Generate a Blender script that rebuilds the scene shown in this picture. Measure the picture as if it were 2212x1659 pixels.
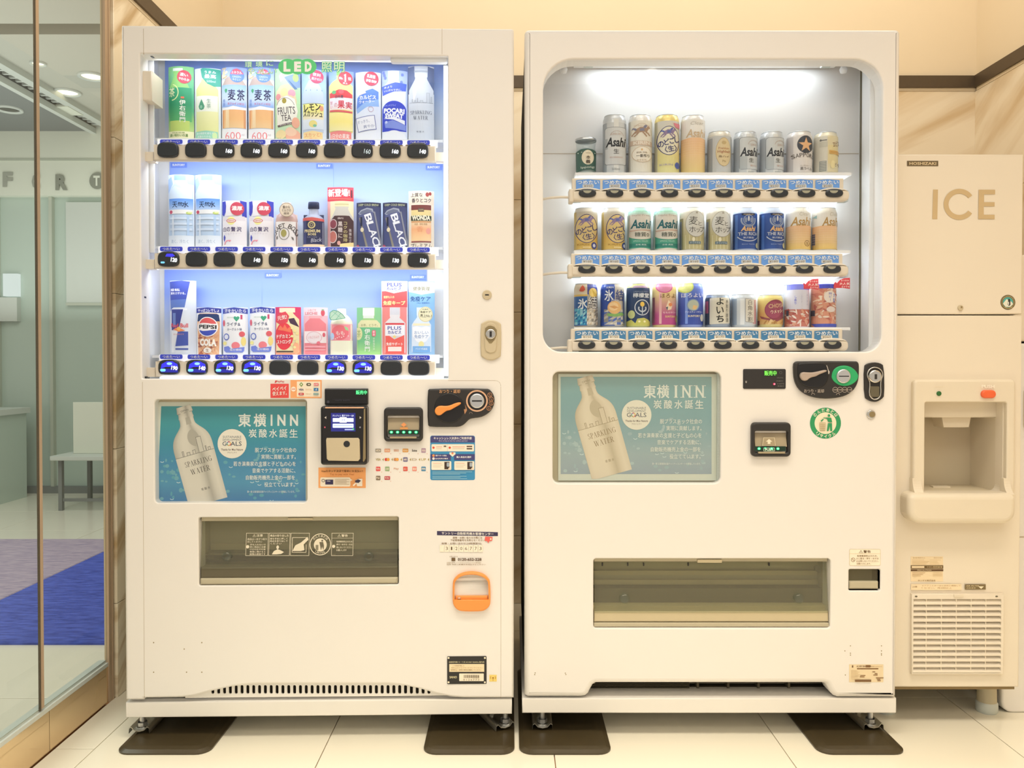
import bpy, math, random
from mathutils import Vector, Matrix
from mathutils.geometry import tessellate_polygon

sc = bpy.context.scene
for o in list(bpy.data.objects):
    bpy.data.objects.remove(o, do_unlink=True)
COL = sc.collection

# ------------------------------------------------------------------ camera
FPX, W, Hh = 1750.0, 2212.0, 1659.0        # focal length in pixels of the 2212x1659 frame
CAM_H, PITCH = 1.0, math.radians(0.8)      # eye height, slight downward tilt
PPX, PPY = 1103.0, 804.4                   # optical axis in the frame
cd = bpy.data.cameras.new('camera')
cam = bpy.data.objects.new('camera', cd)
COL.objects.link(cam)
cam.location = (0, 0, CAM_H)
cam.rotation_euler = (math.pi / 2 - PITCH, 0, 0)
cd.sensor_fit = 'HORIZONTAL'
cd.sensor_width = 36.0
cd.lens = 36.0 * FPX / W
cd.shift_x = (W / 2 - PPX) / W
cd.shift_y = -(Hh / 2 - PPY) / W
cd.clip_start = 0.05
sc.camera = cam

# ------------------------------------------------------------------ world, lights, exposure
sc.view_settings.view_transform = 'Standard'
sc.view_settings.look = 'None'
sc.view_settings.gamma = 1.0
sc.view_settings.use_curve_mapping = False
sc.view_settings.exposure = 0.0
sc.cycles.use_denoising = True
sc.cycles.max_bounces = 8
sc.cycles.diffuse_bounces = 3
sc.cycles.glossy_bounces = 3
sc.cycles.transmission_bounces = 4
sc.cycles.transparent_max_bounces = 14
sc.cycles.caustics_reflective = False
sc.cycles.caustics_refractive = False
sc.cycles.sample_clamp_indirect = 4.0
world = bpy.data.worlds.new('world')
sc.world = world
world.use_nodes = True
WORLD_C, WORLD_S = (1.0, 0.925, 0.815), 0.64
world.node_tree.nodes['Background'].inputs[0].default_value = (*WORLD_C, 1)
world.node_tree.nodes['Background'].inputs[1].default_value = WORLD_S


def area(name, loc, target, sx, sy, power, color):
    l = bpy.data.lights.new(name, 'AREA')
    l.shape = 'RECTANGLE'
    l.size, l.size_y, l.energy, l.color = sx, sy, power, color
    o = bpy.data.objects.new(name, l)
    COL.objects.link(o)
    o.location = loc
    o.rotation_euler = (Vector(target) - Vector(loc)).to_track_quat('-Z', 'Y').to_euler()
    return o


WARM = (1.0, 0.89, 0.72)
area('ceiling_light', (0.1, -0.6, 2.9), (0.1, 1.9, 0.4), 3.4, 0.5, 19, WARM)
dn = area('ceiling_light', (0.3, 1.0, 3.0), (0.3, 1.0, 0), 3.6, 0.5, 31, WARM)
dn.data.spread = math.radians(95)
area('ceiling_light', (0.5, 2.72, 3.1), (0.5, 2.9, 0), 2.6, 0.25, 15, WARM)
for x, y in ((0.85, -0.6), (-0.35, 1.5)):          # small bare downlights whose glint shows in the glass
    pl = bpy.data.lights.new('downlight_bulb', 'POINT')
    pl.energy, pl.color, pl.shadow_soft_size = 3.0, WARM, 0.04
    po_ = bpy.data.objects.new('downlight_bulb', pl)
    COL.objects.link(po_)
    po_.location = (x, y, 2.72)
area('lobby_light', (-3.0, 4.4, 1.3), (-3.0, 4.4, 3), 2.0, 3.0, 34, (1.0, 1.0, 0.97))  # added upward fill without a fixture, brightens the lobby ceiling
area('lobby_light', (-2.6, 3.4, 2.7), (-2.6, 3.4, 0), 1.6, 3.0, 50, (1.0, 1.0, 0.95))

# ------------------------------------------------------------------ helpers: colour, materials
def lin(h):
    h = h.lstrip('#')
    if len(h) == 3:
        h = ''.join(c * 2 for c in h)
    r = []
    for i in (0, 2, 4):
        c = int(h[i:i + 2], 16) / 255
        r.append(c / 12.92 if c <= 0.04045 else ((c + 0.055) / 1.055) ** 2.4)
    return tuple(r)


def nt(name):
    m = bpy.data.materials.new(name)
    m.use_nodes = True
    n = m.node_tree
    return m, n.nodes, n.links, n.nodes['Principled BSDF']


def mat(name, col, rough=0.5, metal=0.0, spec=0.5, grain=0.0, scale=40, coat=0.0):
    m, N, L, B = nt(name)
    c = lin(col) if isinstance(col, str) else col
    B.inputs['Base Color'].default_value = (*c, 1)
    B.inputs['Roughness'].default_value = rough
    B.inputs['Metallic'].default_value = metal
    B.inputs['Specular IOR Level'].default_value = spec
    B.inputs['Coat Weight'].default_value = coat
    if grain:
        t = N.new('ShaderNodeTexNoise')
        t.inputs['Scale'].default_value = scale
        t.inputs['Detail'].default_value = 4
        g = N.new('ShaderNodeTexCoord')
        L.new(g.outputs['Object'], t.inputs['Vector'])
        r = N.new('ShaderNodeMapRange')
        r.inputs[3].default_value = 1 - grain
        r.inputs[4].default_value = 1 + grain
        L.new(t.outputs['Fac'], r.inputs[0])
        mx = N.new('ShaderNodeVectorMath')
        mx.operation = 'SCALE'
        mx.inputs[0].default_value = c
        L.new(r.outputs[0], mx.inputs['Scale'])
        L.new(mx.outputs[0], B.inputs['Base Color'])
    return m


def emit(name, col, s):
    m, N, L, B = nt(name)
    c = lin(col) if isinstance(col, str) else col
    B.inputs['Base Color'].default_value = (0.02, 0.02, 0.02, 1)
    B.inputs['Emission Color'].default_value = (*c, 1)
    B.inputs['Emission Strength'].default_value = s
    return m


def glass(name, tint, refl=0.5, rough=0.0, haze=0.0, hcol=(0.8, 0.75, 0.6)):
    """thin pane: tinted see-through with a Fresnel reflection"""
    m, N, L, B = nt(name)
    N.remove(B)
    t = N.new('ShaderNodeBsdfTransparent')
    t.inputs[0].default_value = (*tint, 1)
    g = N.new('ShaderNodeBsdfGlossy')
    g.inputs['Roughness'].default_value = rough
    f = N.new('ShaderNodeFresnel')
    f.inputs['IOR'].default_value = 1.45
    k = N.new('ShaderNodeMath')
    k.operation = 'MULTIPLY'
    k.inputs[1].default_value = refl
    L.new(f.outputs[0], k.inputs[0])
    gm = N.new('ShaderNodeNewGeometry')      # reflect on the outer face of the pane only
    inv = N.new('ShaderNodeMath')
    inv.operation = 'SUBTRACT'
    inv.inputs[0].default_value = 1.0
    L.new(gm.outputs['Backfacing'], inv.inputs[1])
    k2 = N.new('ShaderNodeMath')
    k2.operation = 'MULTIPLY'
    L.new(k.outputs[0], k2.inputs[0])
    L.new(inv.outputs[0], k2.inputs[1])
    mx = N.new('ShaderNodeMixShader')
    L.new(k2.outputs[0], mx.inputs[0])
    if haze:                                 # scuffed plastic: part of the light scatters
        df = N.new('ShaderNodeBsdfDiffuse')
        df.inputs[0].default_value = (*hcol, 1)
        hz = N.new('ShaderNodeMixShader')
        hz.inputs[0].default_value = haze
        L.new(t.outputs[0], hz.inputs[1])
        L.new(df.outputs[0], hz.inputs[2])
        t = hz
    L.new(t.outputs[0], mx.inputs[1])
    L.new(g.outputs[0], mx.inputs[2])
    L.new(mx.outputs[0], N['Material Output'].inputs[0])
    return m


def printed(name, rough, emission=0.0):
    m, N, L, B = nt(name)
    a = N.new('ShaderNodeAttribute')
    a.attribute_name = 'Col'
    B.inputs['Roughness'].default_value = rough
    if emission:
        B.inputs['Base Color'].default_value = (0, 0, 0, 1)
        L.new(a.outputs['Color'], B.inputs['Emission Color'])
        B.inputs['Emission Strength'].default_value = emission
    else:
        L.new(a.outputs['Color'], B.inputs['Base Color'])
    return m


def veined(name, base, vein, scale, stretch, rot, amount):
    """marble: stretched noise veins"""
    m, N, L, B = nt(name)
    g = N.new('ShaderNodeNewGeometry')
    m1 = N.new('ShaderNodeMapping')
    m1.inputs['Rotation'].default_value = rot
    L.new(g.outputs['Position'], m1.inputs['Vector'])
    mp = N.new('ShaderNodeMapping')
    mp.inputs['Scale'].default_value = stretch
    L.new(m1.outputs[0], mp.inputs['Vector'])
    t = N.new('ShaderNodeTexNoise')
    t.inputs['Scale'].default_value = scale
    t.inputs['Detail'].default_value = 7
    t.inputs['Distortion'].default_value = 0.6
    L.new(mp.outputs[0], t.inputs['Vector'])
    r = N.new('ShaderNodeValToRGB')
    e = r.color_ramp.elements
    e[0].position, e[0].color = 0.36, (*lin(vein), 1)
    e[1].position, e[1].color = 0.36 + amount, (*lin(base), 1)
    L.new(t.outputs['Fac'], r.inputs[0])
    L.new(r.outputs[0], B.inputs['Base Color'])
    B.inputs['Roughness'].default_value = 0.28
    return m


M = {}
M['white_paint'] = mat('white_paint', (0.86, 0.83, 0.79), 0.32, grain=0.012, scale=3)
M['white_base'] = mat('white_base', (0.84, 0.81, 0.76), 0.42, grain=0.012, scale=3)
M['seam'] = mat('seam', '#b9aa92', 0.7)
M['case_white'] = mat('case_white', (0.86, 0.87, 0.88), 0.5)
M['case_grey'] = mat('case_grey', (0.83, 0.82, 0.80), 0.5, grain=0.02, scale=2)
M['rail_cream'] = mat('rail_cream', '#e9dcc8', 0.45)
M['button_black'] = mat('button_black', '#2b2d30', 0.22)
M['black'] = mat('black', '#1b1a1c', 0.3)
M['black_soft'] = mat('black_soft', '#2c2a2a', 0.5)
M['dark_void'] = mat('dark_void', '#2a2318', 0.8)
M['bin_grey'] = mat('bin_grey', '#bfb69c', 0.6, grain=0.05, scale=20)
M['bin_dark'] = mat('bin_dark', '#625c49', 0.6)
M['bin_light'] = mat('bin_light', '#cbbd9b', 0.5)
M['chrome'] = mat('chrome', '#d8d4cc', 0.15, metal=1.0)
M['silver'] = mat('silver', '#d2d4d6', 0.3, metal=0.85)
M['zinc'] = mat('zinc', '#c9c6ba', 0.35, metal=0.9, grain=0.1, scale=80)
M['lock_plate'] = mat('lock_plate', '#cbbd9f', 0.4)
M['lock_face'] = mat('lock_face', '#9c8c68', 0.35, metal=0.5)
M['orange'] = mat('orange', '#f39a4a', 0.35)
M['copper'] = mat('copper', '#dcae8c', 0.4)
M['lever_grey'] = mat('lever_grey', '#b5a396', 0.4)
M['green_pad'] = mat('green_pad', '#2fae6e', 0.4)
M['rubber'] = mat('rubber', '#463c28', 0.3, grain=0.12, scale=30)
M['tan_flap'] = mat('tan_flap', '#a8997c', 0.45)
M['bronze'] = mat('bronze', '#5b4d3c', 0.42, metal=0.25, grain=0.1, scale=60)
M['frame_bronze'] = mat('frame_bronze', '#c4ab90', 0.4, metal=0.2)
M['frame_dark'] = mat('frame_dark', '#5a4f40', 0.4)
M['wall_paint'] = mat('wall_paint', (0.87, 0.73, 0.52), 0.8, grain=0.02, scale=4)
M['marble'] = veined('marble', '#f8ead0', '#dcc29a', 1.7, (0.55, 0.55, 4.5), (0.0, 0.50, 0.0), 0.22)
M['marble_right'] = veined('marble_right', '#f8ead0', '#dcc29a', 1.7, (0.55, 0.55, 4.5), (0.62, 0.0, 0.0), 0.22)
M['marble_side'] = veined('marble_side', '#f8ead0', '#d2b68a', 2.2, (0.6, 0.6, 4.5), (-0.7, 0.0, 0.0), 0.16)
M['marble_gold'] = veined('marble_gold', '#fdf0d6', '#cdb084', 2.6, (0.6, 0.6, 5.0), (-0.7, 0.0, 0.0), 0.16)
M['floor_tile'] = mat('floor_tile', (0.94, 0.89, 0.74), 0.17, grain=0.02, scale=3)
M['grout'] = mat('grout', '#a8733c', 0.8)
M['lobby_tile'] = mat('lobby_tile', (0.80, 0.76, 0.66), 0.2, grain=0.03, scale=3)
M['plinth_tile'] = mat('plinth_tile', '#e6caa0', 0.05, metal=0.7, grain=0.04, scale=6)
M['ice_paint'] = mat('ice_paint', (0.83, 0.75, 0.62), 0.4, grain=0.015, scale=5)
M['ice_plastic'] = mat('ice_plastic', (0.79, 0.71, 0.57), 0.38)
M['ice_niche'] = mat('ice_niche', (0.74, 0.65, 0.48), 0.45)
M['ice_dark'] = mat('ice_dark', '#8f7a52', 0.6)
M['push_button'] = mat('push_button', '#ee6a3c', 0.35)
M['clear_acrylic'] = glass('clear_acrylic', (0.97, 0.98, 0.99), 0.35)
M['poster_film'] = glass('poster_film', (0.95, 0.97, 0.97), 0.9, 0.05, 0.045, (0.9, 0.82, 0.68))
M['smoke_flap'] = glass('smoke_flap', (0.80, 0.82, 0.75), 0.9, 0.02, 0.09, (0.75, 0.68, 0.5))
M['green_glass'] = glass('green_glass', (0.88, 0.91, 0.89), 1.0)
M['cup_glass'] = glass('cup_glass', (0.88, 0.92, 0.92), 1.6, 0.03)
M['print'] = printed('print', 0.45)
M['print_gloss'] = printed('print_gloss', 0.25)
M['lamp_print'] = printed('lamp_print', 0.4, 1.3)
M['led_strip'] = emit('led_strip', (0.82, 0.90, 1.0), 3.2)
M['backing_glow'] = mat('backing_glow', (0.88, 0.89, 0.92), 0.5)  # faint emission added so the shaded sign backing reads white
M['backing_glow'].node_tree.nodes['Principled BSDF'].inputs['Emission Color'].default_value = (0.9, 0.94, 1.0, 1)
M['backing_glow'].node_tree.nodes['Principled BSDF'].inputs['Emission Strength'].default_value = 0.38
M['tube_lamp'] = emit('tube_lamp', (0.86, 0.94, 1.0), 12.0)
M['down_lamp'] = emit('down_lamp', (1.0, 0.86, 0.62), 3.0)
M['sky_pane'] = emit('sky_pane', (0.93, 1.0, 0.97), 0.9)
M['lobby_ceiling'] = mat('lobby_ceiling', '#b9bab0', 0.8)
M['lobby_soffit'] = mat('lobby_soffit', '#7d8180', 0.7)
M['lobby_dark'] = mat('lobby_dark', '#55564f', 0.7)
M['fascia'] = mat('fascia', '#dfe3d6', 0.6)
M['lobby_glass'] = mat('lobby_glass', '#b9c8bf', 0.10)
M['lobby_frame'] = mat('lobby_frame', '#b9bfb2', 0.4)
M['letter_grey'] = mat('letter_grey', '#9da096', 0.5)
M['pale_grey'] = mat('pale_grey', '#c9cfca', 0.5)


def carpet(name, c, c2):
    m, N, L, B = nt(name)
    g = N.new('ShaderNodeNewGeometry')
    mp = N.new('ShaderNodeMapping')
    mp.inputs['Scale'].default_value = (9, 55, 20)
    L.new(g.outputs['Position'], mp.inputs['Vector'])
    t = N.new('ShaderNodeTexNoise')
    t.inputs['Scale'].default_value = 2.0
    t.inputs['Detail'].default_value = 5
    L.new(mp.outputs[0], t.inputs['Vector'])
    r = N.new('ShaderNodeValToRGB')
    r.color_ramp.elements[0].position, r.color_ramp.elements[0].color = 0.38, (*lin(c2), 1)
    r.color_ramp.elements[1].position, r.color_ramp.elements[1].color = 0.62, (*lin(c), 1)
    L.new(t.outputs['Fac'], r.inputs[0])
    L.new(r.outputs[0], B.inputs['Base Color'])
    B.inputs['Roughness'].default_value = 0.95
    return m


M['carpet_blue'] = carpet('carpet_blue', '#5063c8', '#34459f')
M['carpet_lilac'] = carpet('carpet_lilac', '#b5a6b8', '#978aa4')


# ------------------------------------------------------------------ helpers: mesh building
class MB:
    def __init__(s):
        s.v, s.f, s.sm, s.mi = [], [], [], []

    def add(s, vs, fs, smooth=False, mi=0):
        b = len(s.v)
        s.v += [tuple(v) for v in vs]
        for f in fs:
            s.f.append([b + i for i in f])
            s.sm.append(smooth)
            s.mi.append(mi)
        return s

    def box(s, x0, x1, y0, y1, z0, z1, mi=0):
        x0, x1 = min(x0, x1), max(x0, x1)
        y0, y1 = min(y0, y1), max(y0, y1)
        z0, z1 = min(z0, z1), max(z0, z1)
        v = [(x0, y0, z0), (x1, y0, z0), (x1, y1, z0), (x0, y1, z0), (x0, y0, z1), (x1, y0, z1), (x1, y1, z1), (x0, y1, z1)]
        return s.add(v, [(0, 3, 2, 1), (4, 5, 6, 7), (0, 1, 5, 4), (1, 2, 6, 5), (2, 3, 7, 6), (3, 0, 4, 7)], mi=mi)

    def bbox(s, x0, x1, y0, y1, z0, z1, r=0.004, mi=0):
        """box with rounded front edges"""
        return s.panel([(x0, z0), (x1, z0), (x1, z1), (x0, z1)], [], y0, y1, r, mi=mi)

    def strip(s, loops, close=True, smooth=True, mi=0):
        n = len(loops[0])
        vs = [p for l in loops for p in l]
        fs = []
        for k in range(len(loops) - 1):
            for i in range(n if close else n - 1):
                j = (i + 1) % n
                fs.append((k * n + i, k * n + j, (k + 1) * n + j, (k + 1) * n + i))
        return s.add(vs, fs, smooth, mi)

    def cap(s, polys, d, mi=0, flip=False):
        pl = [[Vector((p[0], p[1], 0)) for p in q] for q in polys]
        t = tessellate_polygon(pl)
        flat = [p for q in polys for p in q]
        fs = []
        for a, b, c in t:
            (x1, y1), (x2, y2), (x3, y3) = flat[a], flat[b], flat[c]
            cr = (x2 - x1) * (y3 - y1) - (x3 - x1) * (y2 - y1)
            f = (a, b, c) if cr > 0 else (a, c, b)
            fs.append(f[::-1] if flip else f)
        return s.add([(p[0], d, p[1]) for p in flat], fs, False, mi)

    def panel(s, outer, holes, d0, d1, r=0.0, rs=3, hr=None, mi=0, back=True):
        """plate in the x-z plane from front depth d0 to back depth d1, with rounded front edges and holes"""
        hr = r if hr is None else hr
        prof = [(r * (1 - math.sin(k / rs * math.pi / 2)), d0 + r * (1 - math.cos(k / rs * math.pi / 2))) for k in range(rs + 1)] if r else [(0, d0)]
        loops = [[(p[0], d, p[1]) for p in inset(outer, i)] for i, d in prof]
        fo = [(p[0], p[2]) for p in loops[0]]
        if r:
            s.strip(loops[::-1], mi=mi)
        s.strip([[(p[0], d1, p[1]) for p in outer], loops[-1]], smooth=False, mi=mi)
        fh = []
        for h in holes:
            hp = [(hr * (1 - math.sin(k / rs * math.pi / 2)), d0 + hr * (1 - math.cos(k / rs * math.pi / 2))) for k in range(rs + 1)] if hr else [(0, d0)]
            hl = [[(p[0], d, p[1]) for p in inset(h, -i)] for i, d in hp]
            fh.append([(p[0], p[2]) for p in hl[0]])
            if hr:
                s.strip(hl, mi=mi)
            s.strip([hl[-1], [(p[0], d1, p[1]) for p in h]], smooth=False, mi=mi)
        s.cap([fo] + fh, d0, mi)
        if back:
            s.cap([outer] + list(holes), d1, mi, flip=True)
        return s

    def lathe(s, prof, c=(0, 0), seg=28, a0=0.0, a1=2 * math.pi, sd=1.0, smooth=True, mi=0):
        full = abs(a1 - a0 - 2 * math.pi) < 1e-6
        n = seg if full else seg + 1
        loops = []
        for r, z in prof:
            loops.append([(c[0] + r * math.cos(a0 + (a1 - a0) * i / seg), c[1] + sd * r * math.sin(a0 + (a1 - a0) * i / seg), z) for i in range(n)])
        return s.strip(loops, full, smooth, mi)

    def disc(s, c, z, r, seg=28, mi=0):
        return s.add([(c[0] + r * math.cos(2 * math.pi * i / seg), c[1] + r * math.sin(2 * math.pi * i / seg), z) for i in range(seg)], [tuple(range(seg))], False, mi)

    def tube(s, pts, r, seg=8, mi=0):
        pts = [Vector(p) for p in pts]
        loops = []
        for i, p in enumerate(pts):
            t = (pts[min(i + 1, len(pts) - 1)] - pts[max(i - 1, 0)]).normalized()
            a = t.orthogonal().normalized() if abs(t.z) < 0.9 else Vector((1, 0, 0))
            a = (a - t * a.dot(t)).normalized()
            b = t.cross(a)
            loops.append([p + a * r * math.cos(2 * math.pi * k / seg) + b * r * math.sin(2 * math.pi * k / seg) for k in range(seg)])
        s.strip(loops, mi=mi)
        s.add(loops[0], [tuple(range(seg))[::-1]], mi=mi)
        s.add(loops[-1], [tuple(range(seg))], mi=mi)
        return s

    def build(s, name, mats, parent=None, loc=None, rz=0.0):
        me = bpy.data.meshes.new(name)
        me.from_pydata(s.v, [], s.f)
        if not isinstance(mats, (list, tuple)):
            mats = [mats]
        for m in mats:
            me.materials.append(M[m] if isinstance(m, str) else m)
        me.polygons.foreach_set('use_smooth', s.sm)
        me.polygons.foreach_set('material_index', s.mi)
        me.update()
        return link(name, me, parent, loc, rz)


def link(name, me, parent=None, loc=None, rz=0.0):
    o = bpy.data.objects.new(name, me)
    COL.objects.link(o)
    if parent:
        o.parent = parent
    if loc:
        o.location = loc
    o.rotation_euler = (0, 0, rz)
    return o


def inset(poly, d):
    """offset of a counter-clockwise polygon (positive = inwards)"""
    if abs(d) < 1e-9:
        return list(poly)
    n, out = len(poly), []
    for i in range(n):
        a, b, c = poly[i - 1], poly[i], poly[(i + 1) % n]
        e1 = Vector((b[0] - a[0], b[1] - a[1]))
        e2 = Vector((c[0] - b[0], c[1] - b[1]))
        if e1.length < 1e-9 or e2.length < 1e-9:
            out.append(b)
            continue
        n1 = Vector((-e1.y, e1.x)).normalized()
        n2 = Vector((-e2.y, e2.x)).normalized()
        m = n1 + n2
        k = max(0.35, 1 + n1.dot(n2))
        out.append((b[0] + m.x * d / k, b[1] + m.y * d / k))
    return out


def rr(x0, z0, x1, z1, r, n=5):
    """counter-clockwise rounded rectangle; r is one radius or (bottom left, bottom right, top right, top left)"""
    if x1 < x0:
        x0, x1 = x1, x0
    if z1 < z0:
        z0, z1 = z1, z0
    R = r if isinstance(r, (list, tuple)) else (r,) * 4
    out = []
    for (cx, cz, a, q) in ((x0 + R[0], z0 + R[0], 180, R[0]), (x1 - R[1], z0 + R[1], 270, R[1]), (x1 - R[2], z1 - R[2], 0, R[2]), (x0 + R[3], z1 - R[3], 90, R[3])):
        if q <= 0:
            out.append((cx, cz))
            continue
        for i in range(n + 1):
            t = math.radians(a + 90 * i / n)
            out.append((cx + q * math.cos(t), cz + q * math.sin(t)))
    return out


def ell(cx, cz, rx, rz=None, n=28, a0=0, a1=360):
    rz = rx if rz is None else rz
    full = abs(a1 - a0) >= 360
    k = n if full else n + 1
    return [(cx + rx * math.cos(math.radians(a0 + (a1 - a0) * i / n)), cz + rz * math.sin(math.radians(a0 + (a1 - a0) * i / n))) for i in range(k)]


def smooth(pts, n=2):
    """corner cutting of a closed outline"""
    for _ in range(n):
        q = []
        for i in range(len(pts)):
            a, b = pts[i], pts[(i + 1) % len(pts)]
            q += [(a[0] * 0.75 + b[0] * 0.25, a[1] * 0.75 + b[1] * 0.25), (a[0] * 0.25 + b[0] * 0.75, a[1] * 0.25 + b[1] * 0.75)]
        pts = q
    return pts


def thing(name, label, cat, loc=(0, 0, 0), rz=0.0, group=None):
    o = bpy.data.objects.new(name, None)
    COL.objects.link(o)
    o.empty_display_size = 0.05
    o.location = loc
    o.rotation_euler = (0, 0, rz)
    return tag(o, label, cat, group)


def tag(o, label, cat, group=None):
    o['label'] = label
    o['category'] = cat
    if group:
        o['group'] = group
    return o


def struct(o):
    o['kind'] = 'structure'
    return o


# ------------------------------------------------------------------ frames: photograph pixels to positions on real upright planes
class Frame:
    def __init__(s, ox, oy, yaw=0.0):
        s.o = Vector((ox, oy))
        s.a = yaw
        s.ex = Vector((math.cos(yaw), math.sin(yaw)))
        s.ey = Vector((-math.sin(yaw), math.cos(yaw)))

    def q(s, px, py, d=0.0):
        u, v = (px - PPX) / FPX, (PPY - py) / FPX
        r = Vector((u, math.cos(PITCH) + v * math.sin(PITCH), -math.sin(PITCH) + v * math.cos(PITCH)))
        den = r.x * s.ey.x + r.y * s.ey.y
        t = (s.o.dot(s.ey) + d) / den
        P = Vector((r.x * t, r.y * t))
        return ((P - s.o).dot(s.ex), CAM_H + r.z * t)

    def poly(s, pts, d=0.0):
        """pixel outline (clockwise or not) to a counter-clockwise local polygon"""
        p = [s.q(x, y, d) for x, y in pts]
        ar = sum(p[i - 1][0] * p[i][1] - p[i][0] * p[i - 1][1] for i in range(len(p)))
        return p if ar > 0 else p[::-1]

    def rect(s, x0, y0, x1, y1, r=0.0, d=0.0, n=5):
        ym, xm = (y0 + y1) / 2, (x0 + x1) / 2
        a, b = s.q(x0, ym, d)[0], s.q(x1, ym, d)[0]
        z1, z0 = s.q(xm, y0, d)[1], s.q(xm, y1, d)[1]
        k = abs(b - a) / abs(x1 - x0)
        R = tuple(q * k for q in r) if isinstance(r, (list, tuple)) else r * k
        if R == 0 or R == 0.0:
            return [(a, z0), (b, z0), (b, z1), (a, z1)]
        return rr(a, z0, b, z1, R, n)

    def ext(s, x0, y0, x1, y1, d=0.0):
        p = s.rect(x0, y0, x1, y1, 0, d)
        return p[0][0], p[1][0], p[0][1], p[2][1]

    def world(s, u, d, z):
        p = s.o + s.ex * u + s.ey * d
        return (p.x, p.y, z)


# ------------------------------------------------------------------ flat print: coloured shapes and lettering laid on a surface
_K, _N = 0.13, 0.035        # thick and hairline stroke widths


def _st(x0, y0, x1, y1, w):
    return [(x0 - w / 2, y0), (x0 + w / 2, y0), (x1 + w / 2, y1), (x1 - w / 2, y1)]


def _sf(x, y, w=0.26):
    return [(x - w / 2, y - 0.018), (x + w / 2, y - 0.018), (x + w / 2, y + 0.018), (x - w / 2, y + 0.018)]


def _bow(cx, cy, rx, ry, a0, a1, n=12):
    out = []
    for i in range(n):
        p = []
        for k, e in ((i, 0), (i + 1, 0), (i + 1, 1), (i, 1)):
            a = math.radians(a0 + (a1 - a0) * k / n)
            t = (_N + (_K - _N) * abs(math.cos(a)) ** 1.5) * e
            p.append((cx + (rx - t) * math.cos(a), cy + (ry - min(t, 0.05)) * math.sin(a)))
        out.append(p)
    return out


_hl = lambda x0, x1, y: [(x0, y - 0.018), (x1, y - 0.018), (x1, y + 0.018), (x0, y + 0.018)]
SERIF = {
    'I': (0.3, [_st(0.15, 0, 0.15, 1, _K), _sf(0.15, 0), _sf(0.15, 0.98)]),
    'L': (0.55, [_st(0.15, 0, 0.15, 1, _K), _sf(0.15, 0.98), _hl(0.03, 0.53, 0.018), _st(0.52, 0, 0.53, 0.24, _N)]),
    'T': (0.66, [_st(0.33, 0, 0.33, 1, _K), _sf(0.33, 0), _hl(0.02, 0.64, 0.98), _st(0.03, 0.76, 0.03, 1, _N), _st(0.63, 0.76, 0.63, 1, _N)]),
    'E': (0.58, [_st(0.15, 0, 0.15, 1, _K), _hl(0.03, 0.54, 0.018), _hl(0.03, 0.52, 0.98), _hl(0.15, 0.42, 0.52), _st(0.54, 0, 0.55, 0.22, _N), _st(0.51, 0.78, 0.51, 1, _N), _st(0.42, 0.42, 0.42, 0.62, _N)]),
    'N': (0.76, [_st(0.13, 0, 0.13, 1, _N), _st(0.66, 0, 0.66, 1, _N), _st(0.64, 0, 0.12, 1, _K), _sf(0.13, 0, 0.22), _sf(0.11, 0.98, 0.2), _sf(0.66, 0.98, 0.22)]),
    'A': (0.74, [_st(0.1, 0, 0.35, 1, _N), _st(0.62, 0, 0.36, 1, _K), _hl(0.2, 0.52, 0.34), _sf(0.1, 0, 0.22), _sf(0.62, 0, 0.26)]),
    'W': (1.06, [_st(0.1, 1, 0.32, 0, _K), _st(0.54, 1, 0.34, 0, _N), _st(0.5, 1, 0.72, 0, _K), _st(0.95, 1, 0.74, 0, _N), _sf(0.1, 0.98, 0.24), _sf(0.52, 0.98, 0.2), _sf(0.95, 0.98, 0.2)]),
    'K': (0.74, [_st(0.15, 0, 0.15, 1, _K), _sf(0.15, 0), _sf(0.15, 0.98), _st(0.18, 0.4, 0.6, 1, _N), _st(0.62, 0, 0.32, 0.58, _K), _sf(0.62, 0, 0.24), _sf(0.6, 0.98, 0.22)]),
    'P': (0.62, [_st(0.15, 0, 0.15, 1, _K), _sf(0.15, 0), _hl(0.03, 0.32, 0.982), _hl(0.2, 0.32, 0.46)] + _bow(0.3, 0.73, 0.29, 0.27, -90, 90)),
    'R': (0.72, [_st(0.15, 0, 0.15, 1, _K), _sf(0.15, 0), _hl(0.03, 0.32, 0.982), _hl(0.2, 0.34, 0.5), _st(0.6, 0, 0.34, 0.5, _K), _sf(0.62, 0, 0.2)] + _bow(0.3, 0.75, 0.28, 0.25, -90, 90)),
    'S': (0.56, _bow(0.27, 0.75, 0.22, 0.25, 40, 270) + _bow(0.28, 0.26, 0.24, 0.26, 90, -145) + [_st(0.48, 0.72, 0.48, 0.98, _N), _st(0.06, 0.02, 0.06, 0.28, _N)]),
    'G': (0.78, _bow(0.4, 0.5, 0.38, 0.5, 45, 315) + [_st(0.68, 0.05, 0.68, 0.42, _K), _sf(0.66, 0.42, 0.26), _st(0.66, 0.72, 0.68, 0.98, _N)]),
}
_txt = {}
_nat = {}


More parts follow.
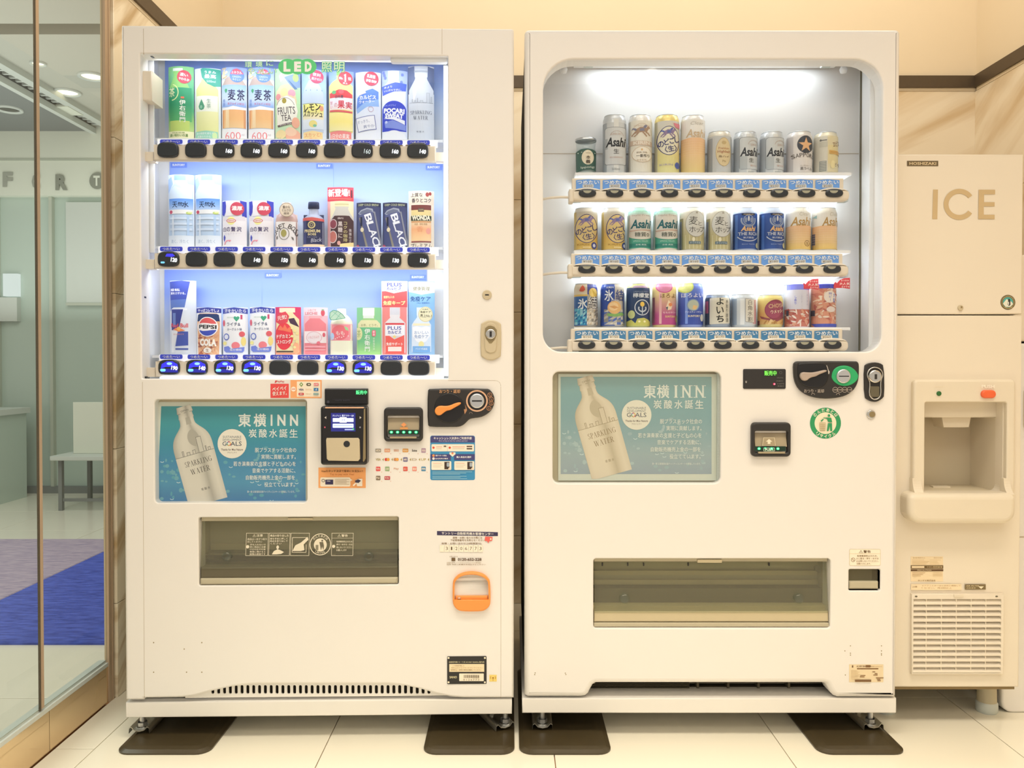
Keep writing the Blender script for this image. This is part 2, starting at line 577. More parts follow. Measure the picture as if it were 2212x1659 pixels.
def glyphs(t, bold=0.0, shear=0.0):
    key = (t, bold, shear)
    if key not in _txt:
        cu = bpy.data.curves.new('lettering', 'FONT')
        cu.body = t
        cu.resolution_u = 2
        cu.offset = bold
        cu.shear = shear
        ob = bpy.data.objects.new('lettering', cu)
        me = ob.to_mesh()
        me.calc_loop_triangles()
        vs = [(v.co.x, v.co.y) for v in me.vertices]
        fs = [tuple(q.vertices) for q in me.loop_triangles]
        ob.to_mesh_clear()
        bpy.data.objects.remove(ob)
        bpy.data.curves.remove(cu)
        if vs:
            x0, x1 = min(v[0] for v in vs), max(v[0] for v in vs)
            y0, y1 = min(v[1] for v in vs), max(v[1] for v in vs)
            sx, sy = max(x1 - x0, 1e-6), max(y1 - y0, 1e-6)
            _nat[key] = (sx, sy, (x0 + x1) / 2, (y0 + y1) / 2)
            vs = [((x - x0) / sx - 0.5, (y - y0) / sy - 0.5) for x, y in vs]
        _txt[key] = (vs, fs)
    return _txt[key]


class Print:
    """ops in photo-like pixel coordinates (x right, y down); mp(x, y, layer) gives the 3-D point"""
    def __init__(s, mp, step=0, clip=None, folds=(), cuts=None):
        s.mp, s.step, s.l, s.clip, s.folds, s.cuts = mp, step, 0, clip, folds, cuts
        s.v, s.f, s.c = [], [], []

    def _poly(s, pts, colf):
        b = len(s.v)
        for x, y in pts:
            s.v.append((x, y, s.l))
            s.c.append(colf(x, y))
        s.f.append([b + i for i in range(len(pts))])

    def _emit(s, conv, colf):
        if s.folds:                          # cut where the surface bends
            f = (-1e3,) + tuple(s.folds) + (1e3,)
            for i in range(len(f) - 1):
                part = [(b, a) for a, b in clipx([(b, a) for a, b in conv], f[i], f[i + 1])]
                if len(part) > 2:
                    s._emit2(part, colf)
        else:
            s._emit2(conv, colf)

    def _emit2(s, conv, colf):
        if s.clip:                           # ink ends at the edge of the sheet
            x0, y0, x1, y1 = s.clip
            conv = clipx(conv, x0, x1)
            if len(conv) > 2:
                conv = [(b, a) for a, b in clipx([(b, a) for a, b in conv], y0, y1)]
            if len(conv) < 3:
                return
        if s.cuts:
            x0, x1 = min(p[0] for p in conv), max(p[0] for p in conv)
            for a, b in zip(s.cuts[:-1], s.cuts[1:]):
                if b > x0 and a < x1:
                    c = clipx(conv, a, b)
                    if len(c) > 2:
                        s._poly(c, colf)
        elif s.step:
            x0, x1 = min(p[0] for p in conv), max(p[0] for p in conv)
            k = math.floor(x0 / s.step)
            while k * s.step < x1:
                c = clipx(conv, k * s.step, (k + 1) * s.step)
                if len(c) > 2:
                    s._poly(c, colf)
                k += 1
        else:
            s._poly(conv, colf)

    def cf(s, col):
        c = lin(col)
        return lambda x, y: c

    def r(s, x0, y0, x1, y1, col):
        s.l += 1
        s._emit([(x0, y0), (x1, y0), (x1, y1), (x0, y1)], s.cf(col))
        return s

    def rrect(s, x0, y0, x1, y1, r, col):
        s.l += 1
        s._emit(rr(x0, y0, x1, y1, r, 4), s.cf(col))
        return s

    def g(s, x0, y0, x1, y1, *cols):
        """vertical run of printed colours"""
        s.l += 1
        cs = [lin(c) for c in cols]
        n = (len(cs) - 1) * 3
        for i in range(n):
            ya, yb = y0 + (y1 - y0) * i / n, y0 + (y1 - y0) * (i + 1) / n

            def cf(x, y):
                t = max(0, min(0.9999, (y - y0) / (y1 - y0))) * (len(cs) - 1)
                k = int(t)
                return tuple(cs[k][j] + (cs[k + 1][j] - cs[k][j]) * (t - k) for j in range(3))
            s._emit([(x0, ya), (x1, ya), (x1, yb), (x0, yb)], cf)
        return s

    def e(s, cx, cy, rx, ry, col, n=20):
        s.l += 1
        s._emit(ell(cx, cy, rx, ry, n), s.cf(col))
        return s

    def ring(s, cx, cy, rx, ry, t, col, n=28, a0=0, a1=360):
        s.l += 1
        for i in range(n):
            p = []
            for (q, w) in ((i, 0), (i + 1, 0), (i + 1, t), (i, t)):
                a = math.radians(a0 + (a1 - a0) * q / n)
                p.append((cx + (rx - w) * math.cos(a), cy + (ry - w) * math.sin(a)))
            s._emit(p, s.cf(col))
        return s

    def p(s, pts, col):
        s.l += 1
        q = [Vector((x, y, 0)) for x, y in pts]
        for t in tessellate_polygon([q]):
            s._emit([pts[i] for i in t], s.cf(col))
        return s

    def line(s, x0, y0, x1, y1, w, col):
        d = Vector((x1 - x0, y1 - y0)).normalized() * w / 2
        return s.p([(x0 - d.y, y0 + d.x), (x1 - d.y, y1 + d.x), (x1 + d.y, y1 - d.x), (x0 + d.y, y0 - d.x)], col)

    def t(s, txt, cx, cy, w, h, col, rot=0.0, bold=0.0, shear=0.0):
        s.l += 1
        if bold > 0.006 and any(ord(ch) > 0x2e80 for ch in txt):      # kana and kanji: thicken by doubled strokes
            k = bold * 0.55 * min(h, w / max(1, len(txt)))
            for ox, oy in (((-k, -k), (k, k)) if h < 8 else ((-k, -k), (k, k), (-k, k), (k, -k))):
                s.t(txt, cx + ox, cy + oy, w - 2 * k, h - 2 * k, col, rot, 0.0, shear)
            return s
        vs, fs = glyphs(txt, bold, shear)
        c, sn = math.cos(math.radians(rot)), math.sin(math.radians(rot))
        if s.cuts or s.step:                 # strongly curved surface: bend every stroke
            pts = [(cx + x * w * c - y * h * sn, cy - x * w * sn - y * h * c) for x, y in vs]
            cf = s.cf(col)
            for f in fs:
                s._emit2([pts[i] for i in f], cf)
            return s
        b, k = len(s.v), lin(col)
        for x, y in vs:
            X, Y = x * w, -y * h
            s.v.append((cx + X * c + Y * sn, cy - X * sn + Y * c, s.l))
            s.c.append(k)
        s.f += [[b + i for i in f] for f in fs]
        return s

    def tone(s, rows, to, cols):
        """printed picture of a round body: rows of (along, half width), colours running across"""
        s.l += 1
        cs = [lin(c) for c in cols]
        n = (len(cs) - 1) * 2
        b = len(s.v)
        for t, hw in rows:
            for i in range(n + 1):
                x, y = to(t, hw * (-1 + 2 * i / n))
                s.v.append((x, y, s.l))
                q = min(i / n * (len(cs) - 1), len(cs) - 1.0001)
                k = int(q)
                s.c.append(tuple(cs[k][j] + (cs[k + 1][j] - cs[k][j]) * (q - k) for j in range(3)))
        for r in range(len(rows) - 1):
            for i in range(n):
                a = b + r * (n + 1) + i
                s.f.append([a, a + 1, a + n + 2, a + n + 1])
        return s

    def serif(s, txt, cx, cy, w, h, col, rot=0.0):
        """light high-contrast serif capitals built from strokes"""
        c, sn = math.cos(math.radians(rot)), math.sin(math.radians(rot))
        tot = sum(SERIF[ch][0] for ch in txt) + 0.10 * (len(txt) - 1)
        x0 = -tot / 2
        k = lin(col)
        s.l += 1
        for ch in txt:
            wd, quads = SERIF[ch]
            for q in quads:
                b = len(s.v)
                for x, y in q:
                    X, Y = (x0 + x) / tot * w, -(y - 0.5) * h
                    s.v.append((cx + X * c + Y * sn, cy - X * sn + Y * c, s.l))
                    s.c.append(k)
                s.f.append([b + i for i in range(len(q))])
            x0 += wd + 0.10
        return s

    def vt(s, txt, cx, y0, y1, w, col, bold=0.0):
        n = len(txt)
        st = (y1 - y0) / n
        for i, ch in enumerate(txt):
            glyphs(ch)
            a, b, mx, my = _nat[(ch, 0.0, 0.0)]
            y = y0 + st * (i + 0.5)
            if ch == 'ー':
                s.t(ch, cx, y, st * 0.7, w * 0.12, col, 90)
            else:
                s.t(ch, cx + (mx - 0.5) * w, y - (my - 0.38) * st * 0.95, a * w * 1.08, b * st * 0.95, col, 0, bold)
        return s

    def arc(s, txt, cx, cy, R, h, col, a0, a1, bold=0.0, inner=False):
        """lettering round a circle, angles in degrees clockwise from the top"""
        n = len(txt)
        for i, ch in enumerate(txt):
            a = a0 + (a1 - a0) * (i + 0.5) / n
            x, y = cx + R * math.sin(math.radians(a)), cy - R * math.cos(math.radians(a))
            s.t(ch, x, y, h * (0.92 if ord(ch) > 0x2e80 else 0.72 if ch not in 'IJ' else 0.25), h, col, (180 - a) if inner else -a, bold)
        return s

    def _at(s, x, y, l):
        """point on the surface; between two cuts every layer lies on the same flat facet"""
        if s.cuts:
            i = 0
            while i < len(s.cuts) - 2 and x > s.cuts[i + 1]:
                i += 1
            a, b = s.cuts[i], s.cuts[i + 1]
        elif s.step:
            a = math.floor(x / s.step + 1e-9) * s.step
            b = a + s.step
        else:
            return s.mp(x, y, l)
        t = min(1.0, max(0.0, (x - a) / (b - a)))
        p, q = s.mp(a, y, l), s.mp(b, y, l)
        return tuple(p[j] + (q[j] - p[j]) * t for j in range(3))

    def build(s, name, parent, m='print'):
        me = bpy.data.meshes.new(name)
        k = min(1.0, 9.0 / max(1, s.l))          # keep the whole stack of ink layers thin
        me.from_pydata([s._at(x, y, l * k) for x, y, l in s.v], [], s.f)
        at = me.color_attributes.new('Col', 'FLOAT_COLOR', 'POINT')
        flat = []
        for c in s.c:
            flat += [c[0], c[1], c[2], 1.0]
        at.data.foreach_set('color', flat)
        me.materials.append(M[m])
        me.update()
        return link(name, me, parent)


def clipx(poly, a, b):
    for sg, lim in ((1, a), (-1, b)):
        out = []
        for i in range(len(poly)):
            p, q = poly[i - 1], poly[i]
            ip, iq = sg * (p[0] - lim) >= -1e-9, sg * (q[0] - lim) >= -1e-9
            if ip != iq:
                t = max(0.0, min(1.0, (lim - p[0]) / (q[0] - p[0])))
                out.append((lim, p[1] + (q[1] - p[1]) * t))
            if iq:
                out.append(q)
        poly = out
        if not poly:
            break
    return poly


def flat_print(fr, d, lift=0.00025):
    return Print(lambda x, y, l: (lambda q: (q[0], d - 0.0004 - l * lift, q[1]))(fr.q(x, y, d)))


def bottle(cx, top, bot, w, neck, cap_h, shoulder):
    """outline of a bottle in pixel coordinates"""
    h = w / 2
    n = neck / 2
    y1 = top + cap_h
    return [(cx - n, top), (cx + n, top), (cx + n, y1), (cx + n * 0.9, y1 + 1), (cx + n * 0.95, y1 + shoulder * 0.2), (cx + h * 0.75, y1 + shoulder * 0.6), (cx + h, y1 + shoulder), (cx + h, bot - 2), (cx + h * 0.9, bot),
            (cx - h * 0.9, bot), (cx - h, bot - 2), (cx - h, y1 + shoulder), (cx - h * 0.75, y1 + shoulder * 0.6), (cx - n * 0.95, y1 + shoulder * 0.2), (cx - n * 0.9, y1 + 1), (cx - n, y1)]

# ================================================================== the room
XL, XR, YB = -1.18, 1.912, 3.34          # left partition plane, right wall, back wall
TRIM0, TRIM1 = 2.116, 2.164
TH = 0.46                                # height of a marble course
WALLTOP = 3.3

# floor slab and tiles
floor = struct(MB().box(-5.4, XR + 0.1, -1.2, 7.2, -0.12, -0.006).build('floor', 'grout'))
_tile_mesh = {}


def tile(parent, x0, x1, y0, y1, m, gap=0.0012, z=0.0):
    w, h = x1 - x0 - 2 * gap, y1 - y0 - 2 * gap
    key = (round(w, 3), round(h, 3), m)
    if key not in _tile_mesh:
        b = MB()
        e = 0.0012
        lo = [(0, 0), (w, 0), (w, h), (0, h)]
        b.strip([[(x, y, -0.006) for x, y in lo], [(x, y, -e * 0.4) for x, y in lo], [(x, y, 0) for x, y in inset(lo, e)]], smooth=False)
        b.add([(x, y, 0) for x, y in inset(lo, e)], [(0, 1, 2, 3)])
        o = b.build('tile', m)
        _tile_mesh[key] = o.data
        o.parent, o.location = parent, (x0 + gap, y0 + gap, z)
        return o
    return link('tile', _tile_mesh[key], parent, (x0 + gap, y0 + gap, z))


xs = [-1.073 + 0.592 * i for i in range(6)]
for i, x in enumerate(xs):
    x1 = min(x + 0.592, XR)
    for y in (0.61, 1.205, 1.80, 2.395, 2.99):
        tile(floor, x, x1, y, min(y + 0.595, YB), 'floor_tile')
for y in (0.88, 1.478, 2.076, 2.674):
    tile(floor, XL + 0.003, xs[0], y, min(y + 0.598, YB), 'floor_tile')
for i in range(7):
    for j in range(9):
        tile(floor, -1.25 - 0.595 * (i + 1), -1.25 - 0.595 * i, 1.20 + 0.595 * j, 1.20 + 0.595 * (j + 1), 'lobby_tile')


# upright wall tiles: joints recessed, one object each
def wall_tile(parent, w, h, m, loc, rz):
    key = ('w', round(w, 3), round(h, 3), m)
    if key not in _tile_mesh:
        g = 0.0008
        _tile_mesh[key] = MB().panel([(g, g), (w - g, g), (w - g, h - g), (g, h - g)], [], -0.012, 0.0, 0.0015, rs=1, back=False).build('marble_tile', m).data
        o = [q for q in bpy.data.objects if q.data == _tile_mesh[key]][0]
        o.parent, o.location, o.rotation_euler = parent, loc, (0, 0, rz)
        return o
    return link('marble_tile', _tile_mesh[key], parent, loc, rz)


# back wall
wb = struct(MB().box(-1.35, XR + 0.2, YB, YB + 0.12, 0, WALLTOP).build('wall_back', 'wall_paint'))
courses = [(0.0, 0.28)] + [(0.28 + TH * i, TH if i < 3 else TRIM0 - 1.66 - 0.012) for i in range(4)]
for k in range(6):
    x0 = XR - 0.60 * (k + 1)
    x0c = max(x0, XL)
    for z, h in courses:
        wall_tile(wb, XR - 0.60 * k - x0c, h, 'marble', (x0c, YB - 0.0005, z), 0)
struct(MB().box(XL, XR, YB - 0.022, YB, TRIM0, TRIM1).build('trim_1', 'bronze'))
struct(MB().box(XL, XR, YB - 0.013, YB, TRIM0 - 0.012, TRIM0).build('trim_2', 'wall_paint'))
# right wall
wr = struct(MB().box(XR, XR + 0.12, 0.4, YB + 0.12, 0, WALLTOP).build('wall_right', 'wall_paint'))
for k in range(3):
    for z, h in courses:
        wall_tile(wr, 0.60 if k < 2 else 0.9, h, 'marble_right', (XR - 0.0005, YB - 0.60 * k, z), -math.pi / 2)
struct(MB().box(XR - 0.022, XR, 0.4, YB - 0.022, TRIM0, TRIM1).build('trim_3', 'bronze'))
struct(MB().box(XR - 0.013, XR, 0.4, YB - 0.022, TRIM0 - 0.012, TRIM0).build('trim_4', 'wall_paint'))
# left wall: marble pier behind the glass partition
YP = 2.392
wl = struct(MB().box(XL - 0.025, XL, YP, YB + 0.12, 0, WALLTOP).build('wall_left', 'wall_paint'))
for z, h in courses:
    wall_tile(wl, 0.47, h, 'marble_gold' if z < 2 else 'marble_side', (XL + 0.0005, YP + 0.004, z), math.pi / 2)
    wall_tile(wl, YB - YP - 0.474, h, 'marble_side', (XL + 0.0005, YP + 0.474, z), math.pi / 2)
struct(MB().box(XL, XL + 0.022, YP, YB - 0.022, TRIM0, TRIM1).build('trim_5', 'bronze'))
struct(MB().box(XL, XL + 0.013, YP, YB - 0.022, TRIM0 - 0.012, TRIM0).build('trim_6', 'wall_paint'))
# bronze end post of the glazed partition
post = MB().box(XL - 0.006, XL + 0.004, YP - 0.030, YP - 0.002, 0, WALLTOP)
post.box(XL + 0.004, XL + 0.006, YP - 0.012, YP - 0.004, 0, WALLTOP)
struct(post.build('trim_7', 'frame_bronze'))
# glossy tiled plinth and sill under the glass
pl = struct(MB().box(XL - 0.03, XL - 0.008, 0.6, YP - 0.03, 0, 0.106).build('trim_8', 'grout'))
for y0, y1 in ((0.86, 1.46), (1.46, 2.06), (2.06, YP - 0.03)):
    m = MB().box(XL - 0.008, XL, y0 + 0.001, y1 - 0.001, 0.001, 0.106)
    m.build('tile', 'plinth_tile', pl)
sill = MB().box(XL - 0.03, XL + 0.001, 0.6, YP - 0.03, 0.106, 0.117).box(XL - 0.026, XL - 0.006, 0.6, YP - 0.03, 0.117, 0.124)
struct(sill.build('trim_9', 'pale_grey'))

# glazed partition: two panes and a mullion
win = struct(MB().box(XL - 0.005, XL - 0.002, 2.041, YP - 0.031, 0.124, WALLTOP).build('window_1', 'green_glass'))
win2 = struct(MB().box(XL - 0.005, XL - 0.002, 0.9, 2.022, 0.124, WALLTOP).build('window_2', 'green_glass'))
mu = MB().box(XL - 0.006, XL - 0.001, 2.027, 2.040, 0.124, WALLTOP, 0).box(XL - 0.006, XL - 0.001, 2.0235, 2.027, 0.12, WALLTOP, 1)
struct(mu.build('trim_10', ['frame_bronze', 'frame_dark']))

# ------------------------------------------------------------------ lobby beyond the partition
FY = 6.14
wf = struct(MB().box(-5.4, XL - 0.14, FY + 0.02, FY + 0.14, 0, 3.4).build('wall_far', 'lobby_glass'))
m = MB().box(-5.4, XL - 0.14, FY - 0.05, FY + 0.02, 2.24, 2.78, 0)
m.box(-5.4, XL - 0.14, FY - 0.06, FY - 0.05, 2.50, 2.515, 1)
m.box(-5.4, XL - 0.14, FY - 0.055, FY - 0.05, 2.515, 2.78, 0)
m.build('fascia', ['fascia', 'lobby_frame'], wf)
MB().box(-5.4, XL - 0.14, FY - 0.03, FY + 0.02, 0.0, 0.05).build('base_rail', 'lobby_soffit', wf)
for x in (-3.88, -3.47, -2.46, -2.28, -1.72):
    MB().box(x - 0.012, x + 0.012, FY - 0.02, FY + 0.02, 0.05, 2.24).build('frame_bar', 'lobby_frame', wf)
for x0, x1 in ((-3.36, -2.5), (-2.24, -1.75)):
    MB().box(x0, x1, FY - 0.015, FY + 0.02, 1.42, 1.44).build('frame_bar', 'lobby_frame', wf)
    MB().box(x0, x1, FY - 0.005, FY + 0.02, 1.44, 2.2).build('upper_pane', 'pale_grey', wf)
MB().box(-3.83, -3.72, FY - 0.02, FY + 0.02, 1.49, 1.66).build('daylight_pane', 'sky_pane', wf)
MB().box(-3.85, -3.72, FY - 0.03, FY + 0.02, 1.30, 1.48).build('blind', 'pale_grey', wf)
# sign letters on the fascia
ff = Frame(0, FY - 0.055)
s = flat_print(ff, 0.0, 0.002)
s.t('F', 17, 388, 22, 32, '#a3a69b', 0, 0.05)
s.t('C', 78, 392, 18, 34, '#a3a69b', 0, 0.04)
s.t('R', 134, 394, 27, 34, '#8f9388', 0, 0.06)
s.e(211, 391, 17, 18, '#8f9388').t('T', 210, 391, 14, 22, '#e6eadd', 0, 0.04)
s.build('sign_lettering', wf).location = (0, FY - 0.055, 0)

ce = MB().box(-5.4, XL - 0.14, 1.6, 4.30, 2.78, 2.9, 0)
ce.box(-2.98, XL - 0.14, 4.44, FY + 0.1, 2.78, 2.9, 0)
ce.box(-5.4, -3.14, 4.44, FY + 0.1, 2.72, 2.9, 1)
ce.box(-5.4, XL - 0.14, 4.30, 4.44, 2.86, 2.9, 2)
struct(ce.build('ceiling', ['lobby_ceiling', 'lobby_soffit', 'lobby_dark']))
rail = MB().box(-3.14, -3.10, 4.44, FY, 2.70, 2.74, 0).box(-3.04, -2.98, 4.44, FY, 2.74, 2.78, 0)
rail.box(-3.10, -3.04, 4.44, FY, 2.765, 2.78, 1)
for i in range(24):
    rail.box(-3.10, -3.04, 4.5 + i * 0.066, 4.52 + i * 0.066, 2.75, 2.765, 0)
rail.box(-3.12, -3.02, 5.55, 5.75, 2.735, 2.75, 2)
struct(rail.build('trim_11', ['pale_grey', 'lobby_dark', 'fascia']))
for (x, y, zz, on, lab) in ((-2.61, 5.08, 2.78, 1, 'round recessed downlight in the lobby ceiling, right of the other lit one'),
                            (-2.93, 5.38, 2.78, 1, 'round recessed downlight in the lobby ceiling, just above the soffit rail'),
                            (-2.82, 4.86, 2.78, 1, 'small spot lamp in the lobby ceiling nearest the dark slot'),
                            (-3.42, 5.55, 2.72, 0, 'unlit ring lamp in the dark lobby soffit beyond the glass')):
    t = thing('downlight', lab, 'ceiling light', (x, y, zz), 0, 'lobby downlights')
    r = 0.085 if zz < 2.75 or y > 5 else 0.045
    MB().lathe([(r, 0), (r, -0.012), (r * 0.8, -0.012), (r * 0.74, -0.002)]).build('ring', 'pale_grey', t)
    MB().lathe([(0.0001, -0.004), (r * 0.74, -0.003)], smooth=False).build('lamp', 'down_lamp' if on else 'lobby_dark', t)

# carpet: blue and lilac halves joined along a straight seam
cp = thing('carpet', 'blue and lilac entrance carpet lying on the lobby floor behind the glass', 'carpet', (-2.0, 3.6, 0))
MB().bbox(0, 0.001, 0, 0.001, 0, 0.001)


def slab(x0, x1, y0, y1, z0, z1, r=0.005):
    b = MB()
    lo = [(x0, y0), (x1, y0), (x1, y1), (x0, y1)]
    b.strip([[(x, y, z0) for x, y in lo], [(x, y, z1 - r) for x, y in lo], [(x, y, z1) for x, y in inset(lo, r)]], smooth=False)
    return b.add([(x, y, z1) for x, y in inset(lo, r)], [(0, 1, 2, 3)])


slab(-0.115, 0.62, -0.76, 0.89, 0, 0.012).build('blue_half', 'carpet_blue', cp)['label'] = 'deep blue half'
slab(-1.9, -0.115, -0.76, 0.89, 0, 0.012).build('lilac_half', 'carpet_lilac', cp)['label'] = 'lilac grey half'

# furniture glimpsed through the glass
t = thing('reception_desk', 'grey green reception desk standing at the far left of the lobby', 'desk', (-3.92, 5.75, 0))
MB().bbox(-0.42, 0.36, -0.2, 0.2, 0.0, 0.62, 0.01).build('body', 'lobby_glass', t)
MB().bbox(-0.45, 0.38, -0.24, 0.22, 0.62, 0.66, 0.008).build('top', 'pale_grey', t)
MB().bbox(-0.42, 0.0, -0.212, -0.2, 0.12, 0.42, 0.004).build('front_panel', 'lobby_frame', t)
t = thing('side_table', 'pale side table with thin legs in the lobby behind the glass', 'table', (-2.55, 5.6, 0))
MB().bbox(-0.5, 0.6, -0.25, 0.25, 0.34, 0.37, 0.006).build('top', 'pale_grey', t)
for sx in (-0.46, 0.02, 0.56):
    MB().box(sx - 0.012, sx + 0.012, -0.2, -0.17, 0, 0.34).build('leg', 'lobby_soffit', t)
    MB().box(sx - 0.012, sx + 0.012, 0.17, 0.2, 0, 0.34).build('leg', 'lobby_soffit', t)
MB().box(-0.46, 0.56, -0.19, -0.18, 0.06, 0.08).build('stretcher', 'lobby_soffit', t)
t = thing('notice_stand', 'white upright board leaning on the pale lobby table', 'board', (-2.86, 5.52, 0.37))
MB().bbox(-0.12, 0.12, -0.01, 0.01, 0, 0.35, 0.004).build('board', 'fascia', t)
MB().box(-0.10, 0.10, 0.01, 0.12, 0, 0.01).build('foot', 'pale_grey', t)
t = thing('hand_dryer', 'white rounded unit on a post against the far lobby glass', 'dispenser', (-2.02, 5.95, 0))
MB().panel(rr(-0.13, 1.05, 0.16, 1.36, (0.06, 0.06, 0.05, 0.1)), [], -0.1, 0.06, 0.02).build('body', 'fascia', t)
MB().panel(rr(-0.08, 1.09, 0.12, 1.25, 0.03), [], -0.106, -0.1, 0.002).build('front_panel', 'lobby_glass', t)
MB().box(-0.03, 0.03, -0.02, 0.04, 0, 1.06).build('post', 'pale_grey', t)

# ================================================================== vending machines
FY0 = 2.134
LF = Frame(-0.507, 2.1245, math.radians(1.27))
RF = Frame(0.532, FY0, 0.0)
IF = Frame(1.37, 2.20, 0.0)


def P_(fr, d=0.0):
    return flat_print(fr, d)


def plate(fr, x0, y0, x1, y1, r, d0, d1, bev=0.0, holes=(), n=5):
    return MB().panel(fr.rect(x0, y0, x1, y1, r, 0, n), list(holes), d0, d1, bev)


def cyl(fr, px, py, rp, d0, d1, bev=0.001, n=28):
    u, z = fr.q(px, py)
    k = rp * FY0 / FPX
    return MB().panel(ell(u, z, k, None, n), [], d0, d1, bev)


def feet(fr, parent, spots):
    """threaded rod, nut and folded zinc channel under a base; spots = (u, turn)"""
    for u, turn in spots:
        b = MB()
        b.lathe([(0.0072, 0.016), (0.0072, 0.078)], (u, 0.045), 12)
        b.lathe([(0.013, 0.024), (0.013, 0.034)], (u, 0.045), 6, smooth=False)
        b.lathe([(0.016, 0.019), (0.016, 0.023)], (u, 0.045), 16)
        ft = b.build('levelling_foot', 'silver', parent)
        # channel: shallow M section swept backwards
        sec = [(-0.027, 0.0135), (-0.026, 0.027), (-0.021, 0.030), (-0.013, 0.021), (0.0, 0.018), (0.013, 0.021), (0.021, 0.030), (0.026, 0.027), (0.027, 0.0135)]
        th = [(x, z - 0.002) for x, z in sec]
        c, s_ = math.cos(turn), math.sin(turn)
        ch = MB()
        ends = []
        for y in (0.0, 0.34):
            ends.append([(u + x * c - (y) * s_, 0.022 + x * s_ + y * c, z) for x, z in sec])
            ends.append([(u + x * c - (y) * s_, 0.022 + x * s_ + y * c, z) for x, z in th])
        ch.strip([ends[0], ends[2]], False)
        ch.strip([ends[1], ends[3]], False)
        ch.strip([ends[0], ends[1]], False, smooth=False)
        for y in (0.09, 0.17):
            px_, py_ = u - y * s_, 0.022 + y * c
            ch.lathe([(0.010, 0.018), (0.010, 0.027), (0.004, 0.030), (0.0001, 0.030)], (px_, py_), 6, smooth=False)
        ch.build('channel', 'zinc', ft)


def case(fr, parent, x0, y0, x1, y1, depth, m, pad=0.012, d=0.03):
    """open-fronted display cavity (back, sides, floor, roof)"""
    a, b, z0, z1 = fr.ext(x0, y0, x1, y1)
    a, b, z0, z1 = a - pad, b + pad, z0 - pad, z1 + 0.064
    q = MB()
    q.box(a, b, depth, depth + 0.012, z0, z1)
    q.box(a - 0.01, a, d, depth + 0.012, z0, z1)
    q.box(b, b + 0.01, d, depth + 0.012, z0, z1)
    q.box(a, b, d, depth, z0 - 0.01, z0)
    q.box(a, b, d, depth, z1, z1 + 0.01)
    return q.build('display_case', m, parent)


def cabinet_shell(parent, x0, x1, d0, d1, z0, z1, m='white_base', deep=0.21, t=0.010):
    b = MB().box(x0, x1, deep, d1, z0, z1)
    b.box(x0, x0 + t, d0, deep, z0, z1).box(x1 - t, x1, d0, deep, z0, z1).box(x0 + t, x1 - t, d0, deep, z1 - t, z1).box(x0 + t, x1 - t, d0, deep, z0, z0 + t)
    return b.build('cabinet', m, parent)


def pickup(fr, parent, x0, y0, x1, y1, lab_rail):
    """delivery hatch: dark bin behind a smoked flap"""
    a, b, z0, z1 = fr.ext(x0, y0, x1, y1)
    h = z1 - z0
    q = MB()
    q.box(a - 0.004, b + 0.004, 0.10, 0.11, z0 - 0.004, z1 + 0.004, 0)
    q.box(a - 0.014, a - 0.004, 0.02, 0.11, z0 - 0.004, z1 + 0.004, 0)
    q.box(b + 0.004, b + 0.014, 0.02, 0.11, z0 - 0.004, z1 + 0.004, 0)
    q.box(a - 0.004, b + 0.004, 0.02, 0.11, z0 - 0.014, z0 - 0.004, 1)
    q.box(a - 0.004, b + 0.004, 0.02, 0.11, z1 + 0.004, z1 + 0.014, 0)
    return a, b, z0, z1, q.build('delivery_bin', ['bin_grey', 'bin_dark'], parent)


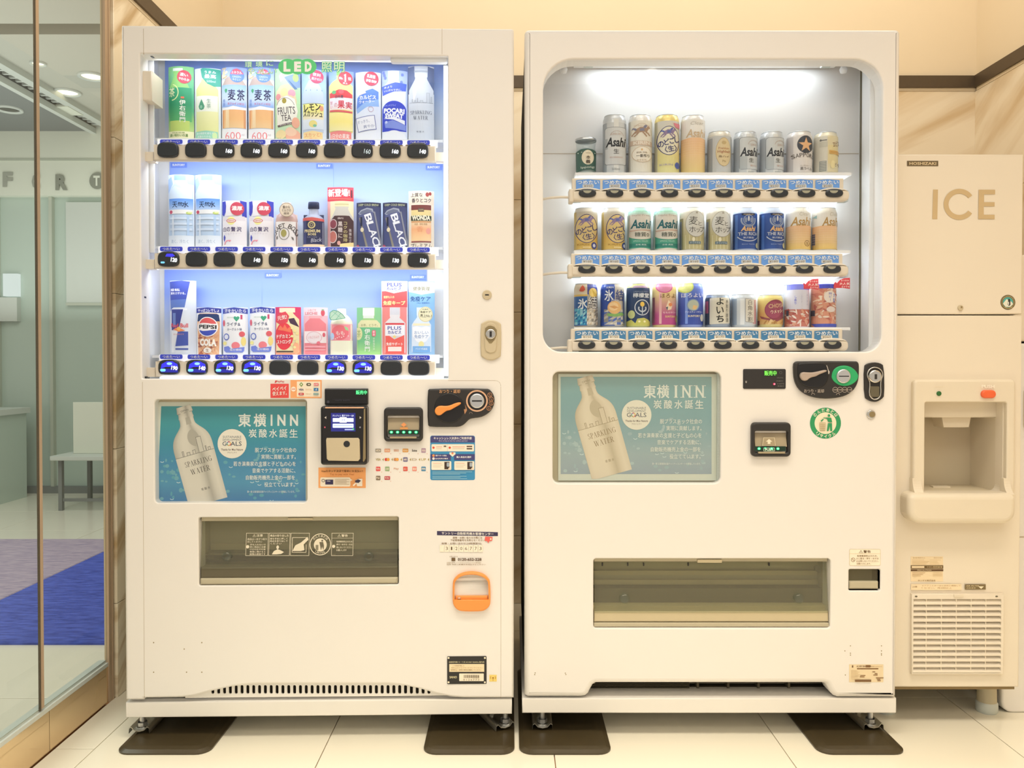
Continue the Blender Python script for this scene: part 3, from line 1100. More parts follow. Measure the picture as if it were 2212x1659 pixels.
def bill_slot(fr, parent, x0, y0, x1, y1, nl, push):
    b = MB()
    b.panel(fr.rect(x0, y0, x1, y1, 9), [fr.rect(x0 + 7, y0 + 18, x1 - 7, y1 - 9, 3)], -0.014, 0.004, 0.004)
    a_, b_, z0, z1 = fr.ext(x0 + 7, y0 + 18, x1 - 7, y1 - 9)
    b.box(a_ - 0.002, b_ + 0.002, 0.003, 0.006, z0 - 0.002, z1 + 0.002)
    body = b.build('bill_acceptor', 'black_soft', parent)
    w = (x1 - x0)
    # sloping tan flap
    f0 = fr.rect(x0 + 8, y0 + 20, x1 - 8, y0 + 52)
    q = MB()
    (ua, za), (ub, _), (_, zb), _ = f0
    q.add([(ua, -0.011, za), (ub, -0.011, za), (ub, 0.001, zb), (ua, 0.001, zb), (ua, 0.003, za), (ub, 0.003, za), (ub, 0.003, zb), (ua, 0.003, zb)],
          [(0, 1, 2, 3), (0, 4, 5, 1), (0, 3, 7, 4), (1, 5, 6, 2), (2, 6, 7, 3)])
    q.build('flap', 'tan_flap', body)
    lip = MB().panel(fr.rect(x0 + 13, y1 - 11, x1 - 13, y1 - 7, 1), [], -0.0165, -0.010, 0.001)
    lip.build('slot_lip', 'tan_flap', body)
    s = P_(fr, -0.0125)
    yl = y0 + 57 if push else y0 + 54
    s.r(x0 + 8, yl - 5, x1 - 8, yl + 5, '#0d2a1a')
    for i in range(nl):
        cx = x0 + w * ((0.18 + 0.64 * i / (nl - 1)) if not push else (0.22 + 0.48 * i / (nl - 1)))
        s.e(cx, yl, 3.6, 3.0, '#3dff9a', 10).e(cx, yl, 1.8, 1.6, '#d6ffe9', 8)
    s.build('guide_lamps', body, 'lamp_print')
    s = P_(fr, -0.0125)
    cx = (x0 + x1) / 2 - (2 if push else 0)
    if push:
        s.p([(cx - 12, y0 + 33), (cx + 12, y0 + 33), (cx + 15, y0 + 51), (cx - 15, y0 + 51)], '#d8ceb0').p([(cx - 11, y0 + 34), (cx + 11, y0 + 34), (cx + 13.6, y0 + 50), (cx - 13.6, y0 + 50)], '#a8997c')
        s.p([(cx, y0 + 36), (cx + 7, y0 + 42), (cx + 3, y0 + 42), (cx + 3, y0 + 47), (cx - 3, y0 + 47), (cx - 3, y0 + 42), (cx - 7, y0 + 42)], '#efe6cd')
        s.rrect(cx - 12, y0 + 55, cx + 12, y0 + 63, 1.5, '#e6ffe9').rrect(cx - 11.2, y0 + 55.8, cx + 11.2, y0 + 62.2, 1.2, '#1d4a30').t('PUSH', cx, y0 + 59, 17, 5, '#e6ffe9', 0, 0.03)
    else:
        s.p([(cx, y0 + 33), (cx + 6, y0 + 38), (cx, y0 + 43), (cx - 6, y0 + 38)], '#eb9c62').r(cx - 8, y0 + 43, cx + 9, y0 + 48, '#d99a5c')
    s.build('arrow_mark', body)


# ------------------------------------------------------------------ LEFT MACHINE
LM = thing('vending_machine', 'white soft drink vending machine on the left, blue-lit display and black card reader', 'vending machine', (LF.o.x, LF.o.y, 0), LF.a)
u0, u1, zb, zt = LF.ext(266, 58, 1110, 1509)
cabinet_shell(LM, u0 + 0.012, u1 - 0.012, 0.05, 0.78, zb + 0.02, zt - 0.006)
# door outline with the arched foot
bot = [(266, 1512), (310, 1512), (311, 1508), (395, 1507), (420, 1504), (455, 1494), (500, 1484), (535, 1479.5), (560, 1478), (840, 1478), (865, 1480), (905, 1488), (945, 1500), (975, 1506), (1000, 1508), (1109, 1508)]
out = [LF.q(x, y) for x, y in bot]
zt = LF.q(687, 58)[1]
u0, u1 = LF.ext(266, 700, 1110, 701)[:2]
out[0] = (u0, out[0][1])
out[-1] = (u1, out[-1][1])
out = out + rr(u0, zb, u1, zt, (0, 0, 0.006, 0.004))[2:]
wl_ = LF.rect(304, 118, 968, 818, 2)
pw = LF.rect(334, 863, 663, 1086, 8)
hatch = LF.rect(429, 1117, 861, 1264, 4)
door = MB().panel(out, [wl_, pw, hatch], 0.0, 0.05, 0.006, hr=0.003)
door.build('door', 'white_paint', LM)
for (x0, y0, x1, y1) in ((309.6, 62, 310.4, 117), (954.6, 62, 955.3, 117), (968, 821.6, 1070, 822.3), (1081.6, 835, 1082.3, 1507), (309.6, 825, 310.3, 1506)):
    p = LF.rect(x0, y0, x1, y1)
    MB().box(p[0][0], p[1][0], -0.0003, 0.002, p[0][1], p[2][1]).build('panel_seam', 'seam', LM)
s = MB()
arc = [LF.q(1070 + 12 * math.sin(t * math.pi / 12), 834 - 12 * math.cos(t * math.pi / 12)) for t in range(7)]
s.tube([(a, 0.0, z) for a, z in arc], 0.0004, 6)
s.build('panel_seam', 'seam', LM)
s = MB()
for x, y in ((332, 1388), (436, 1388), (398, 1402), (332, 1452), (403, 1452), (436, 1452)):
    u, z = LF.q(x, y)
    s.panel(ell(u, z, 0.0016, None, 8), [], -0.0006, 0.002)
s.build('rivets', 'lock_face', LM)['kind'] = 'stuff'
# base plinth, vent behind the arch
b = LF.rect(270, 1515, 1106, 1548)
MB().panel(b, [], 0.004, 0.70, 0.003).build('base', 'white_base', LM)
vg = MB()
zt_, zb_ = LF.q(700, 1474, 0.012)[1], LF.q(700, 1505, 0.012)[1]
for i in range(38):                          # one cell with one slot each
    x = 459.5 + 12.62 * i
    ca, cb_ = LF.q(x - 6.31, 1490, 0.012)[0], LF.q(x + 6.31, 1490, 0.012)[0]
    if i == 0:
        ca = LF.q(400, 1490, 0.012)[0]
    if i == 37:
        cb_ = LF.q(1000, 1490, 0.012)[0]
    vg.panel([(ca, zb_), (cb_, zb_), (cb_, zt_), (ca, zt_)], [LF.rect(x - 3.3, 1480, x + 3.3, 1499, 3.2, 0.012, 3)], 0.012, 0.016)
vg.build('vent_grille', 'white_base', LM)
v = LF.rect(380, 1470, 1010, 1508, 0, 0.02)
MB().box(v[0][0], v[1][0], 0.03, 0.034, v[0][1], v[2][1]).build('vent_cavity', 'dark_void', LM)
v = LF.rect(290, 1503, 1100, 1516, 0, 0.03)
MB().box(v[0][0], v[1][0], 0.02, 0.05, v[0][1], v[2][1]).build('base_lip', 'white_base', LM)
feet(LF, LM, [(LF.q(292, 1560)[0], 0.0), (LF.q(1092, 1560)[0], math.radians(24))])
for sx in (-0.42, 0.42):
    MB().lathe([(0.02, 0.0105), (0.02, 0.078)], (sx, 0.62), 12).build('rear_foot', 'silver', LM)

# display cavity
LD = 0.15
case(LF, LM, 304, 118, 968, 818, LD, 'case_white')
a, b_, z0, z1 = LF.ext(304, 118, 968, 818)
bk = Print(lambda x, y, l: (lambda q: (q[0], LD - 0.002 - l * 0.0004, q[1]))(LF.q(x, y, LD)))
bk.g(357, 112, 958, 334, '#82a0f6', '#98b6fa', '#c2d8fb', '#e6effc', '#f0f5fd')
bk.g(367, 348, 958, 568, '#93aefa', '#a0bafa', '#cddcf8', '#eff3fb', '#f5f7fc')
bk.g(356, 583, 922, 800, '#86a2f7', '#94aff8', '#c2d4f6', '#ebf1fb', '#f3f6fc')
bk.r(540.6, 348, 541.2, 430, '#8fa9ec').r(720.6, 355, 721.4, 410, '#7f9fe6').r(566.4, 610, 567, 660, '#86a2e8')
for x, y in ((370, 352), (684, 354), (920, 357), (573, 590), (886, 594)):
    bk.rrect(x, y, x + 35, y + 11, 1, '#6f8ff0').t('SUNTORY', x + 17, y + 5, 27, 5, '#f4f8ff', 0, 0.03)
bk.build('backdrop_sheet', LM)
# LED strips and lamps
g = LF.rect(958.5, 142, 967, 812, 0, 0.012)
MB().box(g[0][0], g[1][0], 0.012, 0.03, g[0][1], g[2][1]).build('led_strip', 'led_strip', LM)
g = LF.rect(345, 814, 958, 817.6, 0, 0.012)
MB().box(g[0][0], g[1][0], 0.012, 0.03, g[0][1], g[2][1]).build('led_strip', 'led_strip', LM)
g = LF.rect(843, 120, 966, 134, 5, 0.012)
MB().panel(g, [], 0.014, 0.03, 0.003).build('lamp_cover', 'case_white', LM)
g = LF.ext(303, 153, 328, 217, 0.02)
MB().bbox(g[0], g[1], 0.018, 0.09, g[2], g[3], 0.003).build('hinge_cover', 'rail_cream', LM)
g = LF.ext(306, 122, 331, 545, 0.05)
MB().box(g[0], g[1], 0.055, 0.06, g[2] + 0.0, g[3]).build('side_panel', 'case_white', LM)
MB().tube([(*[LF.q(322, 119, 0.05)[0]], 0.05, LF.q(322, 119, 0.05)[1]), (LF.q(317, 138, 0.05)[0], 0.05, LF.q(317, 138, 0.05)[1]), (LF.q(313, 152, 0.05)[0], 0.05, LF.q(313, 152, 0.05)[1])], 0.0012, 6).build('cable', 'pale_grey', LM)
cl = MB()
for x, y in ((306.5, 324), (328, 121), (308, 405), (309, 557), (310, 642), (310.5, 789), (313, 815)):
    u, z = LF.q(x, y, 0.02)
    cl.box(u - 0.003, u + 0.003, 0.018, 0.03, z - 0.0022, z + 0.0022)
cl.build('clips', 'black', LM)['kind'] = 'stuff'

# rails with buttons
BX = [364, 424, 484, 543.5, 603, 663, 723, 782.6, 843, 902.5]
PX = [370, 429.8, 489.5, 549, 608.5, 667.5, 727, 786, 845.5, 904]
row_state = [
    ['', '', 'd', 'd', 'd', 'd', '', 'p', 'd', 'd'],
    ['h', '', '', 'd', 'd', 'd', 'd', 'd', 'd', 'd'],
    ['b', 'b', 'b', 'b', '', '', 'b', 'b', '', '']]
price = ['', '', '160', '160', '160', '160', '', '160', '160', '140', '120', '', '', '140', '150', '140', '140', '130', '130', '130', '190', '140', '130', '130', '', '', '130', '130', '', '']
LROWS = ((313, 348, 325.5, 306.3, 303), (547.5, 580.5, 561, 537.8, 534), (780.5, 814, 794.5, 770.6, 767))
SHX = [0, 0, 3, 3, 3, 3, 3, 3, 3, 3]
for ri, (y0, y1, yb, yp, ys) in enumerate(LROWS):
    xo = (0, 2, 4)[ri]
    p0 = LF.rect(331 + xo, y0, 941, y1, 0, 0.02)
    m = MB()
    m.panel(p0, [], 0.02, 0.036, 0.004)
    e = LF.rect(304, y1 - 20, 331 + xo, y1, 0, 0.03)
    m.box(e[0][0], e[1][0], 0.03, 0.06, e[0][1], e[2][1])
    e = LF.rect(941, y1 - 19, 959, y1, 0, 0.03)
    m.box(e[0][0], e[1][0], 0.03, 0.06, e[0][1], e[2][1])
    for bx in BX:          # raised brow above each button
        br = [LF.q(bx + xo * 0.6 + 27 * math.cos(math.radians(t)), y0 + 0.5 - 4.5 * math.sin(math.radians(t)), 0.02) for t in range(0, 181, 20)]
        m.panel(br[::1] if br[0][0] > br[-1][0] else br[::-1], [], 0.0195, 0.036, 0.002)
    rail = m.build('button_rail', 'rail_cream', LM)
    # sign backing and shelf behind the rail
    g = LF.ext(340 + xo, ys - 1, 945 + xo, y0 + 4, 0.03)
    MB().box(g[0], g[1], 0.03, 0.035, g[2], g[3]).build('sign_backing', 'backing_glow', LM)
    sp = LF.rect(345, ys, 957, y1 - 6, 0, 0.08)
    zsh = LF.q(650, ys, 0.095)[1] - 0.0005
    MB().box(sp[0][0] - 0.02, sp[1][0], 0.08, LD, zsh - 0.007, zsh).build('shelf', 'case_white', LM)
    for i, bx in enumerate(BX):
        x, yy = bx + xo * 0.6, yb + 0.18 * i
        o = [(x + 23 * sg * math.copysign(abs(math.cos(t)) ** 0.55, math.cos(t)), yy + 15.5 * math.copysign(abs(math.sin(t)) ** 0.6, math.sin(t)) - (2.2 if math.sin(t) < 0 else 0) * max(0, 1 - abs(math.cos(t)) ** 2)) for sg in (1,) for t in [k * 2 * math.pi / 32 for k in range(32)]]
        MB().panel(LF.poly(o, 0.02), [], 0.012, 0.022, 0.004).build('push_button', 'button_black', rail)
    for i, bx in enumerate(BX):
        st = Print(lambda x, y, l: (lambda q: (q[0], 0.0115 - l * 0.0003, q[1]))(LF.q(x, y, 0.012)))
        x, yy, k = bx + xo * 0.6, yb + 0.18 * i, row_state[ri][i]
        if k == 'b':
            st.p([(x - 19, yy + 2), (x - 17, yy - 8), (x - 6, yy - 14), (x + 6, yy - 14), (x + 17, yy - 8), (x + 19, yy + 2), (x + 8, yy - 2), (x - 8, yy - 2)], '#3a35f5')
            st.r(x - 18, yy + 2, x + 18, yy + 10, '#22259a')
            st.e(x, yy - 9, 6, 3, '#9fdcff', 12).rrect(x - 20, yy + 2, x - 8, yy + 8, 3, '#86e0ff')
        if k == 'h':
            st.p([(x - 8, yy - 7), (x - 5, yy - 13), (x + 8, yy - 13), (x + 13, yy - 8), (x + 6, yy - 6)], '#4038f0').rrect(x - 18, yy + 4, x - 9, yy + 8, 2, '#7fd4ff')
        if k:
            pr = price[ri * 10 + i]
            c = '#dfe6e2' if k == 'p' else '#ffffff'
            st.t(pr, x + 11, yy + 0.5, 14, 9.5, c, -8, 0.05 if k != 'p' else 0.0)
        if st.v:
            st.build('price_display', rail, 'lamp_print')
    for i, x in enumerate(PX):
        pl_ = Print(lambda x, y, l: (lambda q: (q[0], 0.018 - l * 0.0003, q[1]))(LF.q(x, y, 0.018)))
        yy = yp + 0.2 * i
        pl_.rrect(x - 24.5, yy - 5, x + 24.5, yy + 5, 3.4, '#3f4fe0').t('つめた〜い', x, yy, 37, 6.4, '#f2f5ff', 0, 0.03)
        pl_.build('chill_sign', rail)
    ya = (118, 350, 583)[ri]
    ua, za = LF.q(340, ya, 0.05)
    ub, _ = LF.q(955, ya, 0.05)
    la = bpy.data.lights.new('shelf_light', 'AREA')
    la.shape, la.size, la.size_y, la.energy, la.color = 'RECTANGLE', ub - ua, 0.012, (1.0, 1.0, 1.0)[ri] * (0.62, 0.80, 0.78)[ri], (0.88, 0.93, 1.0)
    lo = bpy.data.objects.new('shelf_light', la)
    COL.objects.link(lo)
    lo.parent = LM
    if ri == 0:                              # just below the upper edge of the opening
        za = LF.q(650, 121, 0.0)[1]
    lo.location = ((ua + ub) / 2, 0.032 if ri == 0 else 0.046, za - 0.002)
    lo.rotation_euler = (math.radians(42), 0, 0)

for i in range(11):
    u, z = LF.q(372 + 57 * i, 122, LD - 0.01)
    MB().panel(ell(u, z, 0.0035, None, 10), [], LD - 0.012, LD - 0.004, 0.001).build('led_lamp', 'led_strip', LM)

# acrylic over the display, with the LED sticker
g = LF.ext(303, 117, 969, 819)
MB().box(g[0], g[1], 0.004, 0.006, g[2], g[3]).build('display_window', 'clear_acrylic', LM)
s = P_(LF, 0.0035)
for x, r_ in ((621, 20), (643, 19), (664, 20)):
    s.e(x, 144, r_, 17, '#5fd98a')
for ch, x in (('L', 620), ('E', 643), ('D', 666)):
    s.t(ch, x, 144, 15, 22, '#ffffff', 0, 0.06)
for ch, x in (('照', 706), ('明', 733)):
    s.t(ch, x, 145, 24, 24, '#5fd98a', 0, 0.09).t(ch, x, 145, 22, 22, '#f4fff8', 0, 0.0)
for ch, x, y in (('環', 537, 140), ('境', 560, 139), ('に', 583, 137), ('や', 543, 154), ('さ', 560, 155), ('し', 575, 155), ('い', 590, 154)):
    s.t(ch, x, y, 16, 13, '#6fe0a0', 0, 0.06).t(ch, x, y, 14, 11, '#f4fff8', 0, 0.0)
s.build('window_sticker', LM)

# poster holder
g = LF.ext(332, 861, 665, 1088)
MB().box(g[0] - 0.01, g[1] + 0.01, 0.028, 0.034, g[2] - 0.01, g[3] + 0.01).build('poster_holder', 'lock_plate', LM)


def poster_art(s, x0, y0, x1, y1, sx, sy, pal, bott, serif):
    """printed advert; coordinates in a 330 x 212 sheet"""
    X = lambda x: x0 + x * sx
    Y = lambda y: y0 + y * sy
    s.g(X(0), Y(0), X(330), Y(212), *pal[0])
    rnd = random.Random(4)
    for i in range(44):
        bx, by = rnd.choice([(rnd.uniform(3, 60), rnd.uniform(110, 208)), (rnd.uniform(150, 325), rnd.uniform(90, 208))])
        s.e(X(bx), Y(by), rnd.uniform(2, 5.5) * sx, rnd.uniform(2, 5.5) * sy, pal[1][i % 2], 10)
    for i in range(14):
        bx, by = rnd.choice([(rnd.uniform(3, 62), rnd.uniform(90, 208)), (rnd.uniform(135, 325), rnd.uniform(110, 208))])
        s.ring(X(bx), Y(by), 4.5 * sx, 3.2 * sy, 1.2, '#d9ecec', 8, 10, 170)
    c, lt, md, dk, tx = bott
    # bottle, tilted: axis from cap to base
    ax, ay, bx, by = 53, 2, 112, 214
    dx, dy = bx - ax, by - ay
    L = math.hypot(dx, dy)
    tx_, ty_ = dx / L, dy / L
    nx, ny = ty_, -tx_
    B = lambda t, w: (X(ax + tx_ * t + nx * w), Y(ay + ty_ * t + ny * w))

    def bp(rows, col):
        s.p([B(t, -w) for t, w in rows] + [B(t, w) for t, w in rows[::-1]], col)
    rows_ = [(-2, 17), (12, 19), (14, 16.5), (20, 17), (24, 18), (27, 16.5), (34, 16.8), (40, 18), (45, 21.5), (50, 26), (56, 32), (62, 37), (69, 41), (76, 43.6), (84, 45), (92, 45.5), (220, 45.5)]
    s.tone(rows_, B, [md, c, lt, lt, c, md, c, lt, c])

    s.p([B(24, -2), B(40, -3), B(40, 9), B(24, 8)], md)
    s.p(smooth([B(50, 4), B(62, -8), B(80, -8), B(92, 4), B(92, 16), B(74, 20), B(58, 14)]), md)
    s.tone([(108, 45), (220, 45)], B, [c, lt, lt, lt, lt, c, md, c, lt, c])
    s.p([B(107, -45), B(107, 45), B(108, 45), B(108, -45)], dk)
    for t0, t1, w0, w1 in ((72, 107, 10, 22), (95, 107, -28, -24), (100, 107, -18, -10), (98, 107, -4, 3), (96, 107, 26, 29), (100, 107, 32, 38)):
        s.p([B(t0, w0), B(t0, w1), B(t1, w1), B(t1, w0)], dk)
        s.p([B(t0 + 1, w0 + 1), B(t0 + 1, w1 - 1), B(t1, w1 - 1), B(t1, w0 + 1)], c)
    rot = 15.5
    for txt, t, w, h in (('SPARKLING', 126, 62, 12), ('WATER', 145, 44, 12)):
        q = B(t, 3)
        s.serif(txt, q[0], q[1], w * sx, h * sy, tx, rot)
    q = B(188, 4)
    s.t('炭 酸 水', *q, 20 * sx, 6 * sy, tx, rot)
    q = B(8, 0)
    s.t('OPEN', *q, 18 * sx, 4 * sy, dk, rot)
    for w in (-14, 0, 14):
        q0, q1 = B(13, w - 3), B(13, w + 3)
        s.line(q0[0], q0[1], q1[0], q1[1], 0.8, dk)
    # headline
    wt = '#eef2ea'
    if serif:
        for ch, cx in (('東', 195), ('横', 224)):
            s.t(ch, X(cx), Y(32), 27 * sx, 29 * sy, wt, 0, 0.03)
        for ch, cx, w in (('I', 252, 5), ('N', 275, 18), ('N', 304, 18)):
            s.t(ch, X(cx), Y(32), w * sx, 26 * sy, wt, 0, 0.02)
            for e in ((-w / 2, w / 2) if ch == 'N' else (0,)):
                s.r(X(cx + e - 4.5), Y(18.6), X(cx + e + 4.5), Y(20), wt).r(X(cx + e - 4.5), Y(44), X(cx + e + 4.5), Y(45.4), wt)
    else:
        for ch, cx, w in (('東', 194, 28), ('横', 228, 28), ('I', 254, 4), ('N', 276, 18), ('N', 304, 18)):
            s.t(ch, X(cx), Y(31), w * sx, (29 if w == 28 else 25) * sy, wt, 0, 0.035)
    for i, ch in enumerate('炭酸水誕生'):  # subtitle
        s.t(ch, X(212 + 22.8 * i), Y(60), 18 * sx, 19 * sy, wt, 0, 0.02)
    cx, cy = 166, 83
    s.e(X(cx), Y(cy), 32.5 * sx, 32.5 * sy, '#f6efdf', 32)
    s.t('SUSTAINABLE', X(cx), Y(cy - 15), 41 * sx, 5 * sy, '#4d5a66').t('DEVELOPMENT', X(cx), Y(cy - 8.5), 41 * sx, 5 * sy, '#4d5a66')
    s.t('G', X(cx - 17), Y(cy), 9 * sx, 9.5 * sy, '#4d5a66', 0, 0.01).t('ALS', X(cx + 9), Y(cy), 25 * sx, 9.5 * sy, '#4d5a66', 0, 0.01)
    for k, q in enumerate(('#d8402e', '#e9a23a', '#4b9a55', '#2b7fb5', '#c4285c', '#f0c23a')):
        s.ring(X(cx - 7), Y(cy), 5 * sx, 5 * sy, 1.8, q, 3, k * 60, k * 60 + 60)
    s.t('Thanks for Mus Nature', X(cx), Y(cy + 13), 49 * sx, 4.6 * sy, '#6d5a50', 0, 0.02).t('プロジェクト', X(cx), Y(cy + 19.5), 22 * sx, 3.8 * sy, '#6d5a50')
    for txt, xl, xr, y in (('脱プラスチック社会の', 217, 309, 97), ('実現に貢献します。', 231, 308, 112), ('若き演奏家の支援と子どもの心を', 169, 308, 127.5),
                           ('音楽でケアする活動に、', 211, 307, 142.5), ('自動販売機売上金の一部を', 197, 306, 158), ('役立てています。', 238, 306, 173.5)):
        s.t(txt, X((xl + xr) / 2), Y(y), (xr - xl) * sx, 10.5 * sy, wt, 0, 0.016)
    s.t('第一弾 災害復興支援チャリティコンサートを開催しています。', X(253), Y(189.5), 106 * sx, 5 * sy, wt)
    return s


pz = 0.027
g = LF.rect(338.5, 868, 661.5, 1084.5, 0, pz)
po = thing('poster', 'teal bottle advert poster in the holder of the left vending machine', 'poster', LF.world((g[0][0] + g[1][0]) / 2, pz, g[0][1]), LF.a)
ox, oz = (g[0][0] + g[1][0]) / 2, g[0][1]
MB().box(g[0][0] - ox, g[1][0] - ox, 0.0, 0.0008, 0, g[2][1] - oz).build('sheet', 'fascia', po)
sk = Print(lambda x, y, l: (lambda q: (q[0] - ox, -0.0003 - l * 0.00012, q[1] - oz))(LF.q(max(x + (0 if x > 480 else (8 - (y - 877) * 0.045) * (480 - x) / 140), 340.2), min(y, 1084), pz)))
poster_art(sk, 340.5, 877.5, 660, 1084, 320 / 330, 206.5 / 212, (('#4c9aa2', '#4a9ea8', '#4696ae', '#5092b8', '#5a9abc', '#5285b2'), ('#78b0bc', '#68a9b8')), ('#d5d0c2', '#e2dccd', '#b7b2a4', '#77756e', '#4c4740'), False)
sk.build('advert_print', po)
g = LF.ext(332, 861, 665, 1088)
MB().box(g[0], g[1], 0.006, 0.008, g[2], g[3]).build('poster_window', 'clear_acrylic', LM)

# stickers on the left door
s = P_(LF, 0.0)
s.t('PayPay', 606, 824.5, 17, 4.6, '#c94a55', 0, 0.02).p([(595, 822), (598, 822), (596, 827), (593.5, 827)], '#d93b3b')
s.r(584.5, 829, 624, 859.5, '#e8504f').t('ペイペイ', 604, 839.5, 31, 9, '#fff4ee', 6, 0.04).t('使えます。', 604.5, 849.5, 31, 9, '#fff4ee', 3, 0.04)
s.build('payment_sticker', LM)
s = P_(LF, 0.0)
s.r(627.5, 821, 695, 860, '#f5ad74').r(641.5, 824, 692, 857, '#f7ebd6').e(634, 840.5, 5.2, 5.2, '#fff1e2').t('QR決済', 634, 840.5, 8, 3.4, '#d5523f', 0, 0.04)
s.p([(651, 825.5), (655, 830.5), (651, 835.5), (647, 830.5)], '#6e9440').e(651, 830.5, 1.6, 2, '#f3f3da', 8).rrect(662, 827.5, 672, 833.5, 2.8, '#4c4636').r(665, 829.5, 670, 831.5, '#f2e8d2')
s.rrect(678, 827.5, 688.5, 833.5, 1.5, '#e77b80').t('au PAY', 683, 830.5, 8.5, 2.6, '#fff', 0, 0.02).t('VISA', 651, 841.5, 11, 4, '#53557d', 0, 0.03).t('QUICPay', 667, 841.5, 13, 3, '#d7a166').r(678, 838, 688, 844.5, '#3f7fb4').t('d', 683, 841, 3, 4, '#fff')
s.rrect(645, 848.5, 657, 853.5, 2.4, '#d04646').t('楽天', 651, 851, 6, 3.4, '#fff').t('Alipay+', 667, 851, 13, 3, '#c09d70').rrect(677, 849, 689, 853, 2, '#8fb0ae')
s.build('payment_sticker', LM)
s = P_(LF, 0.0)
s.r(688, 1010, 790, 1054, '#f6ad6c').t('Visaのタッチ決済で簡単にお支払い!', 739, 1017.5, 90, 5.6, '#7a4a22', 0, 0.02).t('Tap to pay with Visa!', 739, 1025, 52, 4.6, '#c0662d')
s.rrect(692, 1031, 757, 1051, 3, '#fbf0dc').p([(757, 1034), (762, 1037), (757, 1039)], '#fbf0dc').ring(698.5, 1038, 3.6, 3.6, 1.1, '#4a4038', 14).r(703, 1036, 720, 1046.5, '#35305c').t('VISA', 710, 1039, 8, 2.6, '#fff')
for i in range(5):
    s.r(724, 1035 + i * 2.6, 755 - (i % 2) * 6, 1035.8 + i * 2.6, '#b8a58a')
s.p([(768, 1037), (775, 1034), (783, 1034), (783, 1050), (772, 1050), (770, 1044)], '#f4ebdc').p([(767, 1038), (774, 1035), (780, 1038), (775, 1043), (768, 1042)], '#3f3a52').p([(762, 1048), (768, 1042), (770, 1044), (765, 1050)], '#fff3e2')
s.build('tap_to_pay_sticker', LM)
s = P_(LF, 0.0)
s.rrect(929.5, 941, 1026, 1037, 4, '#3d92c4').p([(930, 945), (933, 941.5), (1022, 941.5), (1025.5, 945), (1025.5, 956), (930, 956)], '#46467e')
s.t('キャッシュレス決済のご利用手順', 978, 946.6, 82, 6, '#f4f1ea', 0, 0.03).t('How to buy an item by cashless payment', 979, 952.5, 62, 2.6, '#d8d6e8', 0, 0.02)
s.rrect(932, 959.5, 1024, 975, 2, '#f7eddb').r(966.5, 960, 967, 975, '#9aa6b0')
s.e(936.5, 967, 2.6, 2.6, '#e0573c', 10).e(971.5, 967, 2.6, 2.6, '#e0573c', 10).r(942, 964.6, 955, 965.8, '#e8a18c').r(942, 968.5, 954, 969.6, '#d9c5ae').r(977, 964.6, 1004, 965.8, '#e8a18c').r(977, 968.5, 1003, 969.6, '#d9c5ae').r(958.5, 962.5, 964, 965.5, '#6d6451')
s.r(1008, 963, 1020, 965.6, '#5a4332').r(1008, 968, 1020, 970.5, '#4c3a2b')
s.r(930, 981, 974, 993.5, '#46467e').r(981, 981, 1025.5, 993.5, '#46467e').p([(971, 977), (984, 977), (984, 981), (977.5, 986.5), (971, 981)], '#f7eddb').e(977.5, 979, 2.4, 2.4, '#ef8a5a', 10)
s.e(936.5, 984, 2.8, 2.8, '#ef9a5c', 10).e(936.5, 990.5, 2.8, 2.8, '#f3e8e0', 10).t('電子マネーの場合', 953, 984, 24, 3.2, '#fff', 0, 0.03).t('QR決済の場合', 954, 990.5, 28, 3.2, '#fff', 0, 0.03).t('購入商品を選択', 1002, 987.2, 32, 4.2, '#fff', 0, 0.03)
for bx in (932, 981.5):
    s.rrect(bx, 996, bx + 43, 1015, 2, '#f7eddb').r(bx + 3.5, 1000, bx + 22, 1001, '#e8a18c').r(bx + 3.5, 1004, bx + 24, 1004.8, '#c9b69e').r(bx + 3.5, 1008, bx + 20, 1008.8, '#c9b69e').r(bx + 28, 997.5, bx + 39, 1013.5, '#40312a').rrect(bx + 33, 999, bx + 39, 1008, 2, '#a9b4bf').e(bx + 39, 1012, 2.6, 2.2, '#f1d9c0', 8)
for i, y in enumerate((1018.5, 1021, 1023.5, 1028, 1030.5, 1033)):
    s.r(934, y, 1020 - (i * 13) % 27, y + 1, '#9cd0e2')
s.build('cashless_guide_sticker', LM)
ic = [[('#a39c90', 0), ('#e6a886', 1), ('#dca486', 2), ('#e2a24a', 0), ('#4e463c', 3), ('#b294ac', 4)],
      [('#b3a157', 5), ('#d1493b', 6), ('#c98b5e', 6), ('#6d6a94', 4), ('#c9b8a0', 5), ('#c9b87a', 5)],
      [('#df5558', 7), ('#8fae7d', 7), ('#dca486', 2), ('#dc5a4c', 7), ('#e88f82', 8), ('#3f86b4', 7)],
      [('#8a7a68', 7), ('#c24a58', 0)]]
nm = [['iD', 'QUICPay', 'nanaco', 'ICOCA', 'Suica', 'WAON'], ['VISA', 'MC', 'JCB', 'AMEX', 'D', 'UP'], ['PayPay', 'LINE', 'Pay', 'd払い', 'au', 'm'], ['QR', 'Edy']]
nm[3][0] = 'Pay'
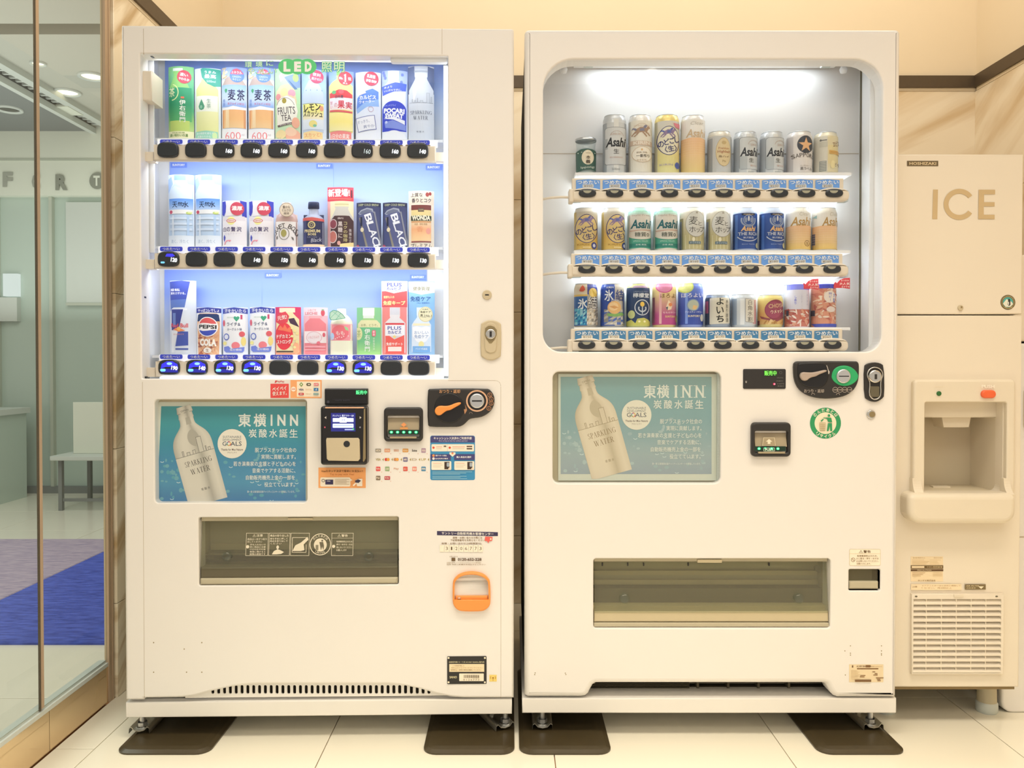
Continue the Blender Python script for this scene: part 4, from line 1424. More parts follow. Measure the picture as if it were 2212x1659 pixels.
for r_, row in enumerate(ic):
    for c_, (col, k) in enumerate(row):
        s = P_(LF, 0.0)
        cx, cy = 817 + 19.6 * c_, (973, 992.5, 1012.8, 1032.5)[r_]
        w, h = (6.2, 3.8) if k in (0, 1, 6) else (4.8, 4.8)
        if k in (2, 3, 5):
            s.t(nm[r_][c_], cx, cy, 11, 5, col, 0, 0.02)
        elif k == 6:
            s.e(cx - 2.6, cy, 3.4, 3.4, col, 10).e(cx + 2, cy, 3.4, 3.4, '#e9a24a', 10)
        else:
            s.rrect(cx - w, cy - h, cx + w, cy + h, 1.4, col).t(nm[r_][c_], cx, cy, w * 1.5, h * 0.9, '#f7ead6', 0, 0.02)
        if r_ == 1:
            s.p([(cx + 9, cy), (cx + 12, cy - 3), (cx + 12, cy + 3)], '#a9964f')
        else:
            s.r(cx + 7, cy + 6.4, cx + 8.4, cy + 7.6, '#d98f72')
        s.build('payment_mark', LM)
s = P_(LF, 0.0)
s.p([(944, 1147), (1075.5, 1149.5), (1075.5, 1158), (944, 1156)], '#3b355a').t('サントリー自動販売機お客様センター', 1010, 1152.6, 112, 6.2, '#f2eee6', -1, 0.03)
s.t('故障・お問い合わせの際には', 1010, 1161.5, 64, 4.4, '#8a6d45', 0, 0.02).t('下記管理番号をお知らせください', 1010, 1166.8, 74, 4.4, '#8a6d45', 0, 0.02).t('故障・お問い合わせ(24時間受付)', 997, 1174, 86, 4.2, '#8a6d45', 0, 0.02)
for i, ch in enumerate(' 31206773'):
    s.r(950 + 10.4 * i, 1177, 959.6 + 10.4 * i, 1192, '#f9efdc')
    if ch != ' ':
        s.t(ch, 954.8 + 10.4 * i, 1184.5, 3 if ch == '1' else 4.6, 7, '#5a4630')
s.p([(1048, 1158.5), (1064, 1159.5), (1063, 1168), (1057, 1168.5), (1055, 1173), (1052, 1168.5), (1047, 1168)], '#e8685f').e(1060, 1164, 2, 2, '#ffe2c8', 8)
s.t('お問い合わせ', 980, 1202, 18, 2.8, '#8a6d45').r(975.5, 1204.5, 983.5, 1211.5, '#6d5638').t('0120-652-228', 1014.5, 1208, 51, 6.4, '#5a3f28', 0, 0.03)
s.t('設置責任者 サントリービバレッジソリューション株式会社', 1002, 1215.4, 74, 2.8, '#a08862').t('住所 神奈川県横浜市西区みなとみらい', 1007, 1219, 84, 2.8, '#8a6d45', 0, 0.02)
s.build('service_sticker', LM)
np_ = plate(LF, 966, 1417.5, 1051, 1477, 2, -0.0015, 0.002).build('name_plate', 'black_soft', LM)
s = P_(LF, -0.0015)
s.t('自動販売機 カード式 AC100V 50/60Hz 屋内用', 1008, 1430, 76, 3.6, '#d9cfa8', 0, 0.02).r(970.5, 1434, 1046, 1451, '#f3dfb9').t('この自動販売機には', 990, 1438, 26, 3, '#8a6530').t('飲料以外のものを入れないでください', 1009, 1442.5, 68, 3, '#a98850').t('転倒防止・故障の場合は連絡してください', 1007, 1447, 66, 3, '#8a6530')
s.t('SANO', 979, 1462.5, 16, 5, '#d9cfa8', 0, 0.03).rrect(992, 1454.5, 1045, 1471, 1, '#f6ecd6')
for i in range(22):
    s.r(1001 + i * 1.6, 1457.5, 1001.4 + i * 1.6 + (i * 7 % 3) * 0.35, 1464, '#6d5a42')
s.t('0 1 2 6 7 7 3', 1018, 1467.5, 34, 3.6, '#6d5a42')
for x, y in ((969, 1420.5), (1047.5, 1420.5), (969, 1473), (1047.5, 1473)):
    s.e(x, y, 2.2, 2.2, '#f6ecd2', 10)
s.build('plate_print', np_)
s = P_(LF, 0.0)
s.r(1057, 1457.5, 1073, 1472, '#f7d878').ring(1065, 1463.5, 6, 6, 1.2, '#b98a2c', 8, 150, 210).ring(1065, 1463.5, 6, 6, 1.2, '#b98a2c', 8, -30, 30).e(1065, 1464, 1.8, 1.8, '#a06a1c', 8).r(1064.6, 1466, 1065.4, 1470, '#a06a1c')
s.build('yellow_sticker', LM)

# locks
k = cyl(LF, 1052, 637, 10.2, -0.004, 0.004, 0.0015).build('key_lock', 'lock_plate', LM)
e = LF.ext(1048, 636, 1056, 638.4)
MB().box(e[0], e[1], -0.0046, -0.003, e[2], e[3]).build('key_slot', 'black', k)
lk = MB().panel(LF.poly(smooth([(1038, 701), (1043, 696.5), (1053, 692), (1060, 691.5), (1070, 692.5), (1079, 697), (1083, 702), (1082.5, 768), (1078, 772), (1068, 777.5), (1060, 778.5), (1050, 776.5), (1042, 771.5), (1038, 768)], 1)), [], -0.006, 0.004, 0.003)
lk = lk.build('lock_handle', 'lock_plate', LM)
hp = [(1060 + 14 * math.cos(t), 712 - 15 * math.sin(t)) for t in [i * math.pi / 10 for i in range(11)]] + [(1046, 730), (1047, 742), (1047, 752), (1050, 759), (1056, 762.5), (1060, 763), (1067, 761.5), (1072, 757), (1073, 745), (1074, 728)]
MB().panel(LF.poly(hp), [], -0.0085, -0.004, 0.002).build('lever', 'lock_plate', lk)
MB().panel(LF.poly([(1048, 709), (1054, 704), (1060, 703), (1068, 706), (1073, 713), (1073, 724), (1068, 735), (1062, 742), (1057, 742), (1050, 732), (1047, 724)]), [], -0.0092, -0.006, 0.0008).build('lock_recess', 'lock_face', lk)
cyl(LF, 1060, 722, 11, -0.0135, -0.006, 0.002).build('lock_core', 'chrome', lk)
e = LF.ext(1057.5, 716, 1062.5, 728)
MB().box(e[0], e[1], -0.0142, -0.012, e[2], e[3]).build('key_slot', 'black_soft', lk)

# card reader and display
rd = MB().panel(LF.rect(703, 839, 796, 874, 2), [], -0.012, 0.004, 0.003).build('money_display', 'black', LM)
s = P_(LF, -0.0124)
s.r(768, 842, 794, 853, '#0c3018').t('販売中', 781, 847.6, 24, 9, '#66ff9c', 0, 0.04)
s.build('display_lettering', rd, 'lamp_print')
s = P_(LF, -0.0124)
s.e(709, 868, 3, 3, '#4a4a55', 12).r(718, 862, 790, 862.5, '#3c3b4b').t('10円 50円', 740, 865, 30, 3, '#4a4a5a')
s.build('display_marks', rd)
cr = MB().panel(LF.rect(698, 876, 797, 1001, 6), [], -0.034, 0.004, 0.006)
cr = cr.build('card_reader', 'black', LM)
e = LF.ext(703, 879, 786, 882, -0.034)
MB().box(e[0], e[1], -0.0352, -0.03, e[2], e[3]).build('reader_trim', 'copper', cr)
MB().panel(LF.poly([(786, 884), (789, 882), (790, 990), (786, 998), (784, 996)], -0.034), [], -0.0346, -0.03).build('reader_edge', 'lock_face', cr)
MB().panel(LF.poly([(706, 946), (774, 946), (777, 950), (778, 991), (774, 996), (710, 995), (706, 991), (704.5, 950)], -0.036), [], -0.039, -0.03, 0.002).build('reader_pad', 'lock_plate', cr)
u, z = LF.q(749, 959, -0.039)
MB().panel(ell(u, z, 0.0082), [], -0.0396, -0.036).build('sensor', 'button_black', cr)
s = P_(LF, -0.0344)
s.r(715, 892, 768, 932, '#262a78').t('クレジット 電子マネー QR', 741.5, 898, 46, 4.6, '#e8ecff', 0, 0.03).rrect(719, 903, 764, 911.5, 1, '#dfe6ff').r(734, 901, 749, 913, '#f6f8ff').t('決済', 741.5, 907, 9, 5, '#4a55c0').rrect(719, 915, 764, 924, 1.5, '#dfe6ff').r(721, 918.5, 762, 920, '#a9b6ee').r(745, 926.5, 764, 929, '#b9c2ff').r(762, 925, 765, 929, '#5fd37a')
s.build('screen', cr, 'lamp_print')
s = P_(LF, -0.0344)
s.p([(701, 902), (705, 899), (705, 905)], '#d9d2c8').p([(781, 902), (777, 899), (777, 905)], '#c8c2ba').e(702, 923, 1.6, 2, '#d6627a', 8).e(778, 923, 2, 2, '#8a8a98', 8)
s.build('key_marks', cr)

# bill acceptor, coin unit
bill_slot(LF, LM, 830.5, 879.5, 914, 953, 5, False)
cu = MB().panel(LF.poly(smooth([(924, 844), (929, 839), (1052, 839), (1060, 843), (1067, 854), (1068.5, 866), (1066, 878), (1059, 889), (1048, 897), (1038, 901), (1022, 903), (1014, 905), (1008, 911), (1002, 917), (994, 921), (985, 922), (930, 922), (924, 917)], 1)), [], -0.011, 0.004, 0.004)
cu = cu.build('coin_unit', 'black_soft', LM)
u, z = LF.q(971, 881)
MB().panel(ell(u, z, 0.0395), [], -0.0125, -0.009, 0.002).build('dial', 'black', cu)
MB().panel(LF.poly(smooth([(940, 890), (941, 882), (946, 877), (953, 875.5), (963, 876.5), (973, 875), (984, 870), (994, 868), (997, 870), (995, 873), (984, 879), (974, 885), (965, 886.5), (958, 892), (952, 896.5), (945, 896)])), [], -0.022, -0.012, 0.003).build('return_lever', 'orange', cu)
u, z = LF.q(1030.5, 865.5)
MB().panel(ell(u, z, 0.0285), [ell(u, z, 0.0245)], -0.0125, -0.01).build('slot_ring', 'copper', cu)
MB().panel(ell(u, z, 0.0245), [], -0.0118, -0.01).build('slot_recess', 'black', cu)
MB().panel(ell(u, z, 0.0195), [], -0.015, -0.01, 0.003).build('coin_slot_plate', 'silver', cu)
MB().box(u - 0.013, u + 0.013, -0.0156, -0.013, z - 0.0018, z + 0.0018).build('coin_slot', 'black', cu)
s = P_(LF, -0.0112)
s.t('おつり・返却', 971.5, 845.4, 45, 8, '#d9a679', 0, 0.025)
for i, (x, y) in enumerate(((1058, 853), (1061, 862), (1061, 871), (1056, 882))):
    P_(LF, -0.0112).ring(x, y, 5, 5, 0.9, '#c79068', 16).t(('500', '100', '50', '10')[i], x, y, 6, 3, '#c79068', -60 - 10 * i).build('coin_mark', cu)
s.build('coin_unit_lettering', cu)
P_(LF, -0.0112).p([(1005, 874), (1009, 886), (1004, 895), (1002, 884), (1006, 884)], '#b88762').build('arrow_mark', cu)
P_(LF, -0.0112).ring(1017, 894, 3.6, 4, 0.9, '#8f7f74', 10, 180, 360).build('finger_mark', cu)

# coin return, orange
outer = LF.poly(smooth([(978, 1258), (981, 1249), (990, 1240), (1003, 1235), (1018, 1233), (1034, 1235), (1047, 1240), (1056, 1249), (1059, 1257), (1060, 1300), (1057, 1308), (1050, 1315), (1040, 1319), (997, 1319), (987, 1315), (980, 1306), (978, 1298)], 2))
hole = LF.poly(smooth([(982, 1293), (982, 1258), (982, 1258), (988, 1248), (1000, 1241), (1018, 1238.5), (1036, 1241), (1050, 1248), (1055.5, 1258), (1055.5, 1258), (1055, 1293), (1055, 1293), (982, 1293)], 1))
cb = MB().panel(outer, [hole], -0.012, 0.004, 0.005, hr=0.002).build('coin_return', 'orange', LM)
e = LF.ext(980, 1236, 1058, 1296)
MB().box(e[0], e[1], 0.002, 0.004, e[2], e[3]).build('cup', 'bin_dark', cb)
MB().panel(LF.rect(984, 1286, 1054, 1294, 1), [], -0.006, 0.003, 0.002).build('cup_lip', 'orange', cb)
MB().panel(inset(hole, 0.0015), [], 0.0, 0.0015, 0.0).build('cup_flap', 'smoke_flap', cb)
u, z = LF.q(992, 1291)
MB().lathe([(0.0001, z + 0.004), (0.004, z + 0.003), (0.0045, z)], (u, -0.007), 10).build('pin', 'copper', cb)

# delivery hatch
a, b_, z0, z1, bn = pickup(LF, LM, 429, 1117, 861, 1264, None)
k = (z1 - z0) / 147
h = lambda y: z1 - (y - 1117) * k
m = MB()
m.box(a, b_, 0.05, 0.096, h(1204), h(1208), 0)
m.box(a, b_, 0.09, 0.099, h(1206), h(1190), 1)
m.box(a, b_, 0.05, 0.094, h(1222), h(1216), 2)
m.box(a, b_, 0.02, 0.05, h(1232), h(1228), 0)
for x in (582, 723):
    u, _ = LF.q(x, 1200, 0.1)
    m.box(u - 0.005, u + 0.005, 0.08, 0.095, h(1222), h(1208), 1)
m.build('bin_bars', ['bin_dark', 'bin_light', 'black'], bn)
m = MB().panel(LF.rect(431, 1226, 859, 1249, 2), [], 0.008, 0.03, 0.002).build('hatch_sill', 'bin_dark', bn)
MB().panel(LF.rect(431, 1249, 859, 1263, 2), [], 0.003, 0.03, 0.004).build('hatch_lip', 'bin_grey', bn)
MB().panel(LF.rect(431, 1118, 859, 1127, 1), [], 0.012, 0.03, 0.002).build('hatch_header', 'bin_grey', bn)
e = LF.ext(620, 1120, 674, 1124)
MB().bbox(e[0], e[1], 0.006, 0.014, e[2], e[3], 0.001).build('hatch_pull', 'bin_light', bn)
e = LF.ext(432, 1122, 858, 1229)
fl = MB()
fl.add([(e[0], 0.022, e[3]), (e[1], 0.022, e[3]), (e[1], 0.006, e[2]), (e[0], 0.006, e[2]), (e[0], 0.025, e[3]), (e[1], 0.025, e[3]), (e[1], 0.009, e[2]), (e[0], 0.009, e[2])],
       [(0, 3, 2, 1), (4, 5, 6, 7), (0, 4, 7, 3), (1, 2, 6, 5), (3, 7, 6, 2), (0, 1, 5, 4)])
fl = fl.build('hatch_flap', 'smoke_flap', LM)
for x in (491, 797):
    u, z = LF.q(x, 1201, 0.008)
    kb = MB()
    kb.panel(ell(u, z, 0.0125, None, 20), [], -0.002, 0.012, 0.006)
    kb.build('flap_knob', 'cup_glass', fl)
s = Print(lambda x, y, l: (lambda q: (q[0], 0.0215 - (y - 1122) / 107 * 0.016 - 0.0006 - l * 0.0002, q[1]))(LF.q(x, y, 0.012)))
wv = '#e9dfc6'


def frame_box(x0, y0, x1, y1):
    for q in ((x0, y0, x1, y0 + 0.8), (x0, y1 - 0.8, x1, y1), (x0, y0, x0 + 0.8, y1), (x1 - 0.8, y0, x1, y1)):
        s.r(*q, wv)


frame_box(531, 1152, 579, 1200)
frame_box(580.5, 1152, 626, 1200)
frame_box(627.5, 1152, 668, 1200)
frame_box(716, 1152, 763, 1200)
s.t('⚠注意', 556, 1157.5, 22, 6, wv, 0, 0.03).t('商品は一本ずつ取り', 555, 1165, 42, 4.4, wv, 0, 0.02).t('出してください', 550, 1170.5, 32, 4.4, wv, 0, 0.02).e(535, 1181, 3.6, 3.6, wv, 12)
for i, tx in enumerate(('手を入れないで', '熱い商品に注意', 'けがのおそれ有', '無理に開けると', '故障の原因です')):
    s.t(tx, 557, 1176.5 + 5 * i, 34, 4, wv, 0, 0.02)
s.t('商品の取り出し方', 603, 1157.5, 40, 5, wv, 0, 0.03)
for i, tx in enumerate(('扉を手前に押して', '商品を取り出して', 'ください')):
    s.t(tx, 602 - (6 if i == 2 else 0), 1164 + 5 * i, 38 if i < 2 else 24, 4, wv, 0, 0.02)
s.p([(588, 1197), (592, 1190), (600, 1186), (606, 1188), (614, 1192), (608, 1196), (598, 1197)], wv).e(600, 1182, 3, 4, wv, 10)
s.p([(632, 1190), (638, 1178), (650, 1172), (664, 1160), (666, 1166), (656, 1176), (658, 1188), (650, 1190)], wv)
for q in ((631, 1161, 664, 1162), (631, 1192, 662, 1193), (631, 1161, 632, 1193), (661, 1176, 662, 1193)):
    s.r(*q, wv)
s.ring(692, 1176, 23, 23, 1.6, wv, 36).e(692, 1177, 14, 14, wv, 24).arc('のんだあとは', 692, 1176, 18, 5, wv, -58, 58, 0.03).arc('リサイクル', 692, 1176, 18, 5, wv, 215, 145, 0.03, True)
s.e(696, 1168, 2, 2, '#6d6652', 8).p([(690, 1171), (698, 1171), (700, 1179), (699, 1188), (696, 1180), (694, 1188), (692, 1180)], '#6d6652').r(682, 1177, 688, 1188, '#8d866f')
s.t('⚠警告', 740, 1157.5, 22, 6, wv, 0, 0.03).r(717, 1162.5, 762, 1163, wv).e(721, 1180, 3.4, 3.4, wv, 12)
for i, tx in enumerate(('転倒事故防止のため', '押す・ゆする・のる', '等しないでください', 'お願いします')):
    s.t(tx, 744 - (6 if i == 3 else 0), 1170 + 6 * i, 34 if i < 3 else 22, 4, wv, 0, 0.02)
s.build('flap_notice', fl)

# ------------------------------------------------------------------ RIGHT MACHINE
RM = thing('vending_machine', 'white beer vending machine on the right with a rounded display window', 'vending machine', (RF.o.x, RF.o.y, 0))
u0, u1, zb, zt = RF.ext(1133, 62, 1942, 1507)
cabinet_shell(RM, u0 + 0.008, u1 - 0.012, 0.055, 0.78, zb + 0.02, zt - 0.02)
side = MB().box(u0 + 0.001, u0 + 0.008, 0.06, 0.78, zb + 0.02, zt - 0.035)
side.build('side_skin', 'dark_void', RM)
bot = [(1133, 1502), (1140, 1507), (1256, 1507), (1265, 1505), (1271, 1500), (1276, 1490), (1281, 1481), (1288, 1477), (1780, 1477), (1786, 1479), (1790, 1486), (1796, 1498), (1803, 1505), (1811, 1508), (1934, 1508), (1942, 1504)]
out = [RF.q(x, y) for x, y in bot]
out[0] = (u0, out[0][1])
out[-1] = (u1, out[-1][1])
out = out + rr(u0, zb, u1, zt, (0, 0, 0.012, 0.012))[2:]
wn = RF.rect(1173, 127, 1906, 760, (40, 36, 62, 66), 0, 8)
pw = RF.rect(1194, 803, 1557, 1044, 14)
ht = RF.rect(1282, 1207, 1794, 1357, 6)
cr_ = RF.rect(1834, 1230, 1902, 1276, 3)
MB().panel(out, [wn, pw, ht, cr_], 0.0, 0.055, 0.014, rs=5, hr=0.004).build('door', 'white_paint', RM)
MB().panel(RF.rect(1128, 1510, 1938, 1542), [], 0.004, 0.70, 0.003).build('base', 'white_base', RM)
e = RF.ext(1270, 1472, 1800, 1508, 0.05)
m = MB().box(e[0], e[1], 0.11, 0.115, e[2] - 0.02, e[3], 0)
for i in range(7):
    zz = e[2] + 0.002 + i * 0.0055
    m.box(e[0] + 0.01, e[0] + 0.28, 0.07, 0.10, zz, zz + 0.0022, 1)
for i in range(3):
    zz = e[2] + 0.004 + i * 0.012
    m.box(e[0] + 0.28, e[1] - 0.01, 0.08, 0.10, zz, zz + 0.003, 1)
for i in range(4):
    xx = e[0] + 0.3 + i * 0.083
    m.box(xx, xx + 0.006, 0.07, 0.10, e[2] - 0.01, e[3], 1)
m.build('vent_grille', ['dark_void', 'bin_dark'], RM)
feet(RF, RM, [(RF.q(1173, 1560)[0], 0.0), (RF.q(1896, 1560)[0], math.radians(3))])
for sx in (-0.42, 0.42):
    MB().lathe([(0.02, 0.0105), (0.02, 0.078)], (sx, 0.62), 12).build('rear_foot', 'silver', RM)
s = MB()
for x, y in ((1156, 1453.5), (1155, 1457), (1221, 1454), (1222.5, 1457), (1837, 1395), (1904, 1395), (1837, 1415), (1837, 1411), (1904, 1406), (1904, 1412), (1904, 1415), (1825, 1406), (1826, 1458)):
    u, z = RF.q(x, y)
    s.panel(ell(u, z, 0.0014, None, 8), [], -0.0005, 0.002)
s.build('rivets', 'lock_face', RM)['kind'] = 'stuff'

RD = 0.165
case(RF, RM, 1173, 127, 1906, 760, RD, 'case_grey', 0.008, 0.05)
e = RF.ext(1172, 331.5, 1868, 332.5, RD)
MB().box(e[0], e[1], RD - 0.001, RD, e[2], e[3]).build('panel_seam', 'seam', RM)
e = RF.ext(1878, 100, 1903, 757, 0.05)
MB().bbox(e[0], e[1], 0.05, 0.1, e[2], e[3], 0.002).build('side_light_guard', 'case_white', RM)
e = RF.ext(1871, 100, 1876.5, 757, 0.06)
MB().box(e[0], e[1], 0.10, 0.104, e[2], e[3]).build('side_gap', 'bin_dark', RM)
e = RF.ext(1252, 754, 1800, 762, 0.03)
MB().box(e[0], e[1], 0.06, 0.062, e[2], e[3]).build('floor_gap', 'black_soft', RM)
for x in (1218, 1825):
    u, z = RF.q(x, 147, 0.1)
    MB().lathe([(0.0001, z - 0.012), (0.008, z - 0.010), (0.011, z), (0.004, z + 0.012), (0.003, z + 0.02)], (u, 0.11), 16).build('hook_cap', 'case_white', RM)
# fluorescent tubes with their holders
for (x0, x1, y, d) in ((1281, 1776, 131, 0.10), (1255, 1810, 424, 0.105), (1255, 1810, 587, 0.105)):
    ua, z = RF.q(x0, y, d)
    ub, _ = RF.q(x1, y, d)
    tb = MB()
    seg = 14
    lo = []
    for x in (ua, ub):
        lo.append([(x, d + 0.0125 * math.cos(2 * math.pi * i / seg), z + 0.0125 * math.sin(2 * math.pi * i / seg)) for i in range(seg)])
    tb.strip(lo)
    lampo = tb.build('fluorescent_tube', 'tube_lamp', RM)
    hb = MB()
    for x, sg in ((ua, -1), (ub, 1)):
        hb.box(x, x + sg * 0.024, d - 0.012, d + 0.014, z - 0.016, z + 0.014, 0)
        hb.box(x, x + sg * 0.014, d - 0.014, d - 0.012, z - 0.012, z - 0.006, 1)
        hb.box(x + sg * 0.016, x + sg * 0.022, d - 0.014, d - 0.012, z - 0.003, z + 0.003, 1)
    hb.build('tube_holder', ['pale_grey', 'black_soft'], RM)
    if y < 200:
        MB().box(ua - 0.05, ub + 0.05, 0.13, 0.145, z - 0.004, z + 0.03).build('lamp_bracket', 'case_grey', RM)

# button rails with the つめたい signs
B1 = [1268.8, 1327.5, 1387, 1446, 1505, 1563.8, 1623.6, 1683, 1741.7, 1801.5]
L1 = [1270.3, 1328, 1385.5, 1443.5, 1501, 1557, 1614.5, 1672.5, 1730, 1787.5]
RROWS = ((410, 433, 417.5, 387, 409, 383, 0), (572.5, 596, 581.5, 550, 573, 546.5, -2), (735, 758, 745, 713, 735, 708.5, -2.5))
yen = [['¥350', '¥300', '¥300', '¥220', '¥220', '¥250', '¥230', '¥230', '¥230', '¥240'],
       ['¥160', '¥160', '¥180', '¥180', '¥160', '¥160', '¥180', '¥180', '¥160', '¥160'],
       ['¥150', '¥150', '¥150', '¥150', '¥150', '¥170', '¥200', '¥200', '¥260', '¥260']]
for ri, (y0, y1, yb, yl0, yl1, ys, xo) in enumerate(RROWS):
    m = MB()
    m.panel(RF.rect(1232 + xo, y0, 1836 + xo, y1, 9, 0.02), [], 0.02, 0.045, 0.006)
    m.panel(RF.rect(1236 + xo, yl0 - 3, 1824 + xo, y0 + 4, 2, 0.03), [], 0.035, 0.05, 0.002)
    m.panel(RF.rect(1229 + xo, y0 - 2, 1239 + xo, y1 + 4, 3, 0.02), [], 0.016, 0.05, 0.004)
    for bx in B1:
        br = [RF.q(bx + xo * 0.7 + 30 * math.cos(math.radians(t)), y0 + 3 - 8 * math.sin(math.radians(t)), 0.02) for t in range(0, 181, 15)]
        m.panel(br, [], 0.0195, 0.045, 0.003)
    rail = m.build('button_rail', 'rail_cream', RM)
    sp = RF.ext(1240 + xo, ys, 1826 + xo, y0 + 8, 0.09)
    zs = RF.q(1500, ys, 0.11)[1] - 0.0005
    MB().box(sp[0], sp[1], 0.05, 0.16, zs - 0.008, zs).build('shelf', 'case_white', RM)
    cb = MB()
    pts = [RF.q(1173, y1 - 3, 0.06), RF.q(1190, y1 - 5, 0.06), RF.q(1212, y1 - 7, 0.05), RF.q(1232 + xo, y1 - 7, 0.04)]
    cb.tube([(p[0], 0.06 - 0.006 * i, p[1]) for i, p in enumerate(pts)], 0.0035, 8)
    cb.build('cable', 'rail_cream', rail)
    bt = []
    for i, bx in enumerate(B1):
        x = bx + xo * 0.7 - (0.35 * i if ri else 0) * (1 if ri == 1 else 0.5)
        MB().panel(RF.poly([(x + 18.8 * math.copysign(abs(math.cos(t)) ** 0.75, math.cos(t)), yb + 9.2 * math.copysign(abs(math.sin(t)) ** 0.85, math.sin(t))) for t in [k * math.pi / 14 for k in range(28)]], 0.02), [], 0.013, 0.022, 0.004).build('push_button', 'button_black', rail)
        bt.append(x)
    for x in bt:
        st = Print(lambda x, y, l: (lambda q: (q[0], 0.0125 - l * 0.0002, q[1]))(RF.q(x, y, 0.012)))
        st.p([(x + 9 * math.cos(t), yb - 6.2 + 6 * math.sin(t)) for t in [math.pi * k / 10 for k in range(11)]], '#a3a18c')
        st.build('button_lens', rail)
    for i, lx in enumerate(L1):
        st = Print(lambda x, y, l: (lambda q: (q[0], 0.0335 - l * 0.0002, q[1]))(RF.q(x, y, 0.033)))
        x = lx + xo + (0 if ri == 0 else 0.3)
        arc_ = [(x - 26 + 52 * k / 8, yl0 + 2.2 * abs(k - 4) / 4) for k in range(9)]
        st.p(arc_ + [(x + 26, yl1), (x - 26, yl1)], '#6ba2ec' if ri < 2 else '#4a88b8')
        st.t('つめたい', x, yl0 + 6.8, 47, 8.5, '#f7fbff', 0, 0.045)
        st.rrect(x - 12, yl0 + 11.5, x + 12, yl0 + 18.5, 1, '#cfd4d8' if ri < 2 else '#ece6d8').t(yen[ri][i], x, yl0 + 15, 18, 4.6, '#8f7f66', 0, 0.01)
        st.build('cold_sign', rail)

e = RF.ext(1168, 123, 1910, 764)
MB().box(e[0], e[1], 0.012, 0.014, e[2], e[3]).build('display_window', 'clear_acrylic', RM)

# poster
pd = 0.024
e = RF.ext(1190, 800, 1561, 1048)
MB().box(e[0], e[1], 0.030, 0.036, e[2], e[3]).build('poster_holder', 'bin_light', RM)
g = RF.rect(1206, 808, 1548, 1038, 0, pd)
po = thing('poster', 'faded bluish bottle advert poster with a white border, right vending machine', 'poster', RF.world((g[0][0] + g[1][0]) / 2, pd, g[0][1]))
ox2, oz2 = (g[0][0] + g[1][0]) / 2, g[0][1]
MB().box(g[0][0] - ox2, g[1][0] - ox2, 0.0, 0.0008, 0, g[2][1] - oz2).build('sheet', 'fascia', po)
sk = Print(lambda x, y, l: (lambda q: (q[0] - ox2, -0.0003 - l * 0.00012, q[1] - oz2))(RF.q(x, min(y, 1034.5), pd)))
poster_art(sk, 1211, 814, 1537, 1024, 326 / 330, 210 / 212, (('#8ab4b8', '#7dacb4', '#7fabb5', '#8cb0ba', '#a0b6be', '#9aabba'), ('#b0c8cc', '#a0bcc3')), ('#e3d3ba', '#eedfc8', '#cbbb9f', '#a3916f', '#8a7040'), True)  # faded palette, with the film's reflected haze also mixed into its colours
sk.build('advert_print', po)
fm = MB().box(e[0], e[1], 0.010, 0.012, e[2], e[3])
fm.build('poster_window', 'poster_film', RM)
e2 = RF.ext(1548, 806, 1554, 1042, 0.02)
MB().box(e2[0], e2[1], 0.012, 0.028, e2[2], e2[3]).build('holder_edge', 'pale_grey', RM)

# money display, coin unit, lock
dp = MB().panel(RF.rect(1605, 797, 1697, 840, 3), [], -0.003, 0.004, 0.002).build('money_display', 'black_soft', RM)
s = P_(RF, -0.0034)
s.r(1650, 800, 1678, 812, '#24401c').t('販売中', 1664, 806, 26, 10.5, '#8dff5c', 0, 0.02).e(1672, 829.5, 2.6, 2.4, '#ff4a6c', 10).e(1673, 829.5, 1.1, 1, '#ffe4ec', 8)
s.build('display_lettering', dp, 'lamp_print')
s = P_(RF, -0.0034)
s.t('¥', 1611.5, 825, 4, 5, '#b7b2ac', 0, 0.02).t('お札中止', 1685, 816, 14, 2.6, '#7d7a72').t('釣銭切', 1684, 823, 14, 2.6, '#7d7a72').t('10円', 1686, 829, 14, 2.6, '#7d7a72').t('準備中', 1686, 834, 14, 2.6, '#7d7a72').ring(1686, 805, 3, 3, 0.7, '#6a6862', 10)
s.build('display_marks', dp)
cu = MB().panel(RF.poly(smooth([(1712, 787), (1716, 782), (1722, 780), (1845, 780), (1850, 782), (1852.5, 788), (1852, 812), (1850, 825), (1844, 838), (1835, 848), (1822, 855), (1806, 859), (1785, 861), (1765, 860), (1748, 856), (1734, 849), (1723, 839), (1716, 826), (1713, 812)], 1)), [], -0.012, 0.004, 0.004)
cu = cu.build('coin_unit', 'black_soft', RM)
MB().panel(RF.poly(smooth([(1719, 789), (1724, 784), (1776, 783), (1782, 790), (1786, 806), (1784, 822), (1776, 834), (1764, 838), (1740, 836), (1726, 828), (1719, 812)])), [], -0.014, -0.01, 0.002).build('dial', 'black', cu)
MB().panel(RF.poly(smooth([(1722, 813), (1724, 806), (1729, 803.5), (1738, 804), (1748, 804.5), (1760, 802.5), (1772, 799.5), (1778, 799), (1780, 801), (1776, 804), (1764, 808), (1756, 813), (1748, 814.5), (1742, 817), (1738, 821), (1733, 822.5), (1727, 821)])), [], -0.023, -0.013, 0.003).build('return_lever', 'lever_grey', cu)
MB().panel(RF.poly(smooth([(1792 + 0, 812), (1795, 800), (1804, 792), (1817, 789), (1831, 791), (1842, 798), (1849, 808), (1850, 815), (1845, 824), (1835, 831), (1822, 834), (1808, 832), (1798, 825), (1793, 818)])), [], -0.014, -0.01, 0.002).build('slot_surround', 'green_pad', cu)
u, z = RF.q(1817, 812.5)
MB().panel(ell(u, z, 0.0188), [], -0.018, -0.012, 0.003).build('coin_slot_plate', 'silver', cu)
MB().box(u - 0.013, u + 0.013, -0.0186, -0.016, z - 0.0012, z + 0.0012).build('coin_slot', 'black', cu)
s = P_(RF, -0.0124)
s.t('おつり・返却', 1758, 844.5, 43, 8, '#b9ada0', 0, 0.02)
